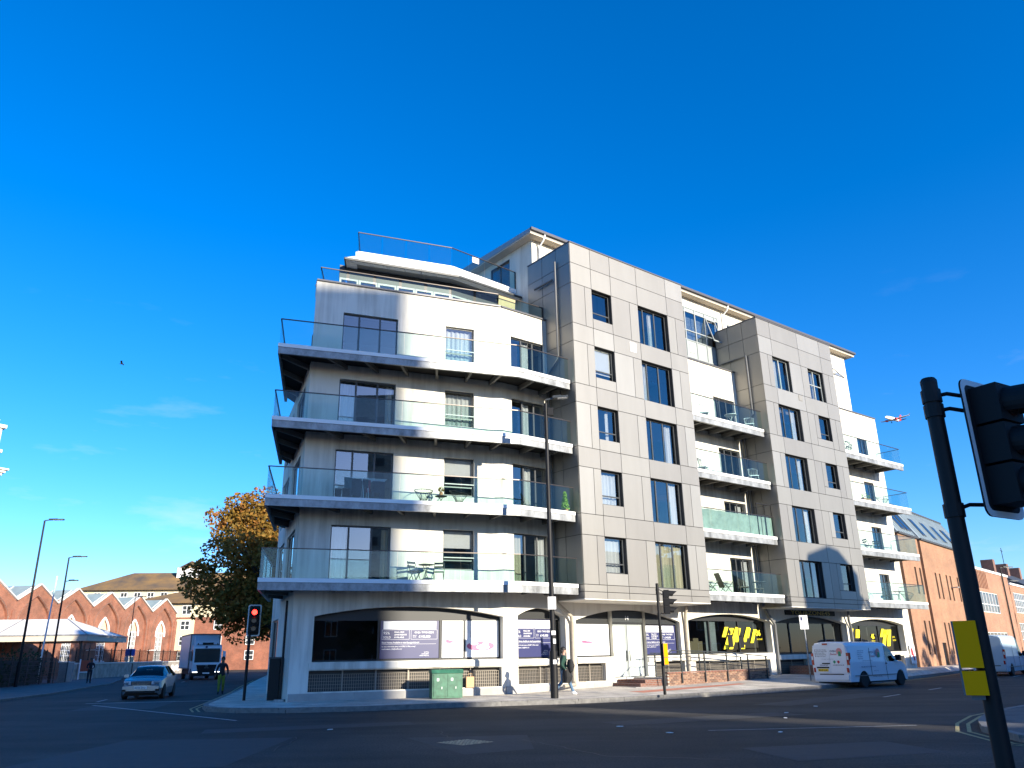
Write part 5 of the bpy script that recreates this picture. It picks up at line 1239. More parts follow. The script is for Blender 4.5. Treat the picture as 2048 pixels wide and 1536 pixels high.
def hedge(label, pts, h, wd, n, seed, m='green', name='hedge'):
    rnd = random.Random(seed); t = thing(name, label, 'hedge', (*pts[0], 0)); c = MB(); P = [Vector((x-pts[0][0], y-pts[0][1], 0)) for x, y in pts]
    for p, q in zip(P, P[1:]):
        k = max(2, int((q-p).length/.7))
        for i in range(k):
            o = p.lerp(q, (i+rnd.random())/k); hh = h*rnd.uniform(.75, 1.12)
            for z in (.3, .75): leaves(c, o+Vector((rnd.uniform(-.2, .2), rnd.uniform(-.2, .2), hh*z)), wd, n, .22, rnd, 1.1)
    c.build('foliage', M[m], t); b = MB()
    for p, q in zip(P, P[1:]): b.bar(p+Vector((0, 0, h*.4)), q+Vector((0, 0, h*.4)), wd*.9, h*.78)
    b.build('branches', M['bark'], t); return t
hedge('tall overgrown dark hedge along the pavement at the left edge', [(-33.6, 47), (-34.6, 54), (-37, 62), (-39, 68)], 2.3, .8, 34, 3)
fz = thing('mesh_fence', 'dark green mesh fence in front of the hedge at the left edge', 'fence', (-32.6, 46, 0), atan2(23, -4.6)); b = MB()
for i in range(9): q = MB(); q.box(i*2.9, i*2.9+.07, -.03, .03, 0, 2.1); q.build('post', M['dark'], fz)
for i in range(130): b.box(i*.18, i*.18+.012, -.008, .008, .1, 2.0)
for i in range(8): b.box(0, 23.3, -.006, .006, .1+i*.27, .115+i*.27)
b.build('mesh_wire', M['dark'], fz, kind='stuff')
bn = thing('utility_cabinet', 'grey utility cabinet at the end of the dark hedge', 'cabinet', (-37.6, 69.5, .1), RAD(20)); b = MB(); b.box(-.5, .5, -.3, .3, 0, 1.5); b.build('body', M['plinth'], bn); b = MB(); b.box(-.55, .55, -.35, .35, 1.5, 1.58); b.build('lid', M['stone'], bn); b = MB(); b.box(-.45, .45, -.33, -.302, .1, 1.4); b.build('door', M['plinth'], bn)
rb = thing('red_barrier', 'red and white barrier panel by the hedge before the hall', 'barrier', (-40.6, 78.5, .1), RAD(60)); b = MB(); b.box(-.6, .6, -.04, .04, .7, 1.7); b.build('panel', mat('red_plastic', (.42, .08, .04), .5), rb); b = MB(); b.box(-.7, .7, -.05, .05, .6, .69); b.box(-.7, -.62, -.05, .05, 0, 1.8); b.box(.62, .7, -.05, .05, 0, 1.8); b.build('frame', M['white'], rb)
# white palisade fence behind the tree
pf = thing('palisade_fence', 'pale palisade fence behind the tree trunk at the side of the apartment block', 'fence', (-20.5, 78, 0), RAD(-14)); b = MB(); b.box(0, 16, .03, .07, .45, .52); b.box(0, 16, .03, .07, 2.0, 2.07)
b.build('rail', M['galv'], pf)
pale = MB(); pale.prism([(-.035, -.015), (.035, -.015), (.035, .0), (-.035, .0)], 0, 2.4); pm_ = pale.mesh('pale', mat('pale_fence_paint', (.50, .46, .46), .6))
for i in range(106): link('pale', pm_, pf, loc=(i*.15+.05, 0, .1))
# ------------------------------------------------------------------ street lamps, signals, signs
def lamp(label, loc, h, heads, lean=(0, 0), base=.09):
    t = thing('street_lamp', label, 'street lamp', loc, 0, None)
    b = MB(); b.tube([(0, 0, 0), (0, 0, 1.6)], base, 12); b.tube([(0, 0, 1.6), (lean[0], lean[1], h)], [base*.72, base*.5], 10); o = b.build('column', M['black'], t, smooth=True); shade_auto(o, 40)
    for az, z, l_ in heads:
        dx, dy = sin(az), cos(az); f = z/h; cx, cy = lean[0]*f, lean[1]*f
        b = MB(); b.bar((cx, cy, z), (cx+dx*.35, cy+dy*.35, z+.06), .07, .06)
        a0, a1 = Vector((cx+dx*.3, cy+dy*.3, z+.07)), Vector((cx+dx*(.3+l_), cy+dy*(.3+l_), z+.10))
        b.bar(a0, a1, .26, .07); b.bar(a0+Vector((0, 0, .05)), a0.lerp(a1, .55)+Vector((0, 0, .05)), .2, .05); hd = b.build('lantern', M['dark'], t)
        b = MB(); b.bar(a0.lerp(a1, .3)-Vector((0, 0, .045)), a0.lerp(a1, .95)-Vector((0, 0, .045)), .2, .015); b.build('lens', M['white'], hd)
    return t
t = lamp('tall black street lamp on the pavement in front of the apartment block', (1.34, 30.2, .16), 11.05, [(RAD(95), 11.2, .62)], base=.14)
b = MB(); b.box(-.15, .15, -.17, -.13, 3.05, 3.5); b.build('notice', M['white'], t)
for q in ((-.05, .1, 2.15, 2.3), (.0, .1, 1.85, 2.02), (-.02, .1, 1.15, 1.3)): b = MB(); b.box(q[0], q[1], -.155, -.145, q[2], q[3]); b.build('sticker', M['white'], t)
b = MB(); b.box(.08, .3, -.08, .08, 10.55, 10.85); b.build('sensor_box', M['black'], t)
lamp('tallest of the left hand street lamps, rising from the dark hedge', (-34.3, 57.3, .1), 11.35, [(RAD(80), 11.35, 1.0)], base=.12)
lamp('left hand street lamp with two lanterns one above the other', (-37.45, 66.9, .1), 9.85, [(RAD(80), 9.85, 1.1), (RAD(80), 7.9, .7)], base=.12)
lamp('thin far street lamp standing by the blue sign before the brick hall', (-44.6, 95, .1), 8.6, [(RAD(80), 8.6, .9)], base=.08)
lamp('street lamp at far right in front of the orange brick building', (42, 69.7, .1), 8.0, [(RAD(70), 8.0, 1.1)], base=.1)
lamp('farther street lamp at the right edge before the dark houses', (52.3, 86, .1), 8.1, [(RAD(70), 8.1, 1.2)], base=.1)
wp = thing('flag_pole', 'slim white pole between the two tall street lamps on the left', 'pole', (-38.2, 66.5, .1)); b = MB(); b.tube([(0, 0, 0), (.25, 0, 8.3)], [.08, .05], 8); b.build('pole', M['white'], wp)
M['lensred'] = emit('red_signal_lens', (1, .015, .01), 9)
M['lensoff'] = mat('unlit_lens', (.03, .012, .01), .25)
def signal(label, loc, h, az, head_z, off, lit=None, board=None, name='traffic_light', r=.057):
    """az: compass direction the lenses face; off: head centre offset from the pole (x right of facing, y forward)"""
    t = thing(name, label, 'traffic light', loc, 0)
    b = MB(); b.tube([(0, 0, -.02), (0, 0, h)], r, 16); b.lathe([(r*1.02, h), (r*1.02, h+.03), (r*.8, h+.05)], (0, 0, 0), 16); shade_auto(b.build('pole', M['black'], t), 40)
    f = Vector((sin(az), cos(az), 0)); s_ = Vector((cos(az), -sin(az), 0))     # s_: right hand side as seen when looking along f
    c = s_*off[0]+f*off[1]
    def T(x, y, z): return tuple(c+s_*x+f*y+Vector((0, 0, head_z+z)))
    b = MB()
    for i in range(3): b.box(-.15, .15, -.10, .10, -.14+i*.30-.3+.004, .14+i*.30-.3-.004+.008, T=T)
    b.box(-.13, .13, -.14, -.10, -.4, .4, T=T); hd = b.build('signal_head', M['blackmatte'], t)
    for i, nm in enumerate(('green', 'amber', 'red')):
        z = -.3+i*.3; g = MB(); n = 18
        g.face([T(.098*cos(2*pi*k/n), .104, z+.098*sin(2*pi*k/n)) for k in range(n)])
        g.build('lens', M['lensred'] if (lit and nm == 'red') else M['lensoff'], hd)
        g = MB(); n = 16; pr = None
        for k in range(n+1):
            a = RAD(-35)+RAD(250)*k/n; lo = .30-.10*max(0, -sin(a))-.05*(1-abs(cos(a)))*0
            p = (T(.125*cos(a), .10, z+.125*sin(a)), T(.115*cos(a), .10+lo*(.55+.45*max(0, sin(a))), z+.115*sin(a)-.02), T(.107*cos(a), .10+lo*(.55+.45*max(0, sin(a))), z+.107*sin(a)-.02), T(.112*cos(a), .10, z+.112*sin(a)))
            if pr:
                for q in range(4): g.face([pr[q], p[q], p[(q+1) % 4], pr[(q+1) % 4]])
            pr = p
        g.build('visor', M['blackmatte'], hd, smooth=True)
    if board:
        def rr(w_, h_, r_): 
            return [(sx*(w_-r_)+r_*cos(a), sz*(h_-r_)+r_*sin(a)) for sx, sz, a0 in ((1, 1, 0), (-1, 1, pi/2), (-1, -1, pi), (1, -1, 1.5*pi)) for a in [a0+pi/2*j/4 for j in range(5)]]
        g = MB(); g.prism(rr(board[0], board[1], .07), 0, .012, T=lambda x, z, y: T(x, -.10-.013+y, z)); g.build('backing_board', M['blackmatte'], hd)
        o_, i_ = rr(board[0], board[1], .07), rr(board[0]-.045, board[1]-.045, .05); g = MB()
        for k in range(20): q = (k+1) % 20; g.face([T(o_[k][0], -.098, o_[k][1]), T(o_[q][0], -.098, o_[q][1]), T(i_[q][0], -.098, i_[q][1]), T(i_[k][0], -.098, i_[k][1])])
        g.build('white_border', M['palewhite'], hd)
    for z in (.28, .40, -.42):
        g = MB(); e = Vector(T(0, -.12, z)); p0 = Vector((0, 0, head_z+z+(.05 if z > 0 else -.02))); g.tube([p0, p0.lerp(e, .35)+Vector((0, 0, .03)), e], .016, 6); g.lathe([(r+.012, -.05), (r+.012, .05)], (0, 0, p0.z), 14); g.build('bracket', M['black'], t)
    return t
M['palewhite'] = mat('off_white_border', (.62, .64, .64), .5)
t = signal('large dark traffic light close to the camera at the right edge, with white edged board', (3.27, 5.84, .12), 3.48, RAD(149), 2.93, (-.20, .36), board=(.25, .52), r=.06)
def pushbox(t, loc, w_, d_, h1, h2, rz):
    b = MB(); T = lambda x, y, z: (loc[0]+x*cos(rz)-y*sin(rz), loc[1]+x*sin(rz)+y*cos(rz), loc[2]+z)
    b.box(-w_/2, w_/2, -d_/2, d_/2, h2+.02, h2+h1, T=T); b.box(-w_/2, w_/2, -d_/2, d_/2, 0, h2-.0, T=T); o = b.build('push_button_box', M['ysign'], t)
    g = MB(); g.box(-w_/2-.012, -w_/2, -d_/2, d_/2, 0, h1+h2, T=T); g.box(-w_*.3, w_*.3, -d_*.3, d_*.3, -.03, -.001, T=T); g.build('box_back', M['pipe'], o)
pushbox(t, (-.11, -.04, 1.22), .14, .14, .33, .155, RAD(-30))
t = signal('black traffic light seen from the side before the entrance, with yellow push button box', (5.42, 30.95, .2), 3.9, RAD(98), 3.25, (-.02, .32))
pushbox(t, (.12, -.08, 1.02), .15, .15, .5, .24, 0)
signal('traffic light showing red on the corner by the left road, white edged board', (-10.5, 32.4, .15), 3.45, RAD(163), 2.95, (-.12, .12), lit=True, board=(.25, .60))
t = thing('signal_pole', 'slim black pole rising beside the left corner of the apartment block', 'pole', (-8.75, 31.1, .15)); b = MB(); b.tube([(0, 0, -.02), (0, 0, 3.6)], .045, 10); b.build('pole', M['black'], t); b = MB(); b.box(-.18, .18, -.16, .14, 0, .08); b.build('base_plate', M['galv'], t)
t = thing('bollard', 'dark square bollard by the left end of the apartment block', 'bollard', (-9.35, 32.3, .15)); b = MB(); b.box(-.2, .2, -.16, .16, 0, 1.5); b.build('post', M['black'], t); b = MB(); b.box(-.22, .22, -.18, .18, 1.5, 1.56); b.build('cap', M['dark'], t)
t = thing('sign_post', 'small white parking sign on a grey post behind the white van', 'sign', (14.0, 40.0, .25)); b = MB(); b.tube([(0, 0, 0), (0, 0, 3.0)], .035, 8); b.build('post', M['galv'], t); b = MB(); b.box(-.2, .2, -.05, -.035, 2.35, 3.0); b.build('sign_board', M['white'], t); b = MB(); b.box(-.15, -.05, -.054, -.0505, 2.75, 2.92); b.build('print_panel', M['navy'], t)
t = thing('sign_post', 'thin leaning sign post in the shade between the lorry and the apartment block', 'sign', (-14.6, 53, .15)); b = MB(); b.tube([(0, 0, 0), (.1, 0, 2.4)], .035, 8); b.build('post', M['dark'], t); b = MB(); b.lathe([(.22, -.02), (.22, .02)], (.1, 0, 2.3), 14, 'y'); b.build('sign_board', M['dark'], t)
t = thing('banner_sign', 'small red and white banner on the wall at the right end of the apartment block', 'sign', (*A2W(30.35, 1.86), .7), TANG); b = MB(); b.box(-.32, .32, -.03, 0, 0, 1.15); b.build('sign_board', M['white'], t)
M['red'] = mat('red_print', (.5, .02, .03), .5); b = MB(); b.face([(-.2, -.034, .95), (.0, -.034, .95), (.18, -.034, .2), (.02, -.034, .2)]); b.face([(-.2, -.034, .95), (-.05, -.034, .95), (-.1, -.034, .5), (-.24, -.034, .5)]); b.build('print_mark', M['red'], t)

# ------------------------------------------------------------------ street cabinet, bag, ramp
t = thing('green_cabinet', 'chipped green telecoms street cabinet with two doors in front of the left window', 'cabinet', (-2.66, 31.45, .17), RAD(19))
M['greenp'] = mat('green_paint', (.012, .10, .055), .5, var=.35, vscale=4, col2=(.04, .17, .10), bump=.1, bscale=20)
b = MB(); b.prism([(-.24, 0), (.24, 0), (.24, .95), (.20, .98), (-.18, .98), (-.24, .88)], -.58, .58, T=lambda y, z, x: (x, y, z)); b.build('body', M['greenp'], t)
b = MB(); b.prism([(-.28, .87), (-.19, 1.0), (.22, 1.0), (.27, .93), (.27, .89)], -.61, .61, T=lambda y, z, x: (x, y, z)); b.build('lid', M['greenp'], t)
for x0, x1 in ((-.53, -.005), (.005, .53)):
    b = MB(); b.box(x0, x1, -.262, -.242, .06, .84); d = b.build('door', M['greenp'], t)
    b = MB(); b.box(x0+.12, x0+.2, -.268, -.2625, .6, .7); b.box(x0+.3, x0+.32, -.268, -.2625, .32, .4); b.build('sticker', M['white'], d)
M['paper'] = mat('kraft_paper', (.50, .34, .19), .9, var=.1)
p = A2W(*F1(6.98, -.0, 0)[:2]); t = thing('paper_bag', 'brown paper carrier bag left on the ledge under the shop window', 'bag', (*p, .46), RAD(20)); b = MB(); b.prism([(-.16, -.08), (.16, -.08), (.15, .06), (-.15, .06)], 0, .40); b.build('bag_body', M['paper'], t)
b = MB(); b.tube([(-.08, -.05, .40), (-.07, -.05, .52), (.07, -.05, .52), (.08, -.05, .40)], .012, 5); b.build('handle', M['paper'], t)
# entrance ramp: brick retaining wall, ramp slab, steps, handrails
RP = thing('entrance_ramp', 'brick walled entrance ramp with steps and black handrails before the apartment door', 'ramp', (TX, TY, 0), TANG)
zb = lambda s: pave_z(*A2W(s, 0.1))-.02
b = MB(); X0, X1 = 4.6, 11.9
b.prism([(X0, 0), (X1, 0), (X1, 1.9), (X0, 1.9)], 0, .60, T=lambda x, y, z: (x, y, (z if z < .1 else .60-.02*(x-X0)))); b.build('ramp_slab', M['plinth'], RP)
br = MB(); br.box(.005, .215, 0, .1, 0, .065); brm = [br.mesh('brick', m_) for m_ in (mat('brick_a', (.20, .11, .075), .9, var=.25, vscale=9), mat('brick_b', (.13, .075, .055), .9, var=.2, vscale=9), mat('brick_c', (.25, .15, .10), .9, var=.2, vscale=9))]
core = MB(); core.box(X0+.01, X1-.01, -.09, -.002, 0, .72); core.build('mortar_core', mat('mortar', (.34, .31, .27), .95), RP)
for k in range(7):
    z = .24+k*.074; x = X0+(0 if k % 2 else -.11)
    while x < X1-.05:
        if x >= X0-.01: link('brick', random.choice(brm), RP, loc=(x, -.11+random.uniform(0, .006), z))
        x += .226
b = MB(); b.box(X0-.04, X1+.04, -.16, .03, .765, .83); b.build('coping', M['brickdk'], RP)
for i in range(3):
    b = MB(); b.box(2.9+.32*i, 4.58, .2+.02*i, 1.9, .12+.14*i, .26+.14*i); b.build('step', M['brickdk'] if i else M['plinth'], RP)
def railrun(pts, posts, zmid):
    b = MB(); b.tube(pts, .024, 6); b.tube([(x, y, z-.42) for x, y, z in pts[1:]], .018, 6)
    for x, y, z0, z1 in posts: b.box(x-.025, x+.025, y-.025, y+.025, z0, z1)
    b.build('handrail', M['dark'], RP)
railrun([(4.15, -.16, 1.25), (4.9, -.16, 1.72), (8.5, -.16, 1.62), (11.85, -.16, 1.38)], [(4.35, -.16, .25, 1.35), (5.5, -.16, .35, 1.7), (7.1, -.16, .35, 1.66), (8.7, -.16, .35, 1.6), (10.3, -.16, .35, 1.48), (11.75, -.16, .35, 1.39)], 0)
railrun([(5.1, 1.3, 1.62), (8.5, 1.3, 1.58), (11.8, 1.3, 1.36)], [(5.4, 1.3, .4, 1.6), (8.5, 1.3, .4, 1.58), (11.7, 1.3, .4, 1.36)], 0)
R2 = thing('entrance_ramp', 'low dark brick walled ramp with handrail behind the parked white van', 'ramp', (TX, TY, 0), TANG)
b = MB(); b.box(16.6, 20.5, -.2, 1.85, .1, .85); b.build('retaining_wall', M['brickdk'], R2); b = MB(); b.box(16.5, 20.6, -.3, -.1, .853, .92); b.build('coping', M['plinth'], R2)
b = MB(); b.tube([(15.9, -.2, 1.62), (17.2, -.2, 1.78), (20.5, -.2, 1.8)], .026, 6); b.tube([(16.3, -.2, 1.2), (20.5, -.2, 1.3)], .02, 6)
for x in (16.3, 18.2, 20.3): b.box(x-.025, x+.025, -.225, -.175, .2, 1.75)
b.build('handrail', M['black'], R2)

# ------------------------------------------------------------------ vehicles (local +x forward)
M['silver'] = mat('silver_blue_paint', (.27, .32, .36), .25, .55)
M['vanwhite'] = mat('van_white_paint', (.72, .75, .78), .22)
M['truckwhite'] = mat('lorry_white_paint', (.66, .70, .74), .3)
M['tyre'] = mat('tyre_rubber', (.012, .012, .012), .85)
M['rim'] = mat('alloy_rim', (.32, .33, .34), .35, .7)
M['redlamp'] = mat('red_lamp', (.35, .012, .012), .2)
M['clearlamp'] = mat('clear_lamp', (.62, .64, .66), .12)
M['drl'] = emit('running_light', (1, .97, .9), 4)
M['ypl'] = mat('yellow_plate', (.80, .52, .02), .4)
M['blackprint'] = mat('black_print', (.015, .015, .02), .5)
def interp(st, n):
    """smooth station interpolation"""
    xs = [s[0] for s in st]; out = []
    for i in range(n+1):
        x = xs[0]+(xs[-1]-xs[0])*i/n; k = max(j for j in range(len(xs)-1) if xs[j] <= x+1e-9)
        t = (x-xs[k])/(xs[k+1]-xs[k]); row = [x]
        for c in range(1, len(st[0])):
            p0, p1, p2, p3 = st[max(k-1, 0)][c], st[k][c], st[k+1][c], st[min(k+2, len(st)-1)][c]
            m1 = (p2-p0)*.5 if 0 < k else (p2-p1); m2 = (p3-p1)*.5 if k+2 < len(st) else (p2-p1)
            d = p2-p1
            if d == 0: m1 = m2 = 0
            else:
                m1 = max(min(m1/d, 2.5), 0)*d; m2 = max(min(m2/d, 2.5), 0)*d
            row.append(p1*(2*t**3-3*t*t+1)+m1*(t**3-2*t*t+t)+p2*(-2*t**3+3*t*t)+m2*(t**3-t*t))
        out.append(row)
    return out
def wheel(par, x, y, r, w_, name='wheel'):
    b = MB(); b.lathe([(r*.62, -w_/2), (r*.93, -w_/2), (r, -w_/2+.03), (r, w_/2-.03), (r*.93, w_/2), (r*.62, w_/2)], (x, y, r), 22, 'y'); o = b.build(name, M['tyre'], par, smooth=False); shade_auto(o, 40)
    s = 1 if y > 0 else -1; g = MB(); yo = y+s*(w_/2-.05); g.lathe([(r*.62, -.03), (r*.62, .03)], (x, yo, r), 20, 'y')
    for k in range(5):
        a = 2*pi*k/5; g.bar((x, yo+s*.032, r), (x+cos(a)*r*.6, yo+s*.032, r+sin(a)*r*.6), .07, .02, up=(0, 1, 0))
    g.build('rim', M['rim'], o)
def veh_text(mb, txt, org, ux, uz, nrm, u, z, size, **k):
    fr = lambda u_, d, z_: tuple(Vector(org)+Vector(ux)*u_+Vector(uz)*z_-Vector(nrm)*d)
    text_into(mb, txt, fr, u, z, size, **k)
# silver hatchback
def hatch(label, loc, az, paint, plate):
    t = thing('parked_car' if plate is None else 'car', label, 'car', loc, RAD(90)-az)
    st = [(-2.08, .62, .55, .70, .72, .60), (-2.0, .74, .72, .92, .98, .66), (-1.75, .82, .87, .97, 1.20, .60), (-1.3, .87, .88, .96, 1.37, .58), (-.6, .885, .885, .95, 1.425, .60), (.2, .885, .885, .93, 1.40, .60), (.6, .885, .885, .92, 1.22, .62), (1.02, .88, .87, .91, .945, .72), (1.5, .86, .84, .84, .875, .66), (1.85, .80, .76, .72, .76, .58), (2.08, .62, .6, .58, .60, .5)]
    rows_ = interp(st, 44); body, glz = MB(), {'windscreen': MB(), 'rear_window': MB(), 'side_window': MB()}
    sec = []
    for x, wb, wm, zb_, zr, wr in rows_:
        z0 = .20 if -1.9 < x < 1.9 else .28
        for wx in (-1.27, 1.28):
            q = abs(x-wx)
            if q < .36: z0 = max(z0, .30+sqrt(max(0, .36**2-q*q)))
        sec.append([(x, -wb*.97, z0), (x, -wb, max(z0+.01, .48)), (x, -wm, zb_), (x, -wr, zr-.02), (x, -wr*.5, zr+.012), (x, 0, zr+.02), (x, wr*.5, zr+.012), (x, wr, zr-.02), (x, wm, zb_), (x, wb, max(z0+.01, .48)), (x, wb*.97, z0)])
    for i, (p, q) in enumerate(zip(sec, sec[1:])):
        x = (p[0][0]+q[0][0])/2
        for k in range(10):
            tgt = body
            if k in (3, 4, 5, 6):
                if .24 < x < .98: tgt = glz['windscreen']
                elif -1.98 < x < -1.42: tgt = glz['rear_window']
            elif k in (2, 7) and -1.25 < x < .62 and abs(x+.28) > .05: tgt = glz['side_window']
            tgt.face([p[k], q[k], q[k+1], p[k+1]])
    for s_ in (sec[0], sec[-1]): body.face(s_)
    shade_auto(body.build('body', paint, t), 35)
    for nm, g in glz.items(): shade_auto(g.build(nm, M['carglass'], t), 35)
    b = MB(); b.box(-1.9, 1.9, -.74, .74, .16, .5); b.box(-.2, .4, -.6, .6, .5, .85); b.build('underbody', M['blackmatte'], t)
    for sy in (-.35, .35): b = MB(); b.box(-.5, -.1, sy-.22, sy+.22, .5, 1.1); b.ball((-.35, sy, 1.2), .12, 6); b.build('seat', M['blackmatte'], t)
    for x in (-1.27, 1.28):
        for y in (-.79, .79): wheel(t, x, y, .31, .2)
    b = MB(); b.box(2.0, 2.105, -.42, .42, .62, .78); g = b.build('grille', M['blackmatte'], t); b = MB()
    for k in range(5): b.box(2.1, 2.112, -.4, .4, .635+k*.032, .642+k*.032)
    for k in range(4):
        y = -.12+.08*k; b.tube([(2.117, y+.045*cos(a*pi/6), .7+.045*sin(a*pi/6)) for a in range(13)], .007, 4)
    b.build('grille_bars', M['rim'], g)
    b = MB(); b.box(2.0, 2.1, -.62, .62, .27, .37); b.box(1.98, 2.05, -.78, -.5, .36, .48); b.box(1.98, 2.05, .5, .78, .36, .48); b.build('lower_intake', M['blackmatte'], t)
    b = MB(); b.box(1.95, 2.12, -.85*.9, .85*.9, .44, .56); bb = b.build('bumper', paint, t)
    for s_ in (-1, 1):
        b = MB(); b.prism([(2.02, .48), (2.03, .44), (1.75, .76), (1.70, .80), (1.72, .76)], 0, 1, T=lambda x, y, z: (x+.06, s_*y, .64+.14*z)); hl_ = b.build('headlight', M['clearlamp'], t)
        b = MB(); b.ball((2.0, s_*.56, .71), .055, 6); b.ball((1.94, s_*.66, .71), .05, 6); b.build('bulb_housing', M['rim'], hl_)
        b = MB(); b.box(.62, .78, s_*.93-.10, s_*.93+.10, .93, 1.06); b.bar((.72, s_*.84, .95), (.72, s_*.93, .98), .05); b.build('mirror', paint, t)
    if plate:
        b = MB(); b.box(2.12, 2.13, -.27, .27, .445, .56); pl = b.build('number_plate', M['white'], t); b = MB(); veh_text(b, plate, (2.133, -.24, .465), (0, 1, 0), (0, 0, 1), (1, 0, 0), 0, 0, .1, bold=.01); b.build('lettering', M['blackprint'], pl)
    b = MB(); b.box(.5, .55, -.14, .14, 1.18, 1.27); b.build('inner_mirror', M['white'], t)
    return t
hatch('silver hatchback driving towards the camera on the shaded left road', (-17.5, 40.0, 0), RAD(167), M['silver'], 'AV54 SXO')
hatch('dark red car partly cut by the right edge of the view', (34.6, 55.2, 0), RAD(45), mat('dark_red_paint', (.16, .02, .02), .25, .2), None)
# box lorry
t = thing('lorry', 'white box lorry with lit running lights coming down the left road', 'lorry', (-28.8, 76.0, 0), RAD(90)-RAD(152))
b = MB(); b.box(-6.2, 1.2, -1.27, 1.27, .95, 3.85); b.build('cargo_box', M['truckwhite'], t)
b = MB(); b.box(-6.22, 1.22, -1.3, 1.3, 3.78, 3.9); b.box(-6.22, 1.22, -1.3, 1.3, .9, 1.0); b.box(1.2, 1.23, -1.3, -1.2, 1, 3.8); b.box(1.2, 1.23, 1.2, 1.3, 1, 3.8); b.build('box_frame', M['pipe'], t)
b = MB(); b.prism([(1.35, .55), (3.35, .55), (3.42, 1.3), (3.2, 2.75), (3.0, 2.9), (1.35, 2.9)], -1.18, 1.18, T=lambda x, z, y: (x, y, z)); cab_ = b.build('cab', M['truckwhite'], t)
b = MB(); b.prism([(1.35, 2.9), (2.85, 2.9), (2.5, 3.3), (1.7, 3.75), (1.35, 3.75)], -1.0, 1.0, T=lambda x, z, y: (x, y, z)); b.build('wind_deflector', M['truckwhite'], t)
b = MB(); b.add([(3.425, -1.05, 1.45), (3.425, 1.05, 1.45), (3.235, 1.05, 2.6), (3.235, -1.05, 2.6)], [(0, 1, 2, 3)]); b.build('windscreen', M['carglass'], t)
b = MB(); b.box(3.0, 3.15, -.45, .45, 2.93, 3.1); b.box(3.05, 3.1, -.95, .95, 2.9, 2.94); b.box(3.0, 3.1, -.85, -.78, 2.94, 3.06); b.box(3.0, 3.1, .78, .85, 2.94, 3.06); b.build('sun_visor', M['black'], t)
b = MB(); b.prism([(-.85, 1.25), (.85, 1.25), (.7, .7), (-.7, .7)], 3.36, 3.46, T=lambda y, z, x: (x, y, z)); gr = b.build('grille', M['blackmatte'], t)
b = MB(); b.box(3.465, 3.475, -.75, .1, 1.22, 1.25); b.box(3.465, 3.475, -.1, .12, 1.13, 1.17); b.box(3.465, 3.475, -.2, .2, .98, 1.0); b.build('grille_bars', M['rim'], gr)
b = MB(); b.box(3.2, 3.45, -1.2, 1.2, .32, .7); b.build('bumper', M['blackmatte'], t)
for s_ in (-1, 1):
    b = MB(); b.box(3.42, 3.47, s_*.92-.22, s_*.92+.22, .62, .72); hl_ = b.build('headlight', M['clearlamp'], t); b = MB(); b.box(3.472, 3.478, s_*.92-.2, s_*.92+.2, .63, .665); b.build('running_light', M['drl'], hl_)
    b = MB(); b.box(3.1, 3.3, s_*1.42-.12, s_*1.42+.12, 1.6, 2.35); b.bar((3.1, s_*1.18, 2.4), (3.2, s_*1.42, 2.35), .05); b.build('mirror', M['truckwhite'] if s_ > 0 else M['pipe'], t)
    b = MB(); b.add([(2.1, s_*1.184, 1.55), (3.2, s_*1.184, 1.5), (3.08, s_*1.184, 2.5), (2.1, s_*1.184, 2.5)], [(0, 1, 2, 3)]); b.build('side_window', M['carglass'], t)
b = MB(); b.box(3.452, 3.46, -.28, .28, .5, .61); b.build('number_plate', M['white'], t)
b = MB(); b.lathe([(.1, 0), (.1, .006)], (3.235, -.12, 2.73), 16, 'x'); b.build('round_badge', M['navy'], t)
for x in (2.4, -3.6):
    for y in (-1.05, 1.05): wheel(t, x, y, .48, .3)
b = MB(); b.box(-6, 3, -.5, .5, .5, .92); b.box(-2.8, 1.3, -1.2, -1.15, .45, .9); b.box(-2.8, 1.3, 1.15, 1.2, .45, .9); b.build('chassis', M['blackmatte'], t)
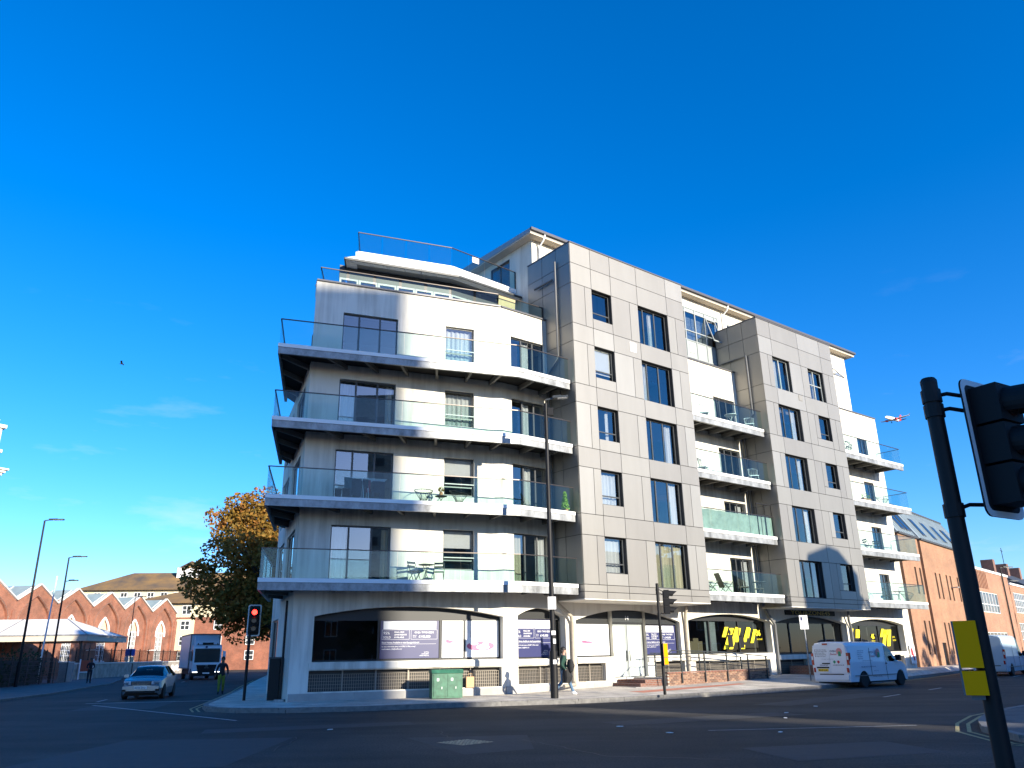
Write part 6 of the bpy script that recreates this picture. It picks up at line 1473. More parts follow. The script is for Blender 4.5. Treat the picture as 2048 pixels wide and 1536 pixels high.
# panel van
def van(label, loc, az, paint, detail=True, hi=0):
    t = thing('van', label, 'van', loc, RAD(90)-az)
    H = 1.95+hi
    st = [(-2.5, .93, .955, 1.10, H-.05, .80), (-2.42, .945, .97, 1.10, H, .84), (-1, .95, .975, 1.10, H, .84), (.6, .95, .975, 1.08, H-.01, .83), (.95, .95, .975, 1.08, H-.10, .80), (1.75, .945, .965, 1.08, 1.20, .76), (2.2, .90, .90, .90, 1.05, .70), (2.42, .84, .82, .78, .86, .6), (2.5, .74, .72, .60, .66, .5)]
    rows_ = interp(st, 50); body, ws, sw = MB(), MB(), MB(); sec = []
    for x, wb, wm, zb_, zr, wr in rows_:
        z0 = .26
        for wx in (-1.45, 1.62):
            q = abs(x-wx)
            if q < .40: z0 = max(z0, .30+sqrt(max(0, .40**2-q*q)))
        sec.append([(x, -wb*.97, z0), (x, -wb, max(z0+.01, .55)), (x, -wm, max(z0+.02, zb_)), (x, -(wm*.25+wr*.75)-.02, zr-.16), (x, -wr+.06, zr-.02), (x, -wr*.5, zr+.03), (x, 0, zr+.04)]+[])
        s_ = sec[-1]; sec[-1] = s_+[(a, -b_, c) for a, b_, c in reversed(s_[:-1])]
    for p, q in zip(sec, sec[1:]):
        x = (p[0][0]+q[0][0])/2
        for k in range(12):
            tgt = body
            if k in (4, 5, 6, 7) and 1.0 < x < 1.72: tgt = ws
            elif k in (2, 9) and .45 < x < 1.42: tgt = sw
            tgt.face([p[k], q[k], q[k+1], p[k+1]])
    body.face(sec[0]); body.face(sec[-1]); shade_auto(body.build('body', paint, t), 32)
    shade_auto(ws.build('windscreen', M['carglass'], t), 35); shade_auto(sw.build('side_window', M['carglass'], t), 35)
    b = MB(); b.box(-2.4, 2.3, -.8, .8, .2, .6); b.box(.3, 1.3, -.7, .7, .6, 1.0); b.box(.2, .3, -.8, .8, .6, 1.8); b.build('underbody', M['blackmatte'], t)
    for x in (-1.45, 1.62):
        for y in (-.84, .84): wheel(t, x, y, .335, .22)
    for s_ in (-1, 1):
        b = MB(); b.box(1.25, 1.42, s_*1.1-.1, s_*1.1+.1, 1.12, 1.38); b.bar((1.35, s_*.95, 1.18), (1.35, s_*1.05, 1.2), .06); b.build('mirror', M['blackmatte'], t)
        b = MB(); b.box(-2.53, -2.36, s_*.90-.055, s_*.90+.055, .98, 1.5); tl = b.build('tail_light', M['redlamp'], t); b = MB(); b.box(-2.535, -2.531, s_*.90-.04, s_*.90+.04, 1.2, 1.36); b.build('reversing_lens', M['clearlamp'], tl)
        b = MB(); b.box(-2.535, -2.45, s_*.84-.05, s_*.84+.05, .66, .86); b.build('tail_light', M['redlamp'], t)
        b = MB(); b.box(.35, .50, s_*.985-.006, s_*.985+.006, .98, 1.03); b.build('door_handle', M['blackmatte'], t)
        b = MB(); b.box(-2.2, 1.2, s_*.975-.006, s_*.975+.014, .50, .53); b.build('side_moulding', M['pipe'], t)
        for q0, q1, q2 in ((.40, .3, 1.65), (-.86, .5, 1.7)): b = MB(); b.box(q0, q0+.015, s_*.979-.006, s_*.979+.006, q1, q2); b.build('panel_gap', M['pipe'], t)
    b = MB(); b.box(-2.56, -2.4, -.86, .86, .34, .56); b.build('bumper', paint, t); b = MB(); b.box(-2.55, -2.45, -.6, .6, .56, .60); b.build('bumper_step', M['blackmatte'], t)
    # rear doors
    for y0, y1, nm in ((-.83, -.006, 'rear_door'), (.006, .83, 'rear_door')):
        b = MB(); b.box(-2.525, -2.49, y0, y1, .62, H-.12); b.build(nm, paint, t)
    b = MB(); b.box(-2.54, -2.526, .02, .42, 1.02, 1.07); b.build('door_handle', M['blackmatte'], t)
    b = MB(); b.box(-2.545, -2.45, .05, .30, H-.10, H-.03); b.build('brake_light', M['redlamp'], t)
    b = MB(); b.box(-2.54, -2.526, -.0+.08, .72, .84, .90); b.build('plate_lamp_bar', M['blackmatte'], t)
    b = MB(); b.box(-2.538, -2.527, .14, .66, .70, .82); pl = b.build('number_plate', M['ypl'], t)
    if detail:
        R_ = lambda mb, s, u, z, sz, **k: veh_text(mb, s, (-2.5275, .83, 0), (0, -1, 0), (0, 0, 1), (-1, 0, 0), u, z, sz, **k)
        b = MB(); veh_text(b, 'ML63 LLA', (-2.5395, .64, 0), (0, -1, 0), (0, 0, 1), (-1, 0, 0), 0, .72, .105, bold=.01, d=-.002); b.build('lettering', M['blackprint'], pl)
        b = MB()
        for i, s in enumerate(('Deep Oven Cleaning', 'Extractor Hood Clean', 'Microwave Oven', 'Hob Deep Cleaning', 'Ranges and Stoves')): R_(b, s, .17, 1.62-.07*i, .062, bold=.006)
        R_(b, 'LOCAL OVEN CLEANING SPECIALISTS', .38, 1.22, .038); R_(b, '07810 875507', .28, .945, .075, bold=.01); R_(b, 'ovendoctor.co.uk', .95, .955, .08, bold=.01)
        for i in range(5): b.box(-2.5295, -2.526, .70, .735, 1.615-.07*i, 1.655-.07*i)
        b.build('lettering', M['blackprint'], t)
        b = MB(); R_(b, 'OVEN', .87, 1.535, .115, bold=.02); b.build('lettering', M['navy'], t); b = MB(); R_(b, 'Doctor', .88, 1.41, .115, bold=.02); b.build('lettering', M['red'], t)
        M.setdefault('salmon', mat('salmon_print', (.75, .28, .25), .5)); M.setdefault('greenpr', mat('green_print', (.03, .30, .14), .5))
        b = MB(); n = 20; b.face([(-2.5285, -.52+.15*cos(2*pi*k/n), 1.56+.15*sin(2*pi*k/n)) for k in range(n)]); b.build('round_badge', M['salmon'], t)
        b = MB(); b.box(-2.531, -2.5295, -.60, -.46, 1.36, 1.56); b.build('badge_mark', M['greenpr'], t)
        b = MB(); b.face([(-2.5285, -.22, 1.03), (-2.5285, -.14, 1.11), (-2.5285, -.22, 1.19), (-2.5285, -.30, 1.11)]); b.build('diamond_mark', M['greenpr'], t)
        b = MB(); b.face([(-2.5285, -.42, 1.03), (-2.5285, -.34, 1.11), (-2.5285, -.42, 1.19), (-2.5285, -.50, 1.11)]); b.build('diamond_mark', M['red'], t)
        S_ = lambda mb, s, u, z, sz, **k: veh_text(mb, s, (-2.3, -.995, 0), (1, 0, 0), (0, -.0, 1), (0, -1, 0), u, z, sz, **k)
        b = MB()
        for i, s in enumerate(('Deep Oven Clean', 'Extractor Hoods', 'Microwave', 'Hob Cleaning', 'Ranges Stoves')): S_(b, s, .45, 1.56-.085*i, .07, bold=.006)
        S_(b, 'LOCAL OVEN CLEANING SPECIALISTS', .75, 1.13, .05, bold=.006); S_(b, 'THE OVEN VALETING PROFESSIONALS', .6, .86, .07, bold=.01); S_(b, 'ovendoctor.co.uk', 1.55, .68, .06); S_(b, '07810 875507   023 8000 0000', 1.45, .5-.06, .06)
        b.build('lettering', M['navy'], t)
        b = MB(); S_(b, 'OVEN', 1.35, 1.46, .14, bold=.02); b.build('lettering', M['navy'], t); b = MB(); S_(b, 'Doctor', 1.45, 1.29, .14, bold=.02); b.build('lettering', M['red'], t)
        b = MB(); b.face([(-.18+.17*cos(2*pi*k/n), -.994, 1.5+.17*sin(2*pi*k/n)) for k in range(n)]); b.build('round_badge', M['salmon'], t); b = MB(); b.box(-.22, -.04, -.9985, -.9945, 1.28, 1.5); b.build('badge_mark', M['greenpr'], t)
    return t
van('white oven cleaning van parked at the kerb with lettering on rear doors and side', (16.4, 39.7, 0), RAD(54), M['vanwhite'])
van('pale blue high roofed van parked behind the near traffic light pole at far right', (30.0, 51.8, 0), RAD(44), mat('pale_blue_paint', (.42, .52, .60), .25), detail=False, hi=.35)

# ------------------------------------------------------------------ people
M['skin'] = mat('skin', (.42, .25, .18), .6); M['skindk'] = mat('skin_dark', (.16, .085, .055), .6)
M['hair'] = mat('dark_hair', (.012, .010, .009), .6)
M['jumper'] = mat('dark_green_jumper', (.015, .055, .04), .9); M['jeans'] = mat('blue_jeans', (.09, .16, .25), .9, var=.25, vscale=10)
M['jacket'] = mat('black_jacket', (.012, .012, .013), .8); M['trainers'] = mat('white_trainers', (.7, .7, .68), .6)
M['darkcloth'] = mat('navy_clothes', (.015, .017, .025), .9); M['hivis'] = mat('lime_trousers', (.16, .22, .03), .85, var=.3, vscale=6); M['boots'] = mat('black_boots', (.012, .012, .012), .7)
def person(label, loc, az, mats, pose, scale=1.0, hairm='hair'):
    """pose: dict of joints; x forward, y left, z up. mats: shirt, trousers, shoes, skin"""
    t = thing('person', label, 'person', loc, RAD(90)-az)
    J, E, R_ = [], [], []
    def j(p, r): J.append(Vector(p)*scale); R_.append(r*scale); return len(J)-1
    pel = j((0, 0, .95), .135); wa = j((.0, 0, 1.10), .125); ch = j((.02, 0, 1.30), .155); sh = j((.015, 0, 1.43), .11); nk = j((.03, 0, 1.50), .055); E += [(pel, wa), (wa, ch), (ch, sh), (sh, nk)]
    hd0 = j((.045, 0, 1.57), .075); hd1 = j((.05, 0, 1.66), .098); hd2 = j((.045, 0, 1.74), .07); E += [(nk, hd0), (hd0, hd1), (hd1, hd2)]
    nose = j((.14, 0, 1.635), .017); E.append((hd1, nose))
    for s in (-1, 1):
        hip, kn, an, to = pose['legR' if s < 0 else 'legL']
        a = j((hip[0], s*.09, hip[1]), .095); k = j((kn[0], s*.10, kn[1]), .066); m_ = j(((kn[0]*.55+an[0]*.45), s*.10, kn[1]*.6+an[1]*.4), .06); c = j((an[0], s*.10, an[1]), .043); d = j((to[0], s*.115, to[1]), .038); E += [(pel, a), (a, k), (k, m_), (m_, c), (c, d)]
        ho = j((an[0]-.04, s*.10, max(.035, an[1]-.05)), .036); E.append((c, ho))
        so_, el, wr = pose['armR' if s < 0 else 'armL']
        a = j((.01, s*.17, 1.41), .068); k = j((el[0], s*el[1], el[2]), .046); c = j((wr[0], s*wr[1], wr[2]), .032); E += [(sh, a), (a, k), (k, c)]
        dv = (J[c]-J[k]).normalized()*scale; pm = j(J[c]/scale+dv/scale*.07, .030); E.append((c, pm))
        side = Vector((0, 0, 1)) if abs(dv.z) < .6 else Vector((1, 0, 0))
        for q, (o_, l_) in enumerate(((-.028, .075), (-.010, .088), (.010, .082), (.027, .062))):
            f0 = J[pm]/scale+dv/scale*.02+side*o_; f1 = f0+dv/scale*l_+Vector((.012, 0, -.01)); a_ = j(f0, .0105); b_ = j(f1, .008); E += [(pm, a_), (a_, b_)]
        th = j(J[c]/scale+dv/scale*.05+side*.05, .010); E.append((c, th))
    me = bpy.data.meshes.new('body'); me.from_pydata([tuple(v) for v in J], E, []); me.update()
    o = bpy.data.objects.new('body', me); COL.objects.link(o)
    sk = o.modifiers.new('skin', 'SKIN'); sk.use_smooth_shade = True
    if not me.skin_vertices:
        me.attributes.new('x', 'FLOAT', 'POINT')
    sv = me.skin_vertices[0].data if me.skin_vertices else None
    for i, r in enumerate(R_): r *= 1.12 if r > .03*scale else 1; sv[i].radius = (r, r*(.78 if i in (1, 2, 3) else 1)); sv[i].use_root = (i == 0)
    ss = o.modifiers.new('sub', 'SUBSURF'); ss.levels = 1; ss.render_levels = 1
    bpy.context.view_layer.update()
    nm = bpy.data.meshes.new_from_object(o.evaluated_get(bpy.context.evaluated_depsgraph_get()))
    bpy.data.objects.remove(o); bpy.data.meshes.remove(me); nm.name = 'body'
    nm.materials.clear()
    for m_ in mats: nm.materials.append(M[m_])
    hands = [J[i] for i in range(len(J)) if R_[i] < .0106*scale]
    for p in nm.polygons:
        c = p.center/scale; p.use_smooth = True
        if c.z > 1.47 and abs(c.y) < .14: k = 3
        elif any((p.center-h_).length < .075*scale for h_ in hands): k = 3
        elif c.z < .10 or any(False for _ in ()): k = 2
        elif c.z < .93 and abs(c.y) < .2 and not (c.z > .7 and abs(c.y) > .165): k = 1
        else: k = 0
        # raised foot keeps its shoe
        for lg in ('legL', 'legR'):
            an = pose[lg][2]
            if abs(c.x-an[0]) < .22 and c.z < an[1]+.04 and abs(c.y) < .2: k = 2
        p.material_index = k
    b_ = bpy.data.objects.new('body', nm); COL.objects.link(b_); b_.parent = t
    h = MB(); S = scale
    h.ball((.03*S, 0, 1.70*S), .108*S, 9, (1.04, .92, .95)); h.ball((-.03*S, 0, 1.64*S), .085*S, 8, (.9, 1.02, 1.1)); o = h.build('hair', M[hairm], t, smooth=True)
    e = MB()
    for s in (-1, 1): e.ball((.135*S, s*.035*S, 1.665*S), .011*S, 5)
    e.build('eyes', M['blackprint'], t)
    e = MB(); e.box(.128*S, .136*S, -.022*S, .022*S, 1.585*S, 1.594*S); e.build('mouth', M['redlamp'], t)
    e = MB()
    for s in (-1, 1): e.ball((.04*S, s*.098*S, 1.65*S), .026*S, 5, (.7, .4, 1.2))
    e.build('ears', M[mats[3]], t)
    return t
walk = dict(legR=((0, .90), (.20, .52), (.36, .11), (.50, .06)), legL=((0, .90), (-.02, .50), (-.34, .17), (-.24, .05)), armR=(0, (-.12, .22, 1.14), (.05, .24, .95)), armL=(0, (.10, .22, 1.14), (.28, .20, 1.02)))
person('person in dark green jumper and jeans walking right past the street lamp, carrying dark bags', (1.75, 31.55, .17), RAD(80), ['jumper', 'jeans', 'trainers', 'skin'], walk, .97)
b = MB()
prof = [(-.0, .02, .12), (.05, .10, .17), (.2, .13, .19), (.38, .12, .18), (.48, .06, .12)]
for (z0, d0, w0), (z1, d1, w1) in zip(prof, prof[1:]):
    n = 12
    for k in range(n):
        a, c = 2*pi*k/n, 2*pi*(k+1)/n; b.face([(d0*cos(a), w0*sin(a), z0), (d0*cos(c), w0*sin(c), z0), (d1*cos(c), w1*sin(c), z1), (d1*cos(a), w1*sin(a), z1)])
t = thing('backpack', 'black backpack hanging in front of the walking person in green', 'backpack', (2.02, 31.42, .98), RAD(10)); shade_auto(b.build('bag_body', M['jacket'], t), 60)
b = MB(); b.tube([(-.06, .1, .45), (-.2, .1, .5), (-.3, .1, .3)], .02, 5); b.tube([(.05, -.14, .42), (.12, -.14, .25), (.06, -.14, .08)], .012, 5); b.build('strap', M['rail'], t)
t = thing('jacket', 'black jacket draped over the arm of the walking person below the backpack', 'jacket', (1.86, 31.40, .62), RAD(8)); b = MB(); n = 14; pr = None
for i in range(n+1):
    a = 2*pi*i/n; rr_ = 1+.18*sin(a*3); c = ((.14*rr_)*cos(a), (.10*rr_)*sin(a), 0), ((.19*rr_)*cos(a)+.05, (.12*rr_)*sin(a), .22), ((.12)*cos(a), (.09)*sin(a), .55)
    if pr:
        b.face([pr[0], c[0], c[1], pr[1]]); b.face([pr[1], c[1], c[2], pr[2]])
    pr = c
shade_auto(b.build('cloth', M['jacket'], t), 70)
slow = dict(legR=((0, .90), (.06, .50), (.10, .10), (.24, .05)), legL=((0, .90), (.0, .50), (-.10, .10), (.04, .05)), armR=(0, (-.04, .26, 1.14), (.16, .12, 1.06)), armL=(0, (-.04, .26, 1.14), (.16, .12, 1.04)))
person('dark dressed person walking on the left pavement by the stone wall', (-32.3, 63.1, .1), RAD(150), ['darkcloth', 'darkcloth', 'boots', 'skindk'], slow, 1.02)
walk2 = dict(legR=((0, .90), (.14, .50), (.16, .12), (.30, .06)), legL=((0, .90), (-.02, .50), (-.22, .14), (-.10, .05)), armR=(0, (-.08, .26, 1.14), (.06, .30, .92)), armL=(0, (.0, .27, 1.15), (.14, .28, .95)))
person('person in dark top and lime trousers walking in the road beside the lorry', (-14.65, 41.5, 0), RAD(160), ['darkcloth', 'hivis', 'boots', 'skindk'], walk2, 1.0)

# ------------------------------------------------------------------ things on the balconies
def AF(fr, u, d): x, y = fr(u, d, 0)[:2]; return A2W(x, y)
def at(t, x, y, z, rz): t.location = (x, y, z); t.rotation_euler = (0, 0, rz); return t
M['slat'] = mat('dark_slats', (.07, .07, .065), .6); M['wicker'] = mat('black_cord', (.03, .028, .025), .7); M['taupe'] = mat('taupe_mesh', (.17, .145, .12), .9); M['terra'] = mat('terracotta', (.42, .19, .10), .9)
def folding_chair(label, group, m='slat'):
    t = thing('folding_chair', label, 'chair', group=group); b = MB()
    for i in range(4): b.box(-.19, .19, -.18+i*.095, -.10+i*.095, .44, .46)
    b.build('seat', M[m], t); b = MB(); b.box(-.2, .2, .19, .21, .62, .70); b.box(-.2, .2, .20, .22, .76, .84); b.build('backrest', M[m], t)
    for x in (-.2, .2):
        b = MB(); b.bar((x, -.2, 0), (x, .22, .86), .02, .02); b.build('leg', M[m], t); b = MB(); b.bar((x*.9, .2, 0), (x*.9, -.17, .45), .02, .02); b.build('leg', M[m], t)
    return t
def round_table(label, r, h, m, n=18, top=None):
    t = thing('round_table', label, 'table'); b = MB(); b.lathe([(r, h-.02), (r, h)], (0, 0, 0), n); b.build('tabletop', M[top or m], t)
    for a in range(3): b = MB(); q = 2*pi*a/3; b.tube([(r*.6*cos(q), r*.6*sin(q), 0), (-.02*cos(q), -.02*sin(q), h*.55), (r*.5*cos(q+.6), r*.5*sin(q+.6), h-.02)], .012, 5); b.build('leg', M[m], t)
    return t
def cord_chair(label, group=None, m='wicker'):
    t = thing('cord_chair', label, 'chair', group=group); b = MB(); n = 22
    top = [(.38*cos(2*pi*k/n), .40*sin(2*pi*k/n)*1.0, .62+.16*sin(2*pi*k/n)) for k in range(n)]; bot = [(.14*cos(2*pi*k/n), .12*sin(2*pi*k/n)-.05, .25) for k in range(n)]
    b.tube(top+[top[0]], .016, 5); b.tube(bot+[bot[0]], .012, 5); b.build('hoop', M[m], t); b = MB()
    for p, q in zip(top, bot): b.tube([p, q], .006, 3, cap=False)
    b.build('cords', M[m], t)
    for k in range(3): b = MB(); a = 2*pi*k/3+.5; b.tube([(.12*cos(a), .1*sin(a), .26), (.32*cos(a), .32*sin(a), 0)], .012, 5); b.build('leg', M[m], t)
    return t
FZ = [z-.06 for z in ZT]
fo = RAD(0)
x, y = AF(F1, 4.45, -.72); at(folding_chair('folding slatted chair left of the bistro table on the lowest corner balcony', 'bistro chairs on the lowest corner balcony'), x, y, FZ[0], TANG-.28+.5)
x, y = AF(F1, 5.45, -.72); at(folding_chair('folding slatted chair right of the bistro table on the lowest corner balcony', 'bistro chairs on the lowest corner balcony'), x, y, FZ[0], TANG-.28-.4)
x, y = AF(F1, 4.95, -.62); at(round_table('round bistro table between two folding chairs on the lowest corner balcony', .32, .74, 'slat'), x, y, FZ[0], 0)
x, y = AF(F1, 4.75, -.72); at(cord_chair('round black cord chair left of the plant table on the second corner balcony', 'cord chairs on the second corner balcony'), x, y, FZ[1], .2)
x, y = AF(F1, 6.25, -.72); at(cord_chair('round black cord chair right of the plant table on the second corner balcony', 'cord chairs on the second corner balcony'), x, y, FZ[1], .6)
x, y = AF(F1, 5.5, -.70); at(round_table('small round cord table holding a potted plant on the second corner balcony', .25, .45, 'wicker'), x, y, FZ[1], 0)
def pot_plant(label, hp, rp, hl_, lm, n, seed, name='pot_plant', cone=False):
    t = thing(name, label, 'plant'); b = MB(); b.lathe([(rp*.75, 0), (rp, hp)], (0, 0, 0), 12); b.build('pot', M['terra'], t); b = MB(); rnd = random.Random(seed)
    if cone:
        for i in range(9): leaves(b, (0, 0, hp+hl_*(.08+i*.1)), hl_*.22*(1.05-i*.085), n//9, .10, rnd, 1.2)
    else: leaves(b, (0, 0, hp+hl_*.5), hl_*.5, n, .09, rnd)
    b.build('foliage', M[lm], t); return t
x, y = AF(F1, 5.5, -.70); at(pot_plant('small potted plant on the round cord table', .14, .08, .25, 'autumn', 60, 1), x, y, FZ[1]+.455, 0)
x, y = A2W(-.35, .62); at(pot_plant('bright lime conifer in a pot at the right end of the second corner balcony', .2, .14, .78, 'conifer', 520, 2, cone=True, name='potted_conifer'), x, y, FZ[1], 0)
# airer with washing
x, y = AF(F1, 2.35, -.75); t = thing('clothes_airer', 'white clothes airer hung with dark washing on the second corner balcony', 'clothes airer', (x, y, FZ[1]), TANG-.28); b = MB()
for sx in (-.5, .5):
    for sy in (-1, 1): b.bar((sx*.2, sy*.3, 0), (sx*.2, -sy*.05, 1.0), .018); 
for k in range(6): b.bar((-.8, -.3+.12*k, .92), (.8, -.3+.12*k, .92), .012)
b.build('frame', M['white'], t)
wm = [mat('dark_washing', (.02, .025, .035), .9), mat('red_washing', (.22, .03, .04), .9), mat('teal_washing', (.03, .07, .08), .9)]
for i, (u, w_, h_, k) in enumerate(((-.72, .3, .45, 2), (-.38, .4, .72, 0), (0, .22, .35, 0), (.12, .2, .55, 1), (.45, .3, .5, 0), (.72, .22, .78, 0), (-.1, .3, .7, 0))):
    b = MB(); b.add([(u-w_/2, -.05+.08*i-.2, .93), (u+w_/2, -.05+.08*i-.2, .93), (u+w_/2*.9, -.08+.08*i-.2, .93-h_), (u-w_/2*.9, -.02+.08*i-.2, .93-h_*.92), (u-w_/2, -.03+.08*i-.2, .93), (u+w_/2, -.03+.08*i-.2, .93), (u+w_/2*.9, -.06+.08*i-.2, .93-h_), (u-w_/2*.9, -.0+.08*i-.2, .93-h_*.92)], [(0, 1, 2, 3), (4, 7, 6, 5), (0, 4, 5, 1), (1, 5, 6, 2), (2, 6, 7, 3), (3, 7, 4, 0)])
    tag(b.build('washing', wm[k], loc=(x, y, FZ[1]), rot=(0, 0, TANG-.28)), ['teal garment hanging at the left end of the airer', 'large dark garment on the airer', 'short dark garment in the middle of the airer', 'red garment hanging on the airer', 'dark garment right of the red one on the airer', 'long dark garment at the right end of the airer', 'long dark garment at the back of the airer'][i], 'washing', 'washing on the clothes airer')
def recliner(label):
    t = thing('reclining_chair', label, 'chair', group='reclining chairs on the lowest middle balcony'); b = MB(); b.add([(-.26, -.3, .42), (.26, -.3, .42), (.26, .18, .38), (-.26, .18, .38), (-.26, -.3, .40), (.26, -.3, .40), (.26, .18, .36), (-.26, .18, .36)], [(0, 1, 2, 3), (4, 7, 6, 5), (0, 4, 5, 1), (1, 5, 6, 2), (2, 6, 7, 3), (3, 7, 4, 0)]); b.build('seat', M['taupe'], t)
    b = MB(); b.add([(-.26, .18, .38), (.26, .18, .38), (.24, .46, 1.08), (-.24, .46, 1.08), (-.26, .20, .36), (.26, .20, .36), (.24, .48, 1.06), (-.24, .48, 1.06)], [(0, 1, 2, 3), (4, 7, 6, 5), (0, 4, 5, 1), (1, 5, 6, 2), (2, 6, 7, 3), (3, 7, 4, 0)]); b.build('backrest', M['taupe'], t)
    for x_ in (-.28, .28):
        b = MB(); b.bar((x_, -.3, 0), (x_, .3, .62), .025); b.build('leg', M['slat'], t); b = MB(); b.bar((x_, .3, 0), (x_, -.25, .60), .025); b.build('leg', M['slat'], t); b = MB(); b.box(x_-.02, x_+.02, -.3, .25, .6, .63); b.build('armrest', M['slat'], t)
    return t
r1_ = recliner('left one of two tall taupe reclining chairs on the lowest middle balcony'); at(r1_, *A2W(9.55, 1.05), FZ[0], TANG+1.2)
dup(r1_, (*A2W(10.75, 1.05), FZ[0]), TANG+1.2, 'right one of two tall taupe reclining chairs on the lowest middle balcony')
def armchair(label, m='wicker', hgt=.85, group=None):
    t = thing('garden_chair', label, 'chair', group=group); b = MB(); b.box(-.24, .24, -.24, .22, .40, .44); b.build('seat', M[m], t); b = MB(); n = 9
    pts = [(.26*sin(RAD(-100+200*k/8)), .24*cos(RAD(-100+200*k/8)), hgt-.18+.18*cos(RAD(-100+200*k/8)/1.2)) for k in range(n)]
    b.tube(pts, .014, 5)
    for p in pts: b.tube([(p[0], p[1], p[2]), (p[0]*.85, p[1]*.85, .42)], .006, 4)
    b.build('backrest', M[m], t)
    for x_ in (-.22, .22):
        for y_ in (-.22, .2): b = MB(); b.tube([(x_*.9, y_*.9, .42), (x_*1.1, y_*1.1, 0)], .012, 5); b.build('leg', M[m], t)
    return t
at(armchair('dark mesh armchair beside the reclining chairs on the lowest middle balcony', 'taupe'), *A2W(12.1, .95), FZ[0], TANG+.8)
at(round_table('dark round table at the right of the lowest middle balcony', .38, .72, 'slat'), *A2W(13.35, .85), FZ[0], 0)
at(armchair('dark mesh armchair behind the round table on the lowest middle balcony', 'taupe'), *A2W(13.9, 1.3), FZ[0], TANG-1)
at(armchair('pale garden chair with patterned cushion at the left of the third middle balcony', 'white', .95), *A2W(9.9, 1.05), FZ[2], TANG+.3)
b = MB(); b.box(-.22, .22, -.03, .03, 0, .5); tag(b.build('cushion', mat('patterned_cushion', (.62, .45, .38), .9, var=.5, vscale=14), loc=(*A2W(9.93, 1.2), FZ[2]+.46), rot=(-.2, 0, TANG+.3)), 'pale patterned cushion standing on the garden chair of the third middle balcony', 'cushion')
at(armchair('white wire chair at the right end of the third middle balcony', 'white', .9), *A2W(14.0, .9), FZ[2], TANG-.6)
at(round_table('white round table on the top middle balcony', .34, .72, 'white'), *A2W(12.55, .9), FZ[3], 0)
at(armchair('white wire chair right of the white table on the top middle balcony', 'white', .9), *A2W(14.2, .9), FZ[3], TANG-.8)
at(armchair('white wire chair left of the white table on the top middle balcony', 'white', .9), *A2W(10.2, .9), FZ[3], TANG+.8)
f1_ = folding_chair('folded wire chair left of the door on the second right balcony', 'wire chairs on the second right balcony', 'wicker'); at(f1_, *A2W(25.7, 1.2), FZ[1], TANG+1.1)
dup(f1_, (*A2W(26.8, 1.2), FZ[1]), TANG-.9, 'folded wire chair nearer the door on the second right balcony')
b = MB(); b.box(-.45, .45, -.14, .14, 0, .32); pl_ = thing('planter', 'terracotta planter box with small plants on the third right balcony', 'planter', (*A2W(25.5, .75), FZ[2]), TANG); b.build('box', M['terra'], pl_); b = MB(); leaves(b, (0, 0, .4), .28, 90, .09, random.Random(4)); b.build('foliage', M['conifer'], pl_)
at(cord_chair('wide shallow cord chair on the third right balcony'), *A2W(28.0, .95), FZ[2], .3)
at(cord_chair('round bucket chair right of the red table on the lowest right balcony', m='slat'), *A2W(29.0, .9), FZ[0], .1)
at(armchair('dark low chair left of the door on the lowest right balcony', 'slat', .8), *A2W(26.6, 1.0), FZ[0], TANG+.5)
M['redtop'] = mat('red_table_top', (.35, .10, .08), .5); at(round_table('small round table with a reddish top on the lowest right balcony', .36, .74, 'slat', top='redtop'), *A2W(28.1, 1.0), FZ[0], 0)
at(pot_plant('trailing plant at the left end of the top right balcony', .25, .14, .8, 'green', 240, 9), *A2W(24.6, 1.0), FZ[3], 0)
b = MB(); b.box(-.5, .5, -.02, .02, 0, .95); tag(b.build('board', mat('plywood', (.55, .38, .20), .8, var=.12), loc=(*A2W(-2.05, 2.45), 17.0), rot=(.1, 0, TANG)), 'plywood board leaning behind the terrace balustrade at the top corner', 'board')

# ------------------------------------------------------------------ sky traffic
t = thing('airplane', 'red and white airliner with landing gear down in the sky at right', 'airplane', (422.9, 839.1, 242.5), RAD(90)-RAD(236)); M['jetred'] = mat('jet_red', (.55, .05, .05), .35)
prof = [(-16.5, .15, 1.0), (-13, 1.1, .55), (-8, 1.85, .1), (0, 1.95, 0), (9, 1.95, 0), (13, 1.7, -.1), (15.5, .9, -.35), (16.5, .1, -.5)]
def fus(b, pr):
    n = 14; 
    for (x0, r0, z0), (x1, r1, z1) in zip(pr, pr[1:]):
        for k in range(n): a, c = 2*pi*k/n, 2*pi*(k+1)/n; b.face([(x0, r0*cos(a), z0+r0*sin(a)), (x0, r0*cos(c), z0+r0*sin(c)), (x1, r1*cos(c), z1+r1*sin(c)), (x1, r1*cos(a), z1+r1*sin(a))])
    return b
shade_auto(fus(MB(), prof[2:]).build('fuselage', M['white'], t), 60); shade_auto(fus(MB(), prof[:3]).build('rear_fuselage', M['jetred'], t), 60)
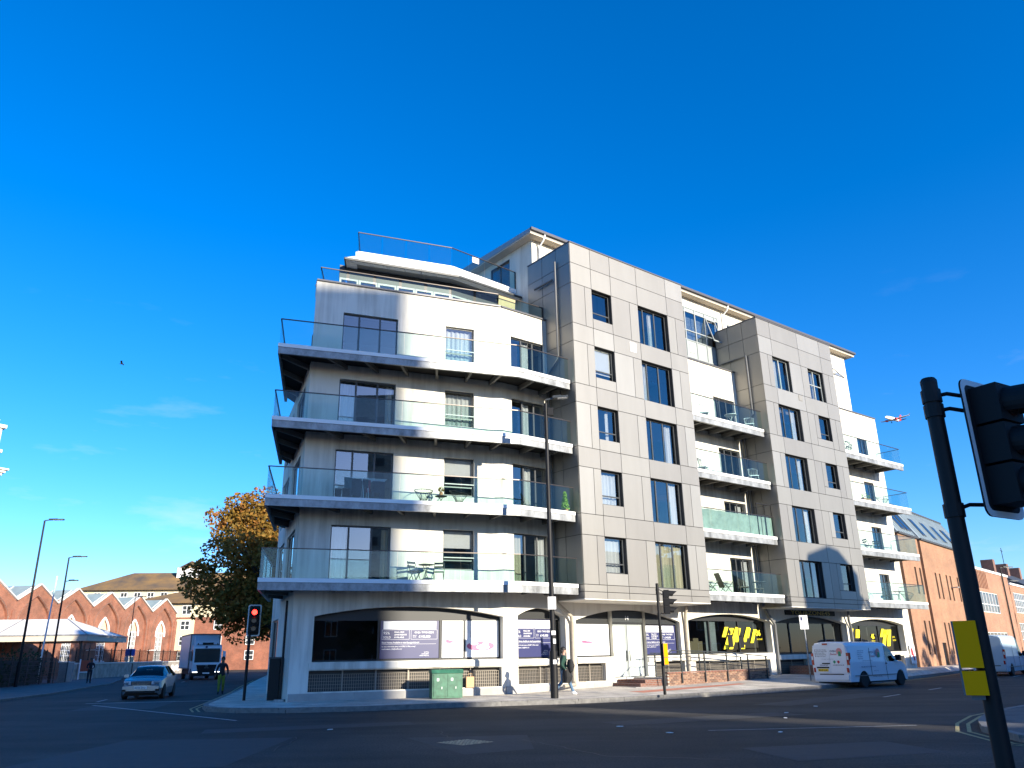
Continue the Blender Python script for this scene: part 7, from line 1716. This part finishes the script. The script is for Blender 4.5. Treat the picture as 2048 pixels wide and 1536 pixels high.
for s in (-1, 1):
    def wing(b, root, tip, th):
        (xa, xb, y0, z0), (xc, xd, y1, z1) = root, tip; v = []
        for (p, q, y_, z_) in (root, tip): v += [(p, s*y_, z_-th), (q, s*y_, z_-th), (q, s*y_, z_+th), (p, s*y_, z_+th)]
        b.add(v, [(0, 1, 2, 3), (4, 7, 6, 5), (0, 4, 5, 1), (1, 5, 6, 2), (2, 6, 7, 3), (3, 7, 4, 0)]); return b
    b = wing(MB(), (4.5, -3.0, 1.5, -1.0), (-2.2, -3.8, 16.5, .9), .22); b.build('wing', M['white'], t)
    b = wing(MB(), (-2.2, -3.7, 16.5, .9), (-3.8, -4.6, 17.1, 3.0), .12); b.build('winglet', M['dark'], t)
    b = wing(MB(), (-12.2, -15.2, .8, .7), (-15, -16.4, 6.0, 1.3), .14); b.build('tailplane', M['dark'], t)
    b = MB(); b.lathe([(.8, -1.6), (1.15, -.6), (1.2, 1.2), (1.0, 1.9)], (4.0, s*5.6, -1.7), 12, 'x'); shade_auto(b.build('engine', M['jetred'], t), 60)
    b = MB(); b.bar((-1, s*3.2, -1.3), (-1, s*3.2, -3.2), .3); b.lathe([(.6, -.4), (.6, .4)], (-1, s*3.2, -3.3), 10, 'y'); b.build('landing_gear', M['black'], t)
b = MB(); b.bar((11.5, 0, -1.6), (11.5, 0, -3.4), .25); b.lathe([(.45, -.3), (.45, .3)], (11.5, 0, -3.5), 10, 'y'); b.build('landing_gear', M['black'], t)
b = MB(); b.prism([(-10.5, 1.2), (-15.5, .9), (-16.8, 7.2), (-14.8, 7.2)], -.18, .18, T=lambda x, z, y: (x, y, z)); b.build('tail_fin', M['jetred'], t)
t = thing('bird', 'dark bird gliding alone in the blue sky at upper left', 'bird', (-46.4, 87.3, 35.1), RAD(200)); b = MB(); v = [(-.28, 0, 0), (0, -.07, .03), (.26, 0, .0), (0, .07, .03), (.02, 0, -.06)]
b.add([(x*1.2, y*1.2, z*1.2) for x, y, z in v], [(0, 1, 4), (1, 2, 4), (2, 3, 4), (3, 0, 4), (0, 3, 1), (1, 3, 2)]); bb = b.build('body', M['darkcloth'], t)
for s in (-1, 1): b = MB(); b.add([(.12, s*.06, .03), (-.10, s*.06, .03), (-.06, s*.45, .22), (.14, s*.42, .22), (-.14, s*.85, .12), (-.06, s*.8, .13), (.12, s*.06, .05), (-.10, s*.06, .05), (-.06, s*.45, .24), (.14, s*.42, .24), (-.14, s*.85, .135), (-.06, s*.8, .145)], [(0, 1, 2, 3), (3, 2, 4, 5), (6, 9, 8, 7), (9, 11, 10, 8)]); b.build('wing', M['darkcloth'], t)
